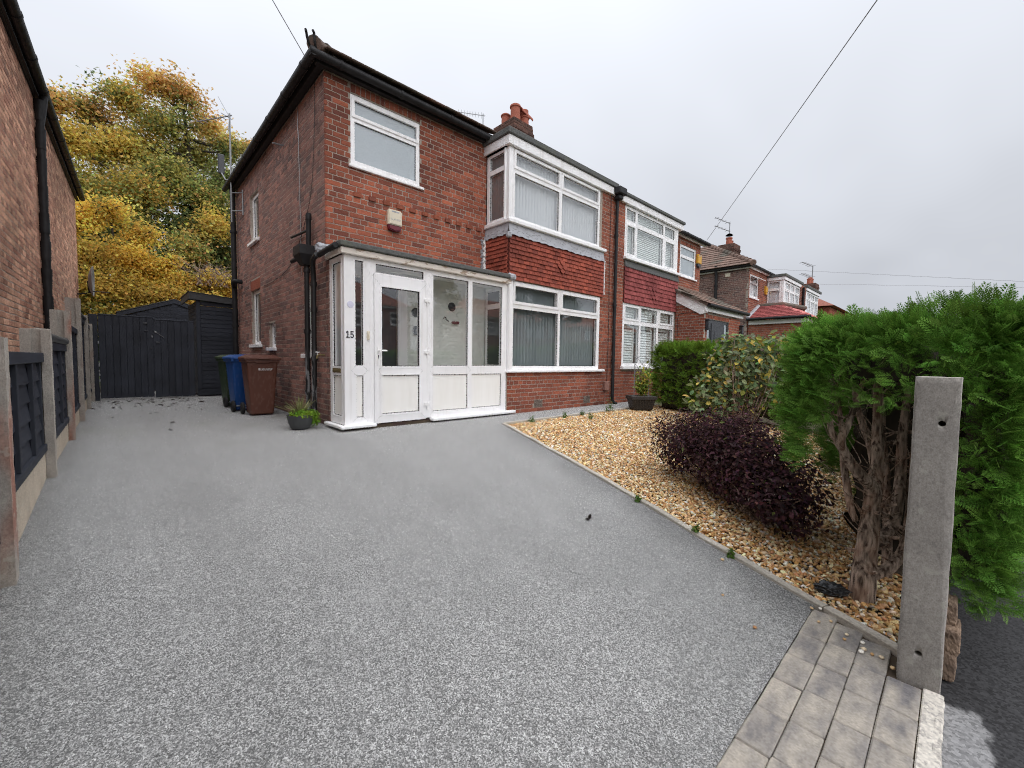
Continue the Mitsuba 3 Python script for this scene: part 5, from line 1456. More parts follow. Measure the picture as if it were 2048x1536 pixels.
def bin_(label, col, x, y, facing, tilt=0.0, z=0.30):
    """facing 0: front towards the street; 1: wheels and handle towards the street."""
    k = thing('wheelie_bin', label, 'wheelie bin', None)
    R = trimesh.transformations.rotation_matrix((math.pi if facing else 0) + tilt, [0, 0, 1])
    R[:3, 3] = [x, y, z]

    def tr(m):
        m = m.copy()
        m.apply_transform(R)
        return m

    def hull(pts, r):
        import manifold3d as md
        mm = md.Manifold.batch_hull([md.Manifold.sphere(r, 16).translate(p) for p in pts]).to_mesh()
        return trimesh.Trimesh(mm.vert_properties[:, :3], mm.tri_verts, process=False)

    r = 0.03
    body = hull([(sx * (0.17 - r), sy * 0.17 - 0.01 - sy * r, 0.02 + r) for sx in (-1, 1) for sy in (-1, 1)] + [(sx * (0.225 - r), -0.255 + r if sy < 0 else 0.255 - r, 0.90) for sx in (-1, 1) for sy in (-1, 1)], r)
    rim = hull([(sx * 0.235, sy * 0.265, z_) for sx in (-1, 1) for sy in (-1, 1) for z_ in (0.885, 0.915)], 0.012)
    b = join(tr(body), tr(rim), tr(bx(-0.10, 0.10, -0.276, -0.24, 0.86, 0.90, 0.01)))
    put(k, 'body', b, 'm_plastic', smooth=35, uv=uvc(b, col))
    put(k, 'panel_rib', join([tr(hull([(s_ * 0.12, -0.175 - 0.0, 0.10), (s_ * 0.155, -0.2445, 0.82)], 0.008)) for s_ in (-1, 1)]), 'm_plastic', smooth=40, uv=uvc(join([tr(hull([(s_ * 0.12, -0.175, 0.10), (s_ * 0.155, -0.2445, 0.82)], 0.008)) for s_ in (-1, 1)]), col))
    lid = hull([(sx * 0.245, -0.285, 0.945) for sx in (-1, 1)] + [(sx * 0.245, 0.27, 0.945) for sx in (-1, 1)] + [(sx * 0.17, sy * 0.20, 0.985) for sx in (-1, 1) for sy in (-1, 1)], 0.012)
    skirt = hull([(sx * 0.25, sy, z_) for sx in (-1, 1) for sy in (-0.295, 0.27) for z_ in (0.925, 0.945)], 0.010)
    m = join(tr(lid), tr(skirt), tr(bx(-0.09, 0.09, -0.325, -0.29, 0.925, 0.945, 0.008)), tr(bx(-0.10, 0.10, -0.12, 0.10, 0.995, 1.004, 0.004)))
    put(k, 'lid', m, 'm_plastic', smooth=35, uv=uvc(m, col))
    m = join(tr(tube([(-0.21, 0.325, 0.93), (0.21, 0.325, 0.93)], 0.014, 10)), *[tr(tube([(s_ * 0.2, 0.25, 0.91), (s_ * 0.2, 0.325, 0.93)], 0.016, 8)) for s_ in (-1, 1)])
    put(k, 'handle', m, 'm_plastic', smooth=40, uv=uvc(m, col))
    for s_ in (-1, 1):
        w = lathe([[0, -0.022], [0.09, -0.022], [0.1, -0.012], [0.1, 0.012], [0.09, 0.022], [0.055, 0.022], [0.05, 0.014], [0, 0.014]], n=24)
        w.apply_transform(trimesh.transformations.rotation_matrix(s_ * math.pi / 2, [0, 1, 0]))
        w.apply_translation([s_ * 0.215, 0.215, 0.10])
        put(k, 'wheel', tr(w), 'm_rubber', smooth=40)
    put(k, 'axle', tr(tube([(-0.2, 0.215, 0.10), (0.2, 0.215, 0.10)], 0.012, 8)), 'm_galv')
    return k, R


bb, RB = bin_('brown wheelie bin with white lettering on its front, nearest of the three', 0, 1.715, 8.00, 0, -0.02)
bin_('blue wheelie bin between the brown bin and the green bin', 1, 1.645, 8.86, 1, 0.05)
gb_, _ = bin_('dark green wheelie bin at the back of the row of three', 2, 1.66, 9.72, 1, 0.10)


def on_bin(m):                                         # lay flat lettering on the brown bin's sloping front
    v = np.array(m.vertices)
    z = v[:, 1]
    w = np.stack([v[:, 0], -0.18 - (z - 0.03) * 0.0855 - 0.0045 - v[:, 2], z], 1)
    w = w @ RB[:3, :3].T + RB[:3, 3]
    return trimesh.Trimesh(w, np.array(m.faces), process=False)


m1 = meshkit.text_mesh('STOCKPORT', 0.020, 0.001, bold=True)
m1.apply_translation([-0.015, 0.755, 0])
m2 = meshkit.text_mesh('METROPOLITAN BOROUGH COUNCIL', 0.0075, 0.001)
m2.apply_translation([-0.062, 0.735, 0])
lg = extrude(unary_union([Polygon([(-0.062, 0.757), (-0.030, 0.757), (-0.028, 0.768), (-0.036, 0.776), (-0.046, 0.782), (-0.056, 0.776), (-0.064, 0.768)])]), 0.001)
put(bb, 'lettering', join(on_bin(m1), on_bin(m2), on_bin(lg)), 'm_white')

# ================================================================== leaves, plants


def leaf_quads(P0, N, L, W, rng, bend=0.25, spin=None, lobed=False):
    """Small bent leaves (4 triangles each) at P0, with normals N, length L, width W."""
    n = len(P0)
    N = N / (np.linalg.norm(N, axis=1, keepdims=True) + 1e-9)
    a = rng.normal(0, 1, (n, 3)) if spin is None else spin
    a = a - N * (a * N).sum(1, keepdims=True)
    a /= np.linalg.norm(a, axis=1, keepdims=True) + 1e-9
    b = np.cross(N, a)
    L, W = np.broadcast_to(L, (n,))[:, None], np.broadcast_to(W, (n,))[:, None]
    if lobed:
        pr = [(0, 0, 0), (.42, .62, .06), (.55, .20, .10), (1, 0, -.12), (.55, -.20, .10), (.42, -.62, .06)]
    else:
        pr = [(0, 0, 0), (.30, .46, .10), (.68, .38, .04), (1, 0, -.14), (.68, -.38, .04), (.30, -.46, .10)]
    bb_ = bend * 2.2
    v = np.stack([P0 + a * L * x + b * W * y + N * L * (z * bb_ if x < 1 else z * bb_) for x, y, z in pr], 1)
    f = np.array([[0, 2, 1], [0, 3, 2], [0, 4, 3], [0, 5, 4]])
    F = (f[None] + (np.arange(n) * 6)[:, None, None]).reshape(-1, 3)
    return v.reshape(-1, 3), F


def leafmesh(k, name, P0, N, L, W, C, mat='m_leaf', bend=0.25, rng=RNG, kind='stuff', spin=None, lobed=False):
    v, f = leaf_quads(P0, N, L, W, rng, bend, spin, lobed)
    return put(k, name, (v, f), mat, color=np.repeat(C, 6, 0), kind=kind)


def ball(n, c, r, rng, shell=0.5):
    d = rng.normal(0, 1, (n, 3))
    d /= np.linalg.norm(d, axis=1, keepdims=True)
    q = rng.random((n, 1)) ** shell
    return np.array(c) + d * q * np.array(r), d


def jitter(c, n, rng, s=0.25):
    c = np.asarray(c, float)
    return np.clip(c * np.exp(rng.normal(0, s, (n, 1))) * np.exp(rng.normal(0, s * .3, (n, 3))), 0, 0.9)


# pot by the downpipe
pk = thing('potted_plant', 'grey round pot with a spiky cream-striped plant over green trailing leaves by the downpipe', 'potted plant')
pc = np.array([1.76, 6.02, 0.30])
put(pk, 'pot', lathe([[0, 0.003], [0.09, 0.003], [0.115, 0.02], [0.145, 0.09], [0.163, 0.185], [0.168, 0.19], [0.165, 0.197], [0.150, 0.19], [0.14, 0.15], [0, 0.15]], pc, 32), 'm_plastic_grey', smooth=40)
put(pk, 'soil', lathe([[0, 0.175], [0.14, 0.165]], pc, 20), 'm_soil')
for i in range(34):
    az, el = RNG.uniform(0, 2 * np.pi), RNG.uniform(0.35, 1.45)
    L = RNG.uniform(0.20, 0.36)
    t = np.linspace(0, 1, 6)
    hd = np.array([math.cos(az), math.sin(az), 0])
    p = pc + [0, 0, 0.19] + hd * (t[:, None] * L * math.cos(el)) + np.array([0, 0, 1]) * (t * L * math.sin(el) - 0.10 * L * t ** 2)[:, None]
    sd = np.cross(hd, [0, 0, 1]) * 0.010
    w = np.array([0.5, 0.9, 1, 0.8, 0.5, 0.02])[:, None]
    v = np.vstack([p - sd * w, p + [0, 0, 0.003], p + sd * w])
    f = []
    for j in range(5):
        for o in (0, 6):
            a = o + j
            f += [[a, a + 6, a + 7], [a, a + 7, a + 1]]
    cc = np.vstack([np.tile([0.50, 0.46, 0.22], (6, 1)), np.tile([0.13, 0.19, 0.06], (6, 1)), np.tile([0.52, 0.48, 0.24], (6, 1))]) * RNG.uniform(0.7, 1.1)
    put(pk, 'spiky_leaf', trimesh.Trimesh(v, f, process=False), 'm_leaf', smooth=True, color=cc)
q, d = ball(700, pc + [0.03, -0.01, 0.205], (0.20, 0.18, 0.075), RNG)
q2, d2 = ball(260, pc + [0.17, -0.03, 0.14], (0.08, 0.08, 0.12), RNG)
q, d = np.vstack([q, q2]), np.vstack([d, d2])
leafmesh(pk, 'foliage', q, d + [0, 0, 0.5], RNG.uniform(.022, .04, len(q)), RNG.uniform(.016, .028, len(q)), jitter((0.17, 0.30, 0.035), len(q), RNG, 0.3))

# planter with trellis
tk = thing('planter', 'dark ribbed planter on the gravel holding a yellow-green plant and a wire trellis', 'planter')
tc = np.array([7.83, 4.46, 0.29])
rib = []
for side in range(4):
    pass
import manifold3d as md
mm = md.Manifold.batch_hull([md.Manifold.sphere(0.03, 16).translate((sx * 0.17, sy * 0.13, z)) if z < 0.1 else md.Manifold.sphere(0.03, 16).translate((sx * 0.215, sy * 0.165, z)) for sx in (-1, 1) for sy in (-1, 1) for z in (0.03, 0.24)]).to_mesh()
Rz = trimesh.transformations.rotation_matrix(math.radians(-40), [0, 0, 1])
Rz[:3, 3] = tc


def tt(m):
    m = m.copy()
    m.apply_transform(Rz)
    return m


put(tk, 'pot', tt(trimesh.Trimesh(mm.vert_properties[:, :3], mm.tri_verts, process=False)), 'm_planter', smooth=40)
mm = md.Manifold.batch_hull([md.Manifold.sphere(0.012, 12).translate((sx * 0.25, sy * 0.20, z)) for sx in (-1, 1) for sy in (-1, 1) for z in (0.225, 0.275)]).to_mesh()
put(tk, 'rim', tt(trimesh.Trimesh(mm.vert_properties[:, :3], mm.tri_verts, process=False)), 'm_planter', smooth=40)
ribs = []
for i in range(12):
    x = -0.19 + i * 0.0345
    ribs.append(tt(tube([(x * 0.85, -0.158, 0.02), (x, -0.196, 0.215)], 0.009, 6)))
put(tk, 'ribs', join(ribs), 'm_planter', smooth=40, kind='stuff')
tr_ = []
arch = [(-0.15, 0, 0.2), (-0.15, 0, 0.95)] + [(0.15 * math.cos(t), 0, 0.95 + 0.15 * math.sin(t)) for t in np.linspace(np.pi, 0, 12)][1:-1] + [(0.15, 0, 0.95), (0.15, 0, 0.2)]
tr_.append(tt(tube(arch, 0.009, 6)))
for a, b in (((-0.15, 0, .95), (0.10, 0, 0.62)), ((0.15, 0, .95), (-.10, 0, .62)), ((-0.1, 0, 1.06), (0.15, 0, .75)), ((0.1, 0, 1.06), (-0.15, 0, .75)), ((-0.15, 0, 0.6), (0.15, 0, 0.6))):
    tr_.append(tt(tube([a, b], 0.005, 5)))
put(tk, 'trellis', join(tr_), 'm_galv', smooth=40)
st, q = [], []
for i in range(9):
    az = RNG.uniform(0, 6.28)
    c = curve([tc + [0, 0, .25], tc + [.05 * math.cos(az), .05 * math.sin(az), .45], tc + [.11 * math.cos(az), .11 * math.sin(az), RNG.uniform(.6, .85)]], 5)
    st.append(tube(c, 0.004, 5))
    q.append(np.repeat(c[3:], 9, 0) + RNG.normal(0, 0.045, (len(c[3:]) * 9, 3)))
q = np.vstack(q)
put(tk, 'stems', join(st), 'm_bark', smooth=40, kind='stuff')
leafmesh(tk, 'foliage', q, RNG.normal(0, 1, q.shape) + [-.3, -.6, 0.5], RNG.uniform(.04, .075, len(q)), RNG.uniform(.03, .05, len(q)), np.where(RNG.random((len(q), 1)) < 0.35, jitter((0.42, 0.36, 0.07), len(q), RNG), jitter((0.17, 0.25, 0.055), len(q), RNG)))

# ================================================================== gravel bed with timber edging
bed = [(2.64, 0.43), (2.85, 1.0), (3.15, 1.72), (3.54, 2.72), (4.245, 4.66), (8.9, 4.66), (8.9, 0.2), (2.5, -0.02), (2.44, 0.10)]
BP = Polygon(bed)
from shapely import contains_xy
ED = thing('gravel_edging', 'weathered timber edging boards around the gravel bed', 'edging')
ey = np.array([0.115, 0.41, 1.0, 1.72, 2.72, 4.685])
ex = np.array([2.455, 2.615, 2.84, 3.14, 3.525, 4.225])
for a, b in ((0, 1), (1, 4), (4, 5)):
    ys_ = np.linspace(ey[a] + (0.004 if a else 0), ey[b] - (0.004 if b < 5 else 0), 3 if a == 0 else 14)
    xs_ = np.interp(ys_, ey, ex)
    t = np.gradient(np.stack([xs_, ys_], 1), axis=0)
    t /= np.linalg.norm(t, axis=1, keepdims=True)
    nn = np.stack([t[:, 1], -t[:, 0]], 1)
    w = 0.024
    v = []
    for i in range(len(ys_)):
        z1 = gz(ys_[i]) + 0.022 + 0.004 * math.sin(ys_[i] * 9)
        for s_, z in ((-w, -0.1), (-w, z1 - .005), (-w + .005, z1), (w - .005, z1), (w, z1 - .005), (w, -0.1)):
            v.append([xs_[i] + nn[i, 0] * s_, ys_[i] + nn[i, 1] * s_, z if z > 0 or z1 > 0.2 else z])
    v = np.array(v)
    v += (meshkit.fbm(v * 30, 2)[:, None] - 0.5) * 0.004
    f = []
    for i in range(len(ys_) - 1):
        for j in range(5):
            p = i * 6 + j
            f += [[p, p + 6, p + 7], [p, p + 7, p + 1]]
    L = (len(ys_) - 1) * 6
    f += [[0, 1, 5], [1, 4, 5], [1, 2, 4], [2, 3, 4], [L, L + 5, L + 1], [L + 1, L + 5, L + 4], [L + 1, L + 4, L + 2], [L + 2, L + 4, L + 3]]
    put(ED, 'board', trimesh.Trimesh(v, np.array(f)[:, ::-1], process=False), 'm_wood2')
scene['m_wood2'] = {'type': 'twosided', 'bsdf': scene['m_wood']}
for x in (4.25, 6.3):
    m = bx(x, x + 2.045 if x < 6 else 9.0, 4.665, 4.705, 0.18, 0.322, 0.005)
    put(ED, 'board', m, 'm_wood2')


def pebbles():
    ico0 = trimesh.creation.icosphere(subdivisions=0)
    ico1 = trimesh.creation.icosphere(subdivisions=1)
    V, F, C = [], [], []
    rng = np.random.default_rng(3)
    at = 0
    pal = np.array([(0.50, 0.30, 0.13), (0.62, 0.44, 0.24), (0.40, 0.21, 0.085), (0.72, 0.60, 0.42), (0.80, 0.76, 0.68), (0.30, 0.19, 0.11), (0.36, 0.33, 0.29), (0.55, 0.36, 0.20), (0.45, 0.25, 0.13), (0.20, 0.15, 0.11)])
    pw = np.array([.20, .19, .13, .16, .09, .05, .025, .09, .055, .01])
    zones = [(0.0, 2.75, 0.0172, ico1), (2.75, 5.0, 0.0178, ico0), (5.0, 99, 0.0215, ico0)]
    for d0, d1, sp, ico in zones:
        g = np.stack(np.meshgrid(np.arange(2.4, 8.9, sp), np.arange(-0.03, 4.66, sp)), -1).reshape(-1, 2)
        g = g + rng.uniform(-sp * .55, sp * .55, g.shape)
        d = np.hypot(g[:, 0], g[:, 1])
        g = g[(d >= d0) & (d < d1) & contains_xy(BP, g[:, 0], g[:, 1])]
        # nothing is seen under the hedge further along the front, nor behind the far shrubs
        g = g[~((g[:, 1] < 0.25) & (g[:, 0] > 3.4))]
        n = len(g)
        s = sp * rng.uniform(0.5, 0.95, (n, 1)) * np.where(rng.random((n, 1)) < 0.08, 1.35, 1.0)
        ax = s * np.stack([rng.uniform(.8, 1.25, n), rng.uniform(.6, .95, n), rng.uniform(.38, .68, n)], 1)
        a = rng.uniform(0, 2 * np.pi, n)
        tl = rng.normal(0, 0.35, (n, 2))
        v = ico.vertices[None] * (1 + 0.16 * rng.normal(0, 1, (n, len(ico.vertices), 1))) * ax[:, None]
        v[:, :, 2] += v[:, :, 0] * tl[:, :1] + v[:, :, 1] * tl[:, 1:]
        c, s_ = np.cos(a)[:, None], np.sin(a)[:, None]
        x, y = v[:, :, 0] * c - v[:, :, 1] * s_, v[:, :, 0] * s_ + v[:, :, 1] * c
        und = 0.02 * (meshkit.fbm(np.stack([g[:, 0] * 2.3, g[:, 1] * 2.3, g[:, 0] * 0], 1), 2) - 0.5)
        z = v[:, :, 2] + (gz(g[:, 1]) - 0.012 + und + rng.uniform(-.008, .010, n))[:, None]
        v = np.stack([x + g[:, :1], y + g[:, 1:], z], -1)
        V.append(v.reshape(-1, 3))
        F.append((ico.faces[None] + (np.arange(n) * len(ico.vertices))[:, None, None]).reshape(-1, 3) + at)
        at += n * len(ico.vertices)
        col = pal[rng.choice(len(pal), n, p=pw)] * np.array([1.12, 1.10, 1.0]) * np.exp(rng.normal(0, 0.16, (n, 1))) * np.exp(rng.normal(0, 0.05, (n, 3)))
        C.append(np.repeat(np.clip(col, 0, 0.88), len(ico.vertices), 0))
    # strays on the block paving and along the board
    g = np.array([[2.50, .37], [2.43, .30], [2.41, .24], [2.38, .30], [2.36, .23], [2.345, .20], [2.33, .235], [2.30, .13], [2.31, .10], [2.59, .43], [2.56, .46], [2.45, .41], [2.70, .95], [2.35, .17], [2.15, .60], [2.3, 0.8]])
    n = len(g)
    v = ico1.vertices[None] * (1 + .12 * rng.normal(0, 1, (n, len(ico1.vertices), 1))) * (np.array([.013, .010, .006]) * rng.uniform(.6, 1.1, (n, 1)))[:, None]
    v = v + np.stack([g[:, 0], g[:, 1], gz(g[:, 1]) + .006], 1)[:, None]
    V.append(v.reshape(-1, 3))
    F.append((ico1.faces[None] + (np.arange(n) * len(ico1.vertices))[:, None, None]).reshape(-1, 3) + at)
    C.append(np.repeat(pal[rng.choice(5, n)], len(ico1.vertices), 0))
    return np.vstack(V), np.vstack(F), np.vstack(C)


pv, pf, pc_ = pebbles()
single('gravel', 'golden and white rounded gravel filling the front garden bed', 'gravel', (pv, pf), 'm_vertex', smooth=True, color=pc_, kind='stuff')
v = np.array([[x, y, gz(y) - 0.025] for x, y in bed] + [[6.0, 2.5, gz(2.5) - 0.025]])
n = len(bed)
bz = sheet(np.linspace(2.3, 9.0, 12), [-0.02, 0.45, 1.0, 2, 3, 4.2, 4.67], lambda x, y: gz(y) - 0.024)
bv = np.array(bz.vertices)
bv[:, 0] = np.maximum(bv[:, 0], np.interp(bv[:, 1], ey, ex))
single('bed_soil', 'soil under the gravel bed', None, trimesh.Trimesh(bv, bz.faces, process=False), 'm_soil', kind='structure')

# small weeds
for i, (x, y, s, lab) in enumerate(((6.95, 4.62, 1.5, 'tallest weed in the gravel, close to the potted trellis'), (5.55, 4.58, 0.8, 'low weed at the path edge nearest the air brick'), (4.75, 4.60, 0.75, 'spreading low weed by the front corner of the gravel'), (5.9, 4.30, 0.9, 'small weed standing inside the gravel, a little off the path'), (6.1, 4.63, 0.6, 'tiny weed at the path edge under the bay window'),
                                    (3.13, 1.78, 0.42, 'flat weed by the timber board, farthest up the driveway edge'), (2.93, 1.22, 0.45, 'grassy weed growing against the timber board beside the purple shrub'), (2.79, 0.93, 0.36, 'upright dry weed against the timber board close to the trunk'))):
    k = thing('weed', lab, 'weed')
    n = int(60 * (0.6 + s))
    q, d = ball(n, (x, y, gz(y) + 0.03 * s), (0.09 * s, 0.06 * s, 0.07 * s), RNG)
    q[:, 2] = np.maximum(q[:, 2], gz(y) + .005) + (RNG.random(n) ** 3) * 0.10 * s
    leafmesh(k, 'leaves', q, d + [0, 0, .6], RNG.uniform(.02, .05, n) * s ** .5, RNG.uniform(.008, .018, n), jitter((0.085, 0.15, 0.035), n, RNG))

bag = trimesh.creation.icosphere(subdivisions=4, radius=1.0)
w = meshkit.fbm(bag.vertices * 2.2 + 4, 4) + 0.5 * meshkit.fbm(bag.vertices * 6 + 1, 3)
bag.vertices *= (0.45 + 0.75 * w[:, None])
bag.vertices *= [0.075, 0.045, 0.032]
bag.apply_transform(trimesh.transformations.rotation_matrix(math.radians(-65), [0, 0, 1]))
bag.apply_translation([2.82, 0.42, 0.028])
single('plastic_bag', 'crumpled black plastic bag lying on the gravel beside the hedge trunk', 'bag', bag, 'm_bag', smooth=40)
scene['m_bag'] = P((0.012, 0.013, 0.015), 0.3, specular=0.6)

# fallen leaves
for x, y, lab in ((2.46, 1.79, 'single dark curled leaf in the middle of the driveway'), (0.45, 6.9, 'dark fallen leaf lying alone on the driveway short of the gate')):
    k = thing('fallen_leaf', lab, 'leaf')
    v, f = leaf_quads(np.array([[x, y, gz(y) + 0.008], [x + .01, y, gz(y) + 0.012]]), np.array([[0.2, -.3, 1], [-.6, -.3, .7]]), 0.05, 0.028, RNG, 0.6)
    put(k, 'blade', (v, f), 'm_leaf', color=np.tile([0.02, 0.016, 0.012], (12, 1)))
n = 130
q = np.stack([RNG.uniform(-.35, 1.35, n), 12.3 - RNG.gamma(1.6, 0.9, n), np.full(n, 0.306)], 1)
q = q[q[:, 1] > 7.5]
v, f = leaf_quads(q, np.tile([0, 0, 1.0], (len(q), 1)) + RNG.normal(0, .3, (len(q), 3)), RNG.uniform(.03, .08, len(q)), RNG.uniform(.02, .05, len(q)), RNG, 0.6)
single('leaf_litter', 'scattered dark fallen leaves in front of the gate', 'leaves', (v, f), 'm_leaf', color=np.repeat(jitter((0.03, 0.022, 0.015), len(q), RNG, 0.4), 6, 0), kind='stuff')

# ================================================================== the near gate post
import manifold3d as md
pm_ = md.Manifold.cube((0.145, 0.128, 1.30)).translate((2.262, -0.010, -0.09))
for y, z in ((0.036, 1.035), (0.058, 0.125)):
    pm_ = pm_ - md.Manifold.cylinder(0.3, 0.011, 0.011, 20).rotate((0, 90, 0)).translate((2.2, y, z))
pm_ = pm_.refine_to_length(0.03).to_mesh()
gpv, gpf = np.array(pm_.vert_properties[:, :3]), np.array(pm_.tri_verts)
gpv += (meshkit.fbm(gpv * 9, 2)[:, None] - 0.5) * 0.006
e = (np.abs(gpv[:, 1] - 0.054) > 0.058) & ((gpv[:, 0] < 2.27) | (gpv[:, 0] > 2.40))
gpv[e] += (np.array([2.335, 0.054, 0])[None] - gpv[e] * [1, 1, 0]) * 0.05
single('gate_post', 'weathered grey concrete gate post with two drilled holes in front of the conifer hedge', 'post', trimesh.Trimesh(gpv, gpf, process=False), 'm_concrete', smooth=True, uv=np.tile([0.18, 0.0], (len(gpv), 1)))
sw = thing('stone_pile', 'few flat brown stones stacked against the foot of the gate post', 'stones')
for i, (x, y, z, a, b, c) in enumerate(((2.46, -0.020, 0.035, 0.045, 0.026, 0.060), (2.49, -0.026, 0.14, 0.07, 0.028, 0.052), (2.52, -0.016, 0.235, 0.06, 0.025, 0.045))):
    m = trimesh.creation.box((2, 2, 2))
    m = trimesh.Trimesh(*trimesh.remesh.subdivide_to_size(m.vertices, m.faces, 0.16), process=False)
    nrm = np.linalg.norm(m.vertices ** 4, axis=1, keepdims=True) ** 0.25
    m.vertices = m.vertices / np.maximum(nrm, .8) * (0.80 + 0.22 * meshkit.fbm(m.vertices * 1.3 + i * 7, 3)[:, None] + 0.22 * meshkit.fbm(m.vertices * 4.5 + i * 3, 3)[:, None])
    m.vertices = m.vertices * [a, b, c] + [x, y, z]
    put(sw, 'stone', m, 'm_stone', smooth=50)


def f_stone(p, n, uv):
    g = fbm(p.x * 24, p.y * 24, p.z * 24, 4)
    return mix((0.08, 0.055, 0.042), (0.34, 0.24, 0.17), g)


scene['m_stone'] = P(proc(f_stone), 0.9)

# ================================================================== conifer hedges


def frond(lod):
    """One feathery spray lying in the xy plane, growing along +x; about 1 long. Returns vertices, faces and how near each vertex is to a tip."""
    V, F, Tp = [], [], []

    def strip(a, b, w0, lift=0.0, one=False):
        a, b = np.array(a, float), np.array(b, float)
        d = (b - a) / (np.linalg.norm(b - a) + 1e-9)
        s = np.array([-d[1], d[0], 0]) * w0
        m = a * 0.45 + b * 0.55
        k = len(V)
        if one:
            V.extend([a - s, a + s + [0, 0, lift], b])
            F.append([k, k + 2, k + 1])
            Tp.extend([0.55, 0.55, 1.0])
            return
        V.extend([a, m + s + [0, 0, lift], b, m - s + [0, 0, lift]])
        F.extend([[k, k + 3, k + 2], [k, k + 2, k + 1]])
        Tp.extend([0.25, 0.55, 1.0, 0.55])
    n = {0: 8, 1: 6, 2: 5}[lod]
    strip((0, 0, 0), (1, 0, -0.06), 0.014)
    for i in range(n):
        for s in (-1, 1):
            t = 0.12 + 0.80 * (i + (0.3 if s > 0 else 0)) / n
            L = 0.42 * (1 - t) ** 0.7 + 0.09
            a = math.radians(46 - 14 * t) * s
            o = np.array([t, 0, -0.06 * t * t])
            e = o + L * np.array([math.cos(a), math.sin(a), 0.03 - 0.12 * L])
            strip(o, e, {0: 0.014, 1: 0.018, 2: 0.034}[lod], 0.01)
            if lod < 2:
                for j in range(3 if lod == 0 else 2):
                    for s2 in (-1, 1):
                        tt_ = (0.22 + 0.27 * j) if lod == 0 else (0.35 + 0.4 * j)
                        p = o + (e - o) * tt_
                        a2 = a + s2 * math.radians(38)
                        l2 = (0.15 if lod == 0 else 0.15) * (1.15 - tt_) * (0.6 + L)
                        strip(p, p + l2 * np.array([math.cos(a2), math.sin(a2), 0.1]), 0.013 if lod == 0 else 0.018, one=True)
    return np.array(V), np.array(F), np.array(Tp)


FRONDS = [frond(k) for k in range(3)]


def fronds(P0, D, N, L, C, lod, rng):
    v0, f0, tp = FRONDS[lod]
    n = len(P0)
    D = D / np.linalg.norm(D, axis=1, keepdims=True)
    N = N - D * (N * D).sum(1, keepdims=True)
    N /= np.linalg.norm(N, axis=1, keepdims=True) + 1e-9
    S = np.cross(N, D)
    L = L[:, None, None]
    v = P0[:, None] + L * (v0[None, :, :1] * D[:, None] + v0[None, :, 1:2] * S[:, None] * rng.uniform(0.75, 1.15, (n, 1, 1)) + v0[None, :, 2:] * N[:, None])
    f = f0[None] + (np.arange(n) * len(v0))[:, None, None]
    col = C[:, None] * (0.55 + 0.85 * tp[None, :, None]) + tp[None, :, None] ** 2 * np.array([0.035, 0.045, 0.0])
    return v.reshape(-1, 3), f.reshape(-1, 3), np.clip(col, 0, 0.9).reshape(-1, 3)


def hedge(k, lo, hi, dens, base, keep=lambda p: np.ones(len(p), bool), seed=1, size=(0.13, 0.26), lods=(3.2, 5.0), p=4.0, sweep=(0, 0, 0), amp=0.09):
    rng = np.random.default_rng(seed)
    lo, hi = np.array(lo), np.array(hi)
    c, h = (lo + hi) / 2, (hi - lo) / 2
    areas = np.array([h[1] * h[2], h[1] * h[2], h[0] * h[2], h[0] * h[2], h[0] * h[1]]) * 4
    n = int(areas.sum() * dens)
    face = rng.choice(5, n, p=areas / areas.sum())
    q = rng.uniform(-1, 1, (n, 3))
    for i, (ax, s) in enumerate(((0, -1), (0, 1), (1, -1), (1, 1), (2, 1))):
        q[face == i, ax] = s
    hh = h / h.min()
    # round the box: pull towards a superellipsoid measured in equal units
    r = h.min() * 0.46
    P_ = c + q * h
    inner = np.clip(P_, lo + r, hi - r)
    inner[:, 2] = np.minimum(P_[:, 2], hi[2] - r)
    d = P_ - inner
    L = np.linalg.norm(d, axis=1, keepdims=True)
    N = d / np.maximum(L, 1e-6)
    P_ = np.where(L > r, inner + N * r, P_)
    lump = meshkit.fbm(P_ * 2.6 + seed, 3, seed)[:, None] - 0.5
    lump2 = meshkit.fbm(P_ * 7 + seed, 2, seed + 4)[:, None] - 0.5
    P_ = P_ + N * (lump * 2 * amp + lump2 * amp * 0.7)
    dep = rng.exponential(0.075, (n, 1))
    P_ = P_ - N * (dep + 0.08)
    ok = keep(P_)
    P_, N = P_[ok], N[ok]
    n = len(P_)
    D = N * 0.85 + np.array([0, 0, 0.28]) + np.array(sweep) + rng.normal(0, 0.38, (n, 3))
    up = np.array([0, 0, 1.0]) * 0.55 + N * 0.35 + rng.normal(0, 0.5, (n, 3))
    clump = meshkit.fbm(P_ * 4 + 9, 2, seed + 2)[:, None]
    C = np.array(base) * np.exp(rng.normal(0, 0.32, (n, 1)) + (clump - 0.5) * 1.3) * np.exp(rng.normal(0, 0.06, (n, 3)))
    shoot = (N[:, 2] > 0.75) & (rng.random(n) < 0.04)
    Ls = rng.uniform(*size, n) * np.where(rng.random(n) < 0.03, 1.2, 1.0) * np.where(shoot, 1.12, 1.0)
    D[shoot] = D[shoot] * 0.45 + np.array([0, 0, 0.9])
    dist = np.hypot(P_[:, 0], P_[:, 1])
    out = []
    for lod, (a, b) in enumerate(((0, lods[0]), (lods[0], lods[1]), (lods[1], 1e9))):
        s = (dist >= a) & (dist < b)
        if s.any():
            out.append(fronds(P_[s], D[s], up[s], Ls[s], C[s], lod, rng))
    at, VV_, FF_, CC_ = 0, [], [], []
    for v, f, cc in out:
        VV_.append(v)
        FF_.append(f + at)
        CC_.append(cc)
        at += len(v)
    put(k, 'foliage', (np.vstack(VV_), np.vstack(FF_)), 'm_leaf', color=np.vstack(CC_), kind='stuff')


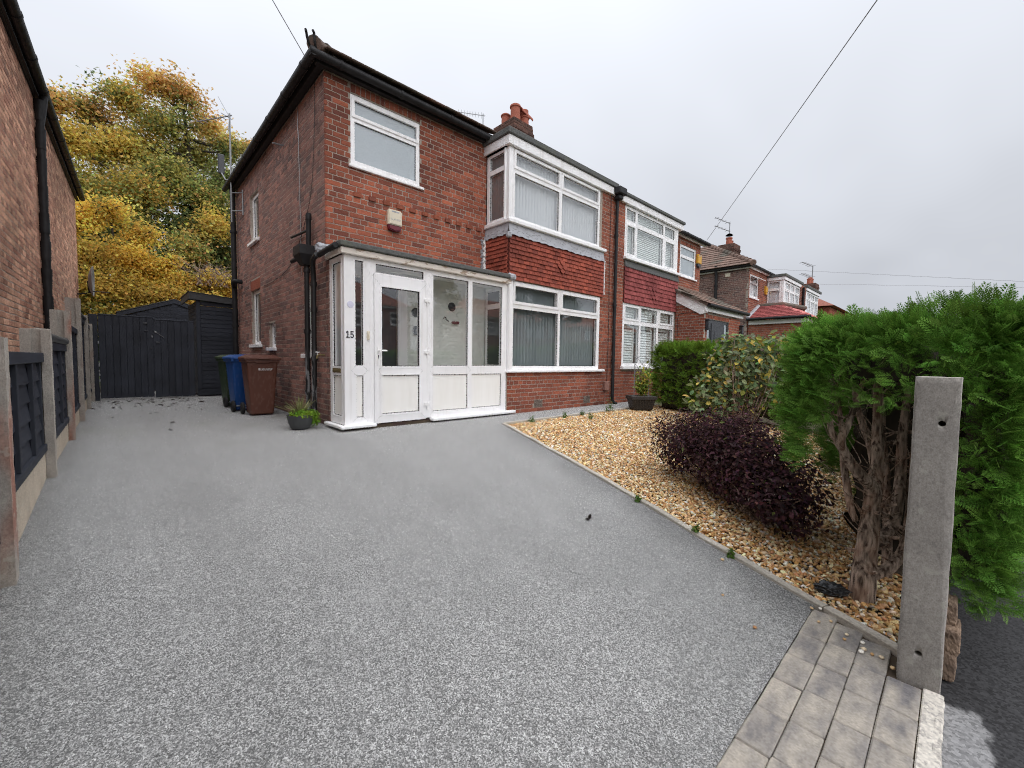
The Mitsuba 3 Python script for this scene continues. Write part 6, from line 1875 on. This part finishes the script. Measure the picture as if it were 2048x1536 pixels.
def core(k, lo, hi, seed, name='inner_twigs'):
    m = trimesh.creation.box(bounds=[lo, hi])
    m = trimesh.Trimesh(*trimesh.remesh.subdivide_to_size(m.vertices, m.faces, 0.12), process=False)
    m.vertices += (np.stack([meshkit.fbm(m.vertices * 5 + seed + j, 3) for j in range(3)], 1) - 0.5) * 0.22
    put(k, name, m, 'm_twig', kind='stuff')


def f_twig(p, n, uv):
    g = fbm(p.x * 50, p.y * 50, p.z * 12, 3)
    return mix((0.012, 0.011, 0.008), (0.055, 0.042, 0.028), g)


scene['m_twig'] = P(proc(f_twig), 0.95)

HG = thing('conifer_hedge', 'tall bright green conifer hedge with bare brown trunks, growing behind the concrete gate post', 'hedge')


def keep_front(p):
    x, y, z = p.T
    w = 0.12 * (meshkit.fbm(p * 5, 3) - 0.5)
    # the lower inside of the driveway end is bare
    zb = np.where(y > 0.50, 0.74, np.where(y > 0.42, 0.95, np.where(y > -0.02, 1.07, 0.22)))
    zb = np.where(x > 3.35, np.where(y > 0.45, 0.45, 0.25), zb)
    inside = (x > 2.9) & (x < 3.6) & (np.abs(y - 0.35) < 0.30) & (z < 1.0)
    return (z > zb + w) & ~inside & ~((y < -0.13) & (z < 0.24) & (x < 2.9)) & ~((x < 2.44) & (z < 1.27))


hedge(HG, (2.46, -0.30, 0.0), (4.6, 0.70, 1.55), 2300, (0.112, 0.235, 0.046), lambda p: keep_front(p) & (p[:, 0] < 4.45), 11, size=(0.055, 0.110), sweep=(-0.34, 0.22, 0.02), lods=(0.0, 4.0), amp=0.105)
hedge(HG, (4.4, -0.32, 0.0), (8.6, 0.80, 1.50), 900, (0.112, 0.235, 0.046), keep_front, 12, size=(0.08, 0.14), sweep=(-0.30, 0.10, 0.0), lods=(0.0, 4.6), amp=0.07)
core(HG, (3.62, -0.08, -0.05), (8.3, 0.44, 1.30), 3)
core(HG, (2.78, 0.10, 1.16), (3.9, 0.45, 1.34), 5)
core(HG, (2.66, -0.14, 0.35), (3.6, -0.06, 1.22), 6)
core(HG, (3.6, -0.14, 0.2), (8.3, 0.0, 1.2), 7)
trunks = [([(2.895, .31, -.06), (2.903, .306, -.017), (2.932, .299, .254), (2.994, .291, .559), (3.056, .291, .786), (3.093, .32, 1.25)], (.080, .060, .049, .040, .029, .015)),
          ([(2.945, .29, .20), (2.976, .286, .259), (3.105, .214, .372), (3.183, .2, .613), (3.23, .204, .891), (3.271, .187, 1.25)], (.024, .027, .030, .027, .021, .011)),
          ([(2.975, .295, .55), (2.961, .297, .592), (2.851, .369, .72), (2.784, .413, .843), (2.822, .386, .963), (2.92, .348, 1.2)], (.030, .031, .026, .020, .016, .009)),
          ([(2.851, .369, .72), (2.827, .441, .847), (2.831, .473, .952), (2.888, .471, 1.2)], (.018, .017, .014, .008)),
          ([(2.92, .28, .09), (2.952, .27, .119), (3.032, .199, .174), (3.116, .156, .289), (3.193, .155, .508), (3.25, .15, 1.2)], (.026, .030, .028, .024, .018, .010)),
          ([(2.925, .35, .40), (2.936, .38, .479), (2.981, .423, .688), (3.041, .45, .878), (3.05, .5, 1.2)], (.014, .018, .018, .014, .009)),
          ([(3.02, .29, .66), (3.12, .33, .80), (3.2, .40, .98), (3.22, .45, 1.25)], (.020, .019, .016, .010)),
          ([(3.32, .24, -.05), (3.36, .26, .43), (3.40, .30, .8), (3.40, .34, 1.3)], (.027, .022, .017, .010))]
for pts, rad in trunks:
    c = curve(pts, 7)
    r = np.interp(np.linspace(0, len(rad) - 1, len(c)), np.arange(len(rad)), rad)
    m = tube(c, r, 16)
    nrm = m.vertices - np.repeat(np.vstack([c]), 16, 0).tolist() if False else None
    w = meshkit.fbm(m.vertices * np.array([26, 26, 7.0]), 3)[:, None] - 0.5
    ctr = np.vstack([np.repeat(c, 16, 0), c[:1], c[-1:]])
    m.vertices = np.array(m.vertices) + (m.vertices - ctr) * w * 0.30
    put(HG, 'trunk', m, 'm_bark', smooth=True)
rng = np.random.default_rng(5)
tw = []
for i in range(120):
    pts, rad = trunks[rng.integers(0, 8)]
    pts = np.array(pts)
    j = rng.integers(2, len(pts) - 1)
    a = pts[j] + (pts[j + 1] - pts[j]) * rng.random()
    az = rng.uniform(0, 6.28)
    d = np.array([math.cos(az), math.sin(az) * .8, rng.uniform(0.1, 1.1)])
    d /= np.linalg.norm(d)
    L = rng.uniform(0.10, 0.42)
    b = a + d * L
    m = a + d * L * .5 + rng.normal(0, 0.03, 3)
    tw.append(tube(curve([a, m, b + rng.normal(0, .02, 3)], 3), np.linspace(rng.uniform(.0025, .0055), .0012, 7), 5))
for i in range(26):                                     # short dead stubs on the trunk
    pts, rad = trunks[rng.choice([0, 0, 1])]
    pts = np.array(pts)
    j = rng.integers(0, 4)
    a = pts[j] + (pts[j + 1] - pts[j]) * rng.random()
    az = rng.uniform(0, 6.28)
    d = np.array([math.cos(az), math.sin(az), rng.uniform(-.1, .5)])
    tw.append(tube([a, a + d * .07, a + d * rng.uniform(.085, .12)], [.012, .010, .006], 7))
put(HG, 'twigs', join(tw), 'm_bark', smooth=40, kind='stuff')

H2 = thing('conifer_hedge', 'clipped green conifer hedge between the two front gardens, in front of the shuttered window', 'hedge')
hedge(H2, (8.36, 0.7, 0.0), (9.35, 4.60, 1.66), 430, (0.105, 0.19, 0.028), lambda p: (p[:, 2] > 0.36 + 0.15 * (meshkit.fbm(p * 5, 3) - .5)) & (p[:, 0] < 9.0) | (p[:, 2] > 1.4), 21, size=(0.13, 0.22), amp=0.08, sweep=(-.1, .1, -.05))
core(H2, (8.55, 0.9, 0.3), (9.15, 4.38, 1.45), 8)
for y in (1.5, 2.6, 3.7):
    put(H2, 'trunk', tube([(8.85, y, 0.1), (8.85, y + .05, 0.8), (8.83, y, 1.3)], [0.06, .045, .03], 10), 'm_bark', smooth=40)

# ------------------------------------------------------------------ broad-leaved and purple shrubs


def stems(k, roots, tips, r0, n, rng, mat='m_bark', name='stems'):
    ms = []
    for i in range(n):
        a = np.array(roots[rng.integers(len(roots))]) + rng.normal(0, 0.03, 3) * [1, 1, 0]
        b = tips[rng.integers(len(tips))]
        m = a * .45 + b * .55 + rng.normal(0, .06, 3)
        m[2] = a[2] * .55 + b[2] * .45
        ms.append(tube(curve([a, m, b], 4), np.linspace(r0 * rng.uniform(.6, 1.2), .002, 9), 6))
    put(k, name, join(ms), mat, smooth=40, kind='stuff')


PS = thing('purple_shrub', 'low spreading shrub with dark purple leaves on the gravel in front of the conifer hedge', 'shrub')
rng = np.random.default_rng(8)
q, d = [], []
for c, r, n in (((4.22, 1.80, 0.46), (.44, .42, .34), 3900), ((4.05, 1.50, 0.50), (.46, .42, .36), 3900), ((3.85, 1.25, 0.47), (.44, .40, .37), 3600), ((3.62, 1.00, 0.42), (.40, .34, .34), 3000), ((3.50, 0.80, 0.30), (.42, .26, .26), 2400), ((3.95, 1.15, .24), (.4, .35, .18), 900), ((5.3, 2.25, 0.33), (.55, .4, .26), 900), ((5.9, 2.9, 0.33), (.5, .35, .2), 500)):
    a, b = ball(n, c, r, rng, 0.42)
    a += b * (meshkit.fbm(a * 6, 3)[:, None] - .5) * .28
    q.append(a)
    d.append(b)
q, d = np.vstack(q), np.vstack(d)
s = q[:, 2] > gz(q[:, 1]) + 0.05 + 0.20 * (meshkit.fbm(q * 4, 2) - 0.35) * (np.hypot(q[:, 0] - 3.9, q[:, 1] - 1.3) > 0.3)
q, d = q[s], d[s]
cc = jitter((0.062, 0.034, 0.037), len(q), rng, 0.42)
g = rng.random(len(q)) < 0.012
cc[g] = jitter((0.13, 0.15, 0.05), g.sum(), rng)
leafmesh(PS, 'foliage', q, d * .6 + [0, 0, .55] + rng.normal(0, .35, q.shape), rng.uniform(.020, .052, len(q)), rng.uniform(.011, .026, len(q)), cc, 'm_gloss_leaf', rng=rng)
sh, sn = [], []
for i in range(70):
    j = rng.integers(len(q))
    o = d[j] / np.linalg.norm(d[j]) * .7 + np.array([0, 0, .75])
    L = rng.uniform(.06, .17)
    t = np.linspace(.2, 1, 9)[:, None]
    sh.append(q[j] + o * L * t + rng.normal(0, .008, (9, 3)))
    sn.append(rng.normal(0, .8, (9, 3)) + o)
sh, sn = np.vstack(sh), np.vstack(sn)
leafmesh(PS, 'stray_shoots', sh, sn, rng.uniform(.018, .04, len(sh)), rng.uniform(.010, .02, len(sh)), jitter((0.11, 0.058, 0.058), len(sh), rng, .4), 'm_gloss_leaf', rng=rng)
stems(PS, [(3.95, 1.35, 0.03), (3.80, 1.2, .03), (4.05, 1.5, .05), (3.6, .95, .0)], q[rng.choice(len(q), 400)], 0.012, 90, rng)

BS_ = thing('broadleaf_shrub', 'shrub with grey-green and yellowing broad leaves in front of the clipped hedge', 'shrub')
q, d = [], []
for c, r, n in (((6.7, 2.25, 1.25), (.55, .5, .42), 620), ((6.5, 2.40, .85), (.45, .45, .4), 420), ((7.0, 2.05, 1.0), (.5, .45, .5), 420), ((6.6, 2.2, 1.55), (.35, .3, .2), 150), ((6.25, 2.5, .62), (.3, .3, .3), 160), ((7.0, 1.8, 1.5), (.35, .3, .25), 130)):
    a, b = ball(n, c, r, rng, 0.5)
    q.append(a)
    d.append(b)
q, d = np.vstack(q), np.vstack(d)
cc = np.where(rng.random((len(q), 1)) < 0.20, jitter((0.38, 0.31, 0.08), len(q), rng, .3), jitter((0.15, 0.19, 0.095), len(q), rng, .35))
leafmesh(BS_, 'foliage', q, d * .5 + [-.3, -.3, .6] + rng.normal(0, .45, q.shape), rng.uniform(.05, .12, len(q)), rng.uniform(.03, .07, len(q)), cc, 'm_gloss_leaf', rng=rng)
stems(BS_, [(6.7, 2.25, .1), (6.8, 2.2, .1)], q[rng.choice(len(q), 300)], 0.014, 60, rng)

# ================================================================== trees behind the house


def tree(k, trunk, clumps, per, size, cols, rng, limb_r=0.10, twig=3, wind=(0, 0, 0), bend=.35, spread=.19, lobed=False):
    ms = []
    tp = np.array(trunk, float)
    c = curve(tp[:, :3], 6)
    put(k, 'trunk', tube(c, np.interp(np.linspace(0, 1, len(c)), np.linspace(0, 1, len(tp)), tp[:, 3]), 12), 'm_darkbark', smooth=40)
    Q, D, C = [], [], []
    for (x, y, z, r, ci) in clumps:
        t = np.array([x, y, z])
        j = np.argmin(np.linalg.norm(c - t, axis=1) + 3.0 * (c[:, 2] > z - .3 * r))
        a = c[j]
        m = a * .5 + t * .5 + rng.normal(0, .12 * r, 3) - [0, 0, 0.12 * np.linalg.norm(t - a)]
        cv = curve([a, m, t], 5)
        ms.append(tube(cv, np.linspace(limb_r * rng.uniform(.6, 1.0), .02, len(cv)), 7))
        n = int(per * r * r)
        for b in range(twig * 4):
            e, dd = ball(1, t, (r, r, r * .85), rng, .5)
            cv = curve([cv[-3] if b % 2 else t, (t + e[0]) / 2 + rng.normal(0, .08, 3), e[0]], 3)
            ms.append(tube(cv, np.linspace(.022, .006, len(cv)), 5))
            nn = n // (twig * 4)
            # leaves hang in sprays round the twigs
            s = rng.random(nn)[:, None] ** .6
            p = t * (1 - s) + e[0] * s + rng.normal(0, spread * r, (nn, 3)) * [1, 1, .8]
            Q.append(p)
            D.append(np.tile(dd[0], (nn, 1)))
            base = np.array(cols[ci]) if rng.random() > .3 else np.array(cols[rng.integers(len(cols))])
            C.append(jitter(base * math.exp(rng.normal(0, .22)), nn, rng, .25))
    put(k, 'branches', join(ms), 'm_darkbark', smooth=40, kind='stuff')
    Q, D, C = np.vstack(Q), np.vstack(D), np.vstack(C)
    leafmesh(k, 'crown', Q, D * .3 + [0, 0, .5] + rng.normal(0, .6, Q.shape), rng.uniform(*size, len(Q)), rng.uniform(*size, len(Q)) * .72, C, 'm_tree_leaf', rng=rng, bend=bend, lobed=lobed, spin=None if not any(wind) else rng.normal(0, .6, Q.shape) + np.array(wind))


scene['m_darkbark'] = P((0.035, 0.028, 0.022), 0.9)
YEL, ORA, OLI, GRN, DKG = (0.76, 0.56, 0.15), (0.76, 0.48, 0.18), (0.50, 0.45, 0.15), (0.27, 0.31, 0.11), (0.13, 0.165, 0.07)
MT = thing('maple_tree', 'tall autumn tree turning yellow and orange behind the side gate', 'tree')
rng = np.random.default_rng(31)
cl = [(1.5, 26, 13.7, .85, 1), (2.7, 26, 13.8, .9, 1), (.55, 26, 12.7, 1.0, 0), (-.6, 26, 11.6, .9, 1), (-1.5, 25.5, 11.3, .75, 1), (-2.2, 25.5, 10.9, .6, 1), (3.7, 26.5, 12.8, .95, 1), (4.5, 26, 11.9, .95, 2), (5.2, 26.3, 12.3, .45, 1), (1.8, 26, 12.0, 1.2, 2), (3.1, 27, 11.4, 1.1, 2), (.3, 26, 10.6, 1.2, 0), (-1.2, 25, 9.8, 1.1, 0), (-1.3, 25, 8.0, 1.1, 2), (4.5, 26, 10.2, 1.1, 3), (1.9, 25.5, 9.6, 1.2, 2), (.9, 24.5, 8.4, 1.3, 0), (3.4, 25.5, 8.8, 1.2, 3), (4.8, 26, 7.8, 1.2, 3), (2.4, 25, 7.0, 1.3, 4), (4.0, 25, 6.2, 1.3, 4), (.5, 25, 6.8, 1.4, 2), (5.6, 27, 9.2, .9, 0), (5.4, 26, 6.2, 1.0, 2), (3.0, 25, 5.0, 1.3, 4), (1.2, 25, 5.2, 1.3, 4), (-.5, 25, 6.2, 1.3, 4), (4.6, 24.5, 4.6, 1.3, 4), (6.2, 27.5, 7.6, .9, 0), (3.6, 24.5, 7.2, 1.0, 0), (2.6, 24, 6.0, 1.0, 2), (1.2, 27.5, 11.2, 1.2, 2), (-.3, 27.5, 10.6, 1.0, 2), (1.0, 27.5, 9.2, 1.2, 3), (2.6, 28, 10.2, 1.3, 3), (3.8, 28, 9.4, 1.2, 2), (-.4, 27, 8.8, 1.1, 2), (.6, 27.5, 7.4, 1.2, 3), (-1.9, 26.5, 9.4, .9, 2), (3.2, 27.5, 7.6, 1.3, 4)]
tree(MT, [(2.9, 26, 0.2, .38), (2.9, 26, 4, .30), (3.0, 26, 7.5, .22), (2.8, 26, 10.5, .13), (2.6, 26, 13, .05)], cl, 2100, (.10, .19), [YEL, ORA, OLI, GRN, DKG], rng, .11, wind=(-.9, 0, .45), spread=.34, lobed=True)
iv = []
for z in np.linspace(2.5, 8.5, 60):
    a = rng.uniform(0, 6.28, 45)
    iv.append(np.stack([2.95 + np.cos(a) * .42 + rng.normal(0, .09, 45), 26 + np.sin(a) * .42 + rng.normal(0, .09, 45), z + rng.normal(0, .1, 45)], 1))
iv = np.vstack(iv)
leafmesh(MT, 'ivy', iv, rng.normal(0, 1, iv.shape) + [-.2, -1, .3], rng.uniform(.1, .16, len(iv)), rng.uniform(.08, .13, len(iv)), jitter((0.018, 0.034, 0.010), len(iv), rng, .3), rng=rng)

Y1 = thing('yellow_shrub', 'large rounded shrub with golden yellow leaves beside the left house corner', 'shrub')
rng = np.random.default_rng(32)
Yc = [(0.84, 0.55, 0.12), (0.66, 0.47, 0.12), (0.40, 0.36, 0.11)]
cl = [(-.75, 18, 5.2, .75, 0), (-.05, 18, 5.55, .72, 0), (.55, 18, 5.0, .70, 0), (-.5, 17.6, 4.2, .85, 1), (.35, 17.5, 4.2, .85, 0), (1.0, 17.8, 4.0, .7, 0), (-.7, 17.2, 3.2, .85, 1), (.2, 17.2, 3.2, .9, 1), (1.0, 17.2, 3.1, .85, 1), (-.3, 17, 2.2, .9, 2), (.8, 17, 2.2, .9, 1), (-1.1, 18, 4.4, .7, 1), (-.9, 17.2, 2.6, .6, 2), (1.35, 17.7, 4.25, .4, 0)]
tree(Y1, [(.2, 18, .2, .12), (.1, 18, 2.2, .10), (.1, 18, 4.6, .03)], cl, 3600, (.055, .11), Yc, rng, .05, spread=.25)
Y2 = thing('yellow_shrub', 'lower yellow-green shrub showing above the sheds, right of the golden one', 'shrub')
cl = [(1.7, 17.5, 3.7, .60, 1), (2.3, 17.4, 3.75, .62, 1), (2.9, 17.4, 3.5, .55, 0), (1.9, 17, 2.9, .8, 1), (2.7, 17, 2.8, .8, 1), (3.4, 17.4, 3.3, .6, 1), (2.2, 17, 2.0, .9, 2), (3.3, 17.2, 2.3, .8, 2)]
tree(Y2, [(2.3, 17.4, .2, .09), (2.3, 17.4, 1.8, .07), (2.35, 17.4, 3.4, .03)], cl, 3600, (.055, .10), Yc, rng, .04, spread=.25)
tws = []
for i in range(60):                                    # bare twigs at its top
    a = np.array([rng.uniform(1.9, 2.9), rng.uniform(17.0, 17.5), 3.6])
    tws.append(tube(curve([a, a + [rng.normal(0, .15), 0, .35], a + [rng.normal(0, .4), rng.normal(0, .1), rng.uniform(.5, .85)]], 4), np.linspace(.012, .004, 9), 5))
put(Y2, 'bare_twigs', join(tws), 'm_bark', smooth=40, kind='stuff')

BT = thing('background_tree', 'dark green trees massed low behind the yellow shrubs and the sheds', 'trees')
rng = np.random.default_rng(35)
cl = [(x, 31 + dy, z, 1.9, c_) for x, dy, z, c_ in ((-4, 0, 3.5, 0), (-1.8, 1, 4.5, 1), (.5, 0, 3.8, 0), (2.8, 1, 4.8, 0), (5, 0, 4.2, 1), (7, 1, 5.0, 0), (-3, 0, 1.6, 1), (0, 0, 1.6, 0), (3, 0, 1.8, 1), (6, 0, 2.0, 0), (1.6, 2, 6.3, 0), (4.4, 2, 6.6, 0), (-.8, 2, 6.2, 0), (6.3, 2, 6.4, 1))]
tree(BT, [(1, 31, .1, .2), (1, 31, 3, .15), (1, 31.5, 6, .05)], cl, 420, (.2, .34), [(0.06, 0.09, 0.022), (0.10, 0.12, 0.025)], rng, .06, spread=.33)

# ================================================================== aerials and wires


def yagi(label, mast, boom_dir, L, n, el, r=0.012, vertical=True, second=None):
    k = thing('tv_aerial', label, 'aerial')
    mast = np.array(mast, float)
    put(k, 'mast', tube(mast, r * 1.4, 8), 'm_galv', smooth=40)
    b = np.array(boom_dir, float)
    b /= np.linalg.norm(b)
    e = np.array([0, 0, 1.0]) if vertical else np.cross(b, [0, 0, 1])
    for off in ([0] if second is None else [0, second]):
        top = mast[-1] - [0, 0, 0.05 + off]
        put(k, 'boom', tube([top - b * .06, top + b * L], r, 7), 'm_galv', smooth=40)
        put(k, 'elements', join([tube([top + b * (L * (i + .6) / n) - e * el * (1.25 if i == 0 else 1) / 2, top + b * (L * (i + .6) / n) + e * el * (1.25 if i == 0 else 1) / 2], r * .6, 5) for i in range(n)]), 'm_galv', kind='stuff')
    return k


yagi('comb-shaped television aerial on a thin mast left of the near chimney', [(7.66, 9.5, 6.85), (7.66, 9.5, 8.17)], (-.60, .39, 0.02), .72, 9, .14, 0.009)
yagi('two-armed television aerial above the third house chimney', [(24.2, 8.85, 7.9), (24.2, 8.85, 8.85)], (-1, .12, 0), 1.5, 4, .24, 0.016, False, 0.42)
yagi('pale two-armed television aerial farthest down the street', [(42.4, 8.8, 7.6), (42.4, 8.8, 9.5)], (-1, .1, 0), 2.4, 4, .5, 0.026, False, 0.9)
k = yagi('television aerial on a tall mast bracketed to the rear of the side wall', [(1.96, 11.42, 4.3), (1.96, 11.42, 6.68)], (-.46, .75, 0.0), .95, 7, .22, 0.012, False)
put(k, 'bracket', join(tube([(1.96, 11.42, 4.95), (2.16, 11.2, 4.95)], .014, 6), tube([(1.96, 11.42, 4.55), (2.16, 11.2, 4.55)], .014, 6), tube([(2.14, 11.2, 4.45), (2.14, 11.2, 5.0)], .018, 6)), 'm_galv')
put(k, 'panel_antenna', bx(1.74, 1.86, 11.50, 11.56, 5.35, 5.78, 0.015), 'm_darkgrey')
put(k, 'antenna_arm', tube([(1.80, 11.5, 5.36), (1.86, 11.45, 5.22), (1.96, 11.42, 5.22)], .016, 7), 'm_galv', smooth=40)
put(k, 'stay', join(tube([(1.96, 11.42, 6.6), (1.78, 11.6, 7.05)], .005, 5), tube([(1.96, 11.42, 6.6), (1.90, 11.3, 6.2)], .008, 5)), 'm_galv')


def wire(label, a, b, sag, r):
    a, b = np.array(a, float), np.array(b, float)
    t = np.linspace(0, 1, 40)
    p = a + (b - a) * t[:, None] - np.array([0, 0, 1.0]) * (4 * sag * t * (1 - t))[:, None]
    k = thing('overhead_wire', label, 'wire')
    scene[k] = mikit.ply(tube(p, r, 6), 'm_wire', smooth=True)


PT = np.array([-11.42, -10.39, 5.42])
wire('overhead wire rising from the roof corner of number 15', (2.02, 6.35, 5.33), PT, 0.02, 0.0055)
wire('overhead wire rising steeply from the gutter end of the adjoining house', (14.42, 5.98, 5.36), PT + [0, 0, .0], 0.05, 0.0065)
wire('upper of the two faint wires crossing the sky over the hedge', (28.04, 8.04, 6.87), (26.95 + .25 * (26.95 - 28.04), -1.6 - .25 * 9.64, 4.76 - .25 * 2.1), 0.0, 0.006)
wire('lower of the two faint wires crossing the sky over the hedge', (39.47, 7.68, 7.48), (36.51 - .25 * 3, -2.18 - .25 * 9.9, 5.68 - .25 * 1.8), 0.0, 0.008)
TP = thing('telegraph_pole', 'wooden telegraph pole across the road', 'pole')
put(TP, 'pole', tube([(-11.42, -10.45, -.3), (-11.42, -10.45, 6.0)], [.13, .10], 14), 'm_bark', smooth=40)

# ================================================================== across the street (seen only in the window panes)


def opposite(x0, x1, label):
    k = thing('semi_detached_pair', label, 'house')
    y = -19.0
    fr = Frame((0, y), (-1, 0), (0, 1))
    o = lambda a, b, c, d: (-b, -a, c, d)
    wins = [(x0 + .7, x0 + 1.7, 3.9, 4.9), (x0 + 2.3, x0 + 4.9, 3.7, 4.9), (x1 - 4.9, x1 - 2.3, 3.7, 4.9), (x1 - 1.7, x1 - .7, 3.9, 4.9), (x0 + 2.3, x0 + 4.9, 1.1, 2.6), (x1 - 4.9, x1 - 2.3, 1.1, 2.6)]
    hs_ = [o(*w) for w in wins]
    wk = wall(k, fr, [(-x1, 0), (-x0, 0), (-x0, 5.2), (-x1, 5.2)], hs_)
    VV, uvs = [], []
    for (u0, u1, z0, z1) in courses(-x1, -x0, 0.0, 5.15, hs_):
        VV.append(boxes_v([u0, z0, -0.02], [u1, z1, 0.0], 0.003)[0])
        uvs.append([0.3 + 0.6 * RNG.random(), 0.1])
    put(k, 'brickwork', fr.mesh(mesh_of(np.array(VV))), 'm_brick', uv=np.repeat(np.array(uvs), 24, 0), kind='stuff')
    for w in hs_:
        wd = w[1] - w[0]
        n = 3 if wd > 2 else 1
        pn_ = sum([[(w[0] + .08 + i * (wd - .1) / n, w[0] + (i + 1) * (wd - .1) / n - .02 + .04, w[3] - .45, w[3] - .12), (w[0] + .08 + i * (wd - .1) / n, w[0] + (i + 1) * (wd - .1) / n - .02 + .04, w[2] + .12, w[3] - .58)] for i in range(n)], [])
        window(k, fr, w[0] + .003, w[1] - .003, w[2] + .003, w[3] - .003, pn_, n=0.01, sill=(w[0] - .05, w[1] + .05, w[2] - .06, w[2], .08), room=(1.0, 'm_room'))
    put(k, 'fascia', fr.box(-x1 - .2, -x0 + .2, 5.16, 5.36, 0.01, 0.16), 'm_white')
    put(k, 'wall', join(bx(x0, x0 + .1, -25, y - .12, 0, 5.2), bx(x1 - .1, x1, -25, y - .12, 0, 5.2)), 'm_mortar')
    q, f = hip_roof(x0 - .25, x1 + .25, -25.2, y + .25, 5.33, math.radians(32))
    put(k, 'roof', trimesh.Trimesh(q, f, process=False), 'm_rooftile2')


opposite(4, 17, 'brick pair of houses across the street, mirrored in the porch glass')
opposite(22, 35, 'brick pair of houses across the street, mirrored in the lower bay window')
opposite(39, 52, 'brick pair of houses farthest along the other side of the street')
rng = np.random.default_rng(44)
for i, (x, y, s, lab) in enumerate(((27.5, -15.5, 1.15, 'street tree mirrored in the top panes of the lower bay window'), (32.5, -16.5, 1.1, 'farther street tree mirrored in the right top pane of the lower bay'), (17.5, -15.5, .9, 'street tree mirrored in the large porch window'))):
    k = thing('street_tree', lab, 'tree')
    cl = [(x + dx * s, y + dy * s, z * s, r * s, ci) for dx, dy, z, r, ci in ((0, 0, 7.6, 1.2, 0), (-1.2, .3, 6.6, 1.1, 1), (1.2, -.2, 6.5, 1.1, 0), (0, .8, 6.0, 1.2, 1), (-1.6, -.4, 5.3, 1, 0), (1.7, .3, 5.2, 1, 1), (0, -.7, 5.2, 1.2, 0), (0.6, .4, 8.4, .8, 0))]
    tree(k, [(x, y, -.2, .16), (x, y, 3.2, .13), (x + .1, y, 7 * s, .04)], cl, 520, (.16, .26), [(0.05, 0.075, 0.018), (0.075, 0.085, 0.02)], rng, .07)
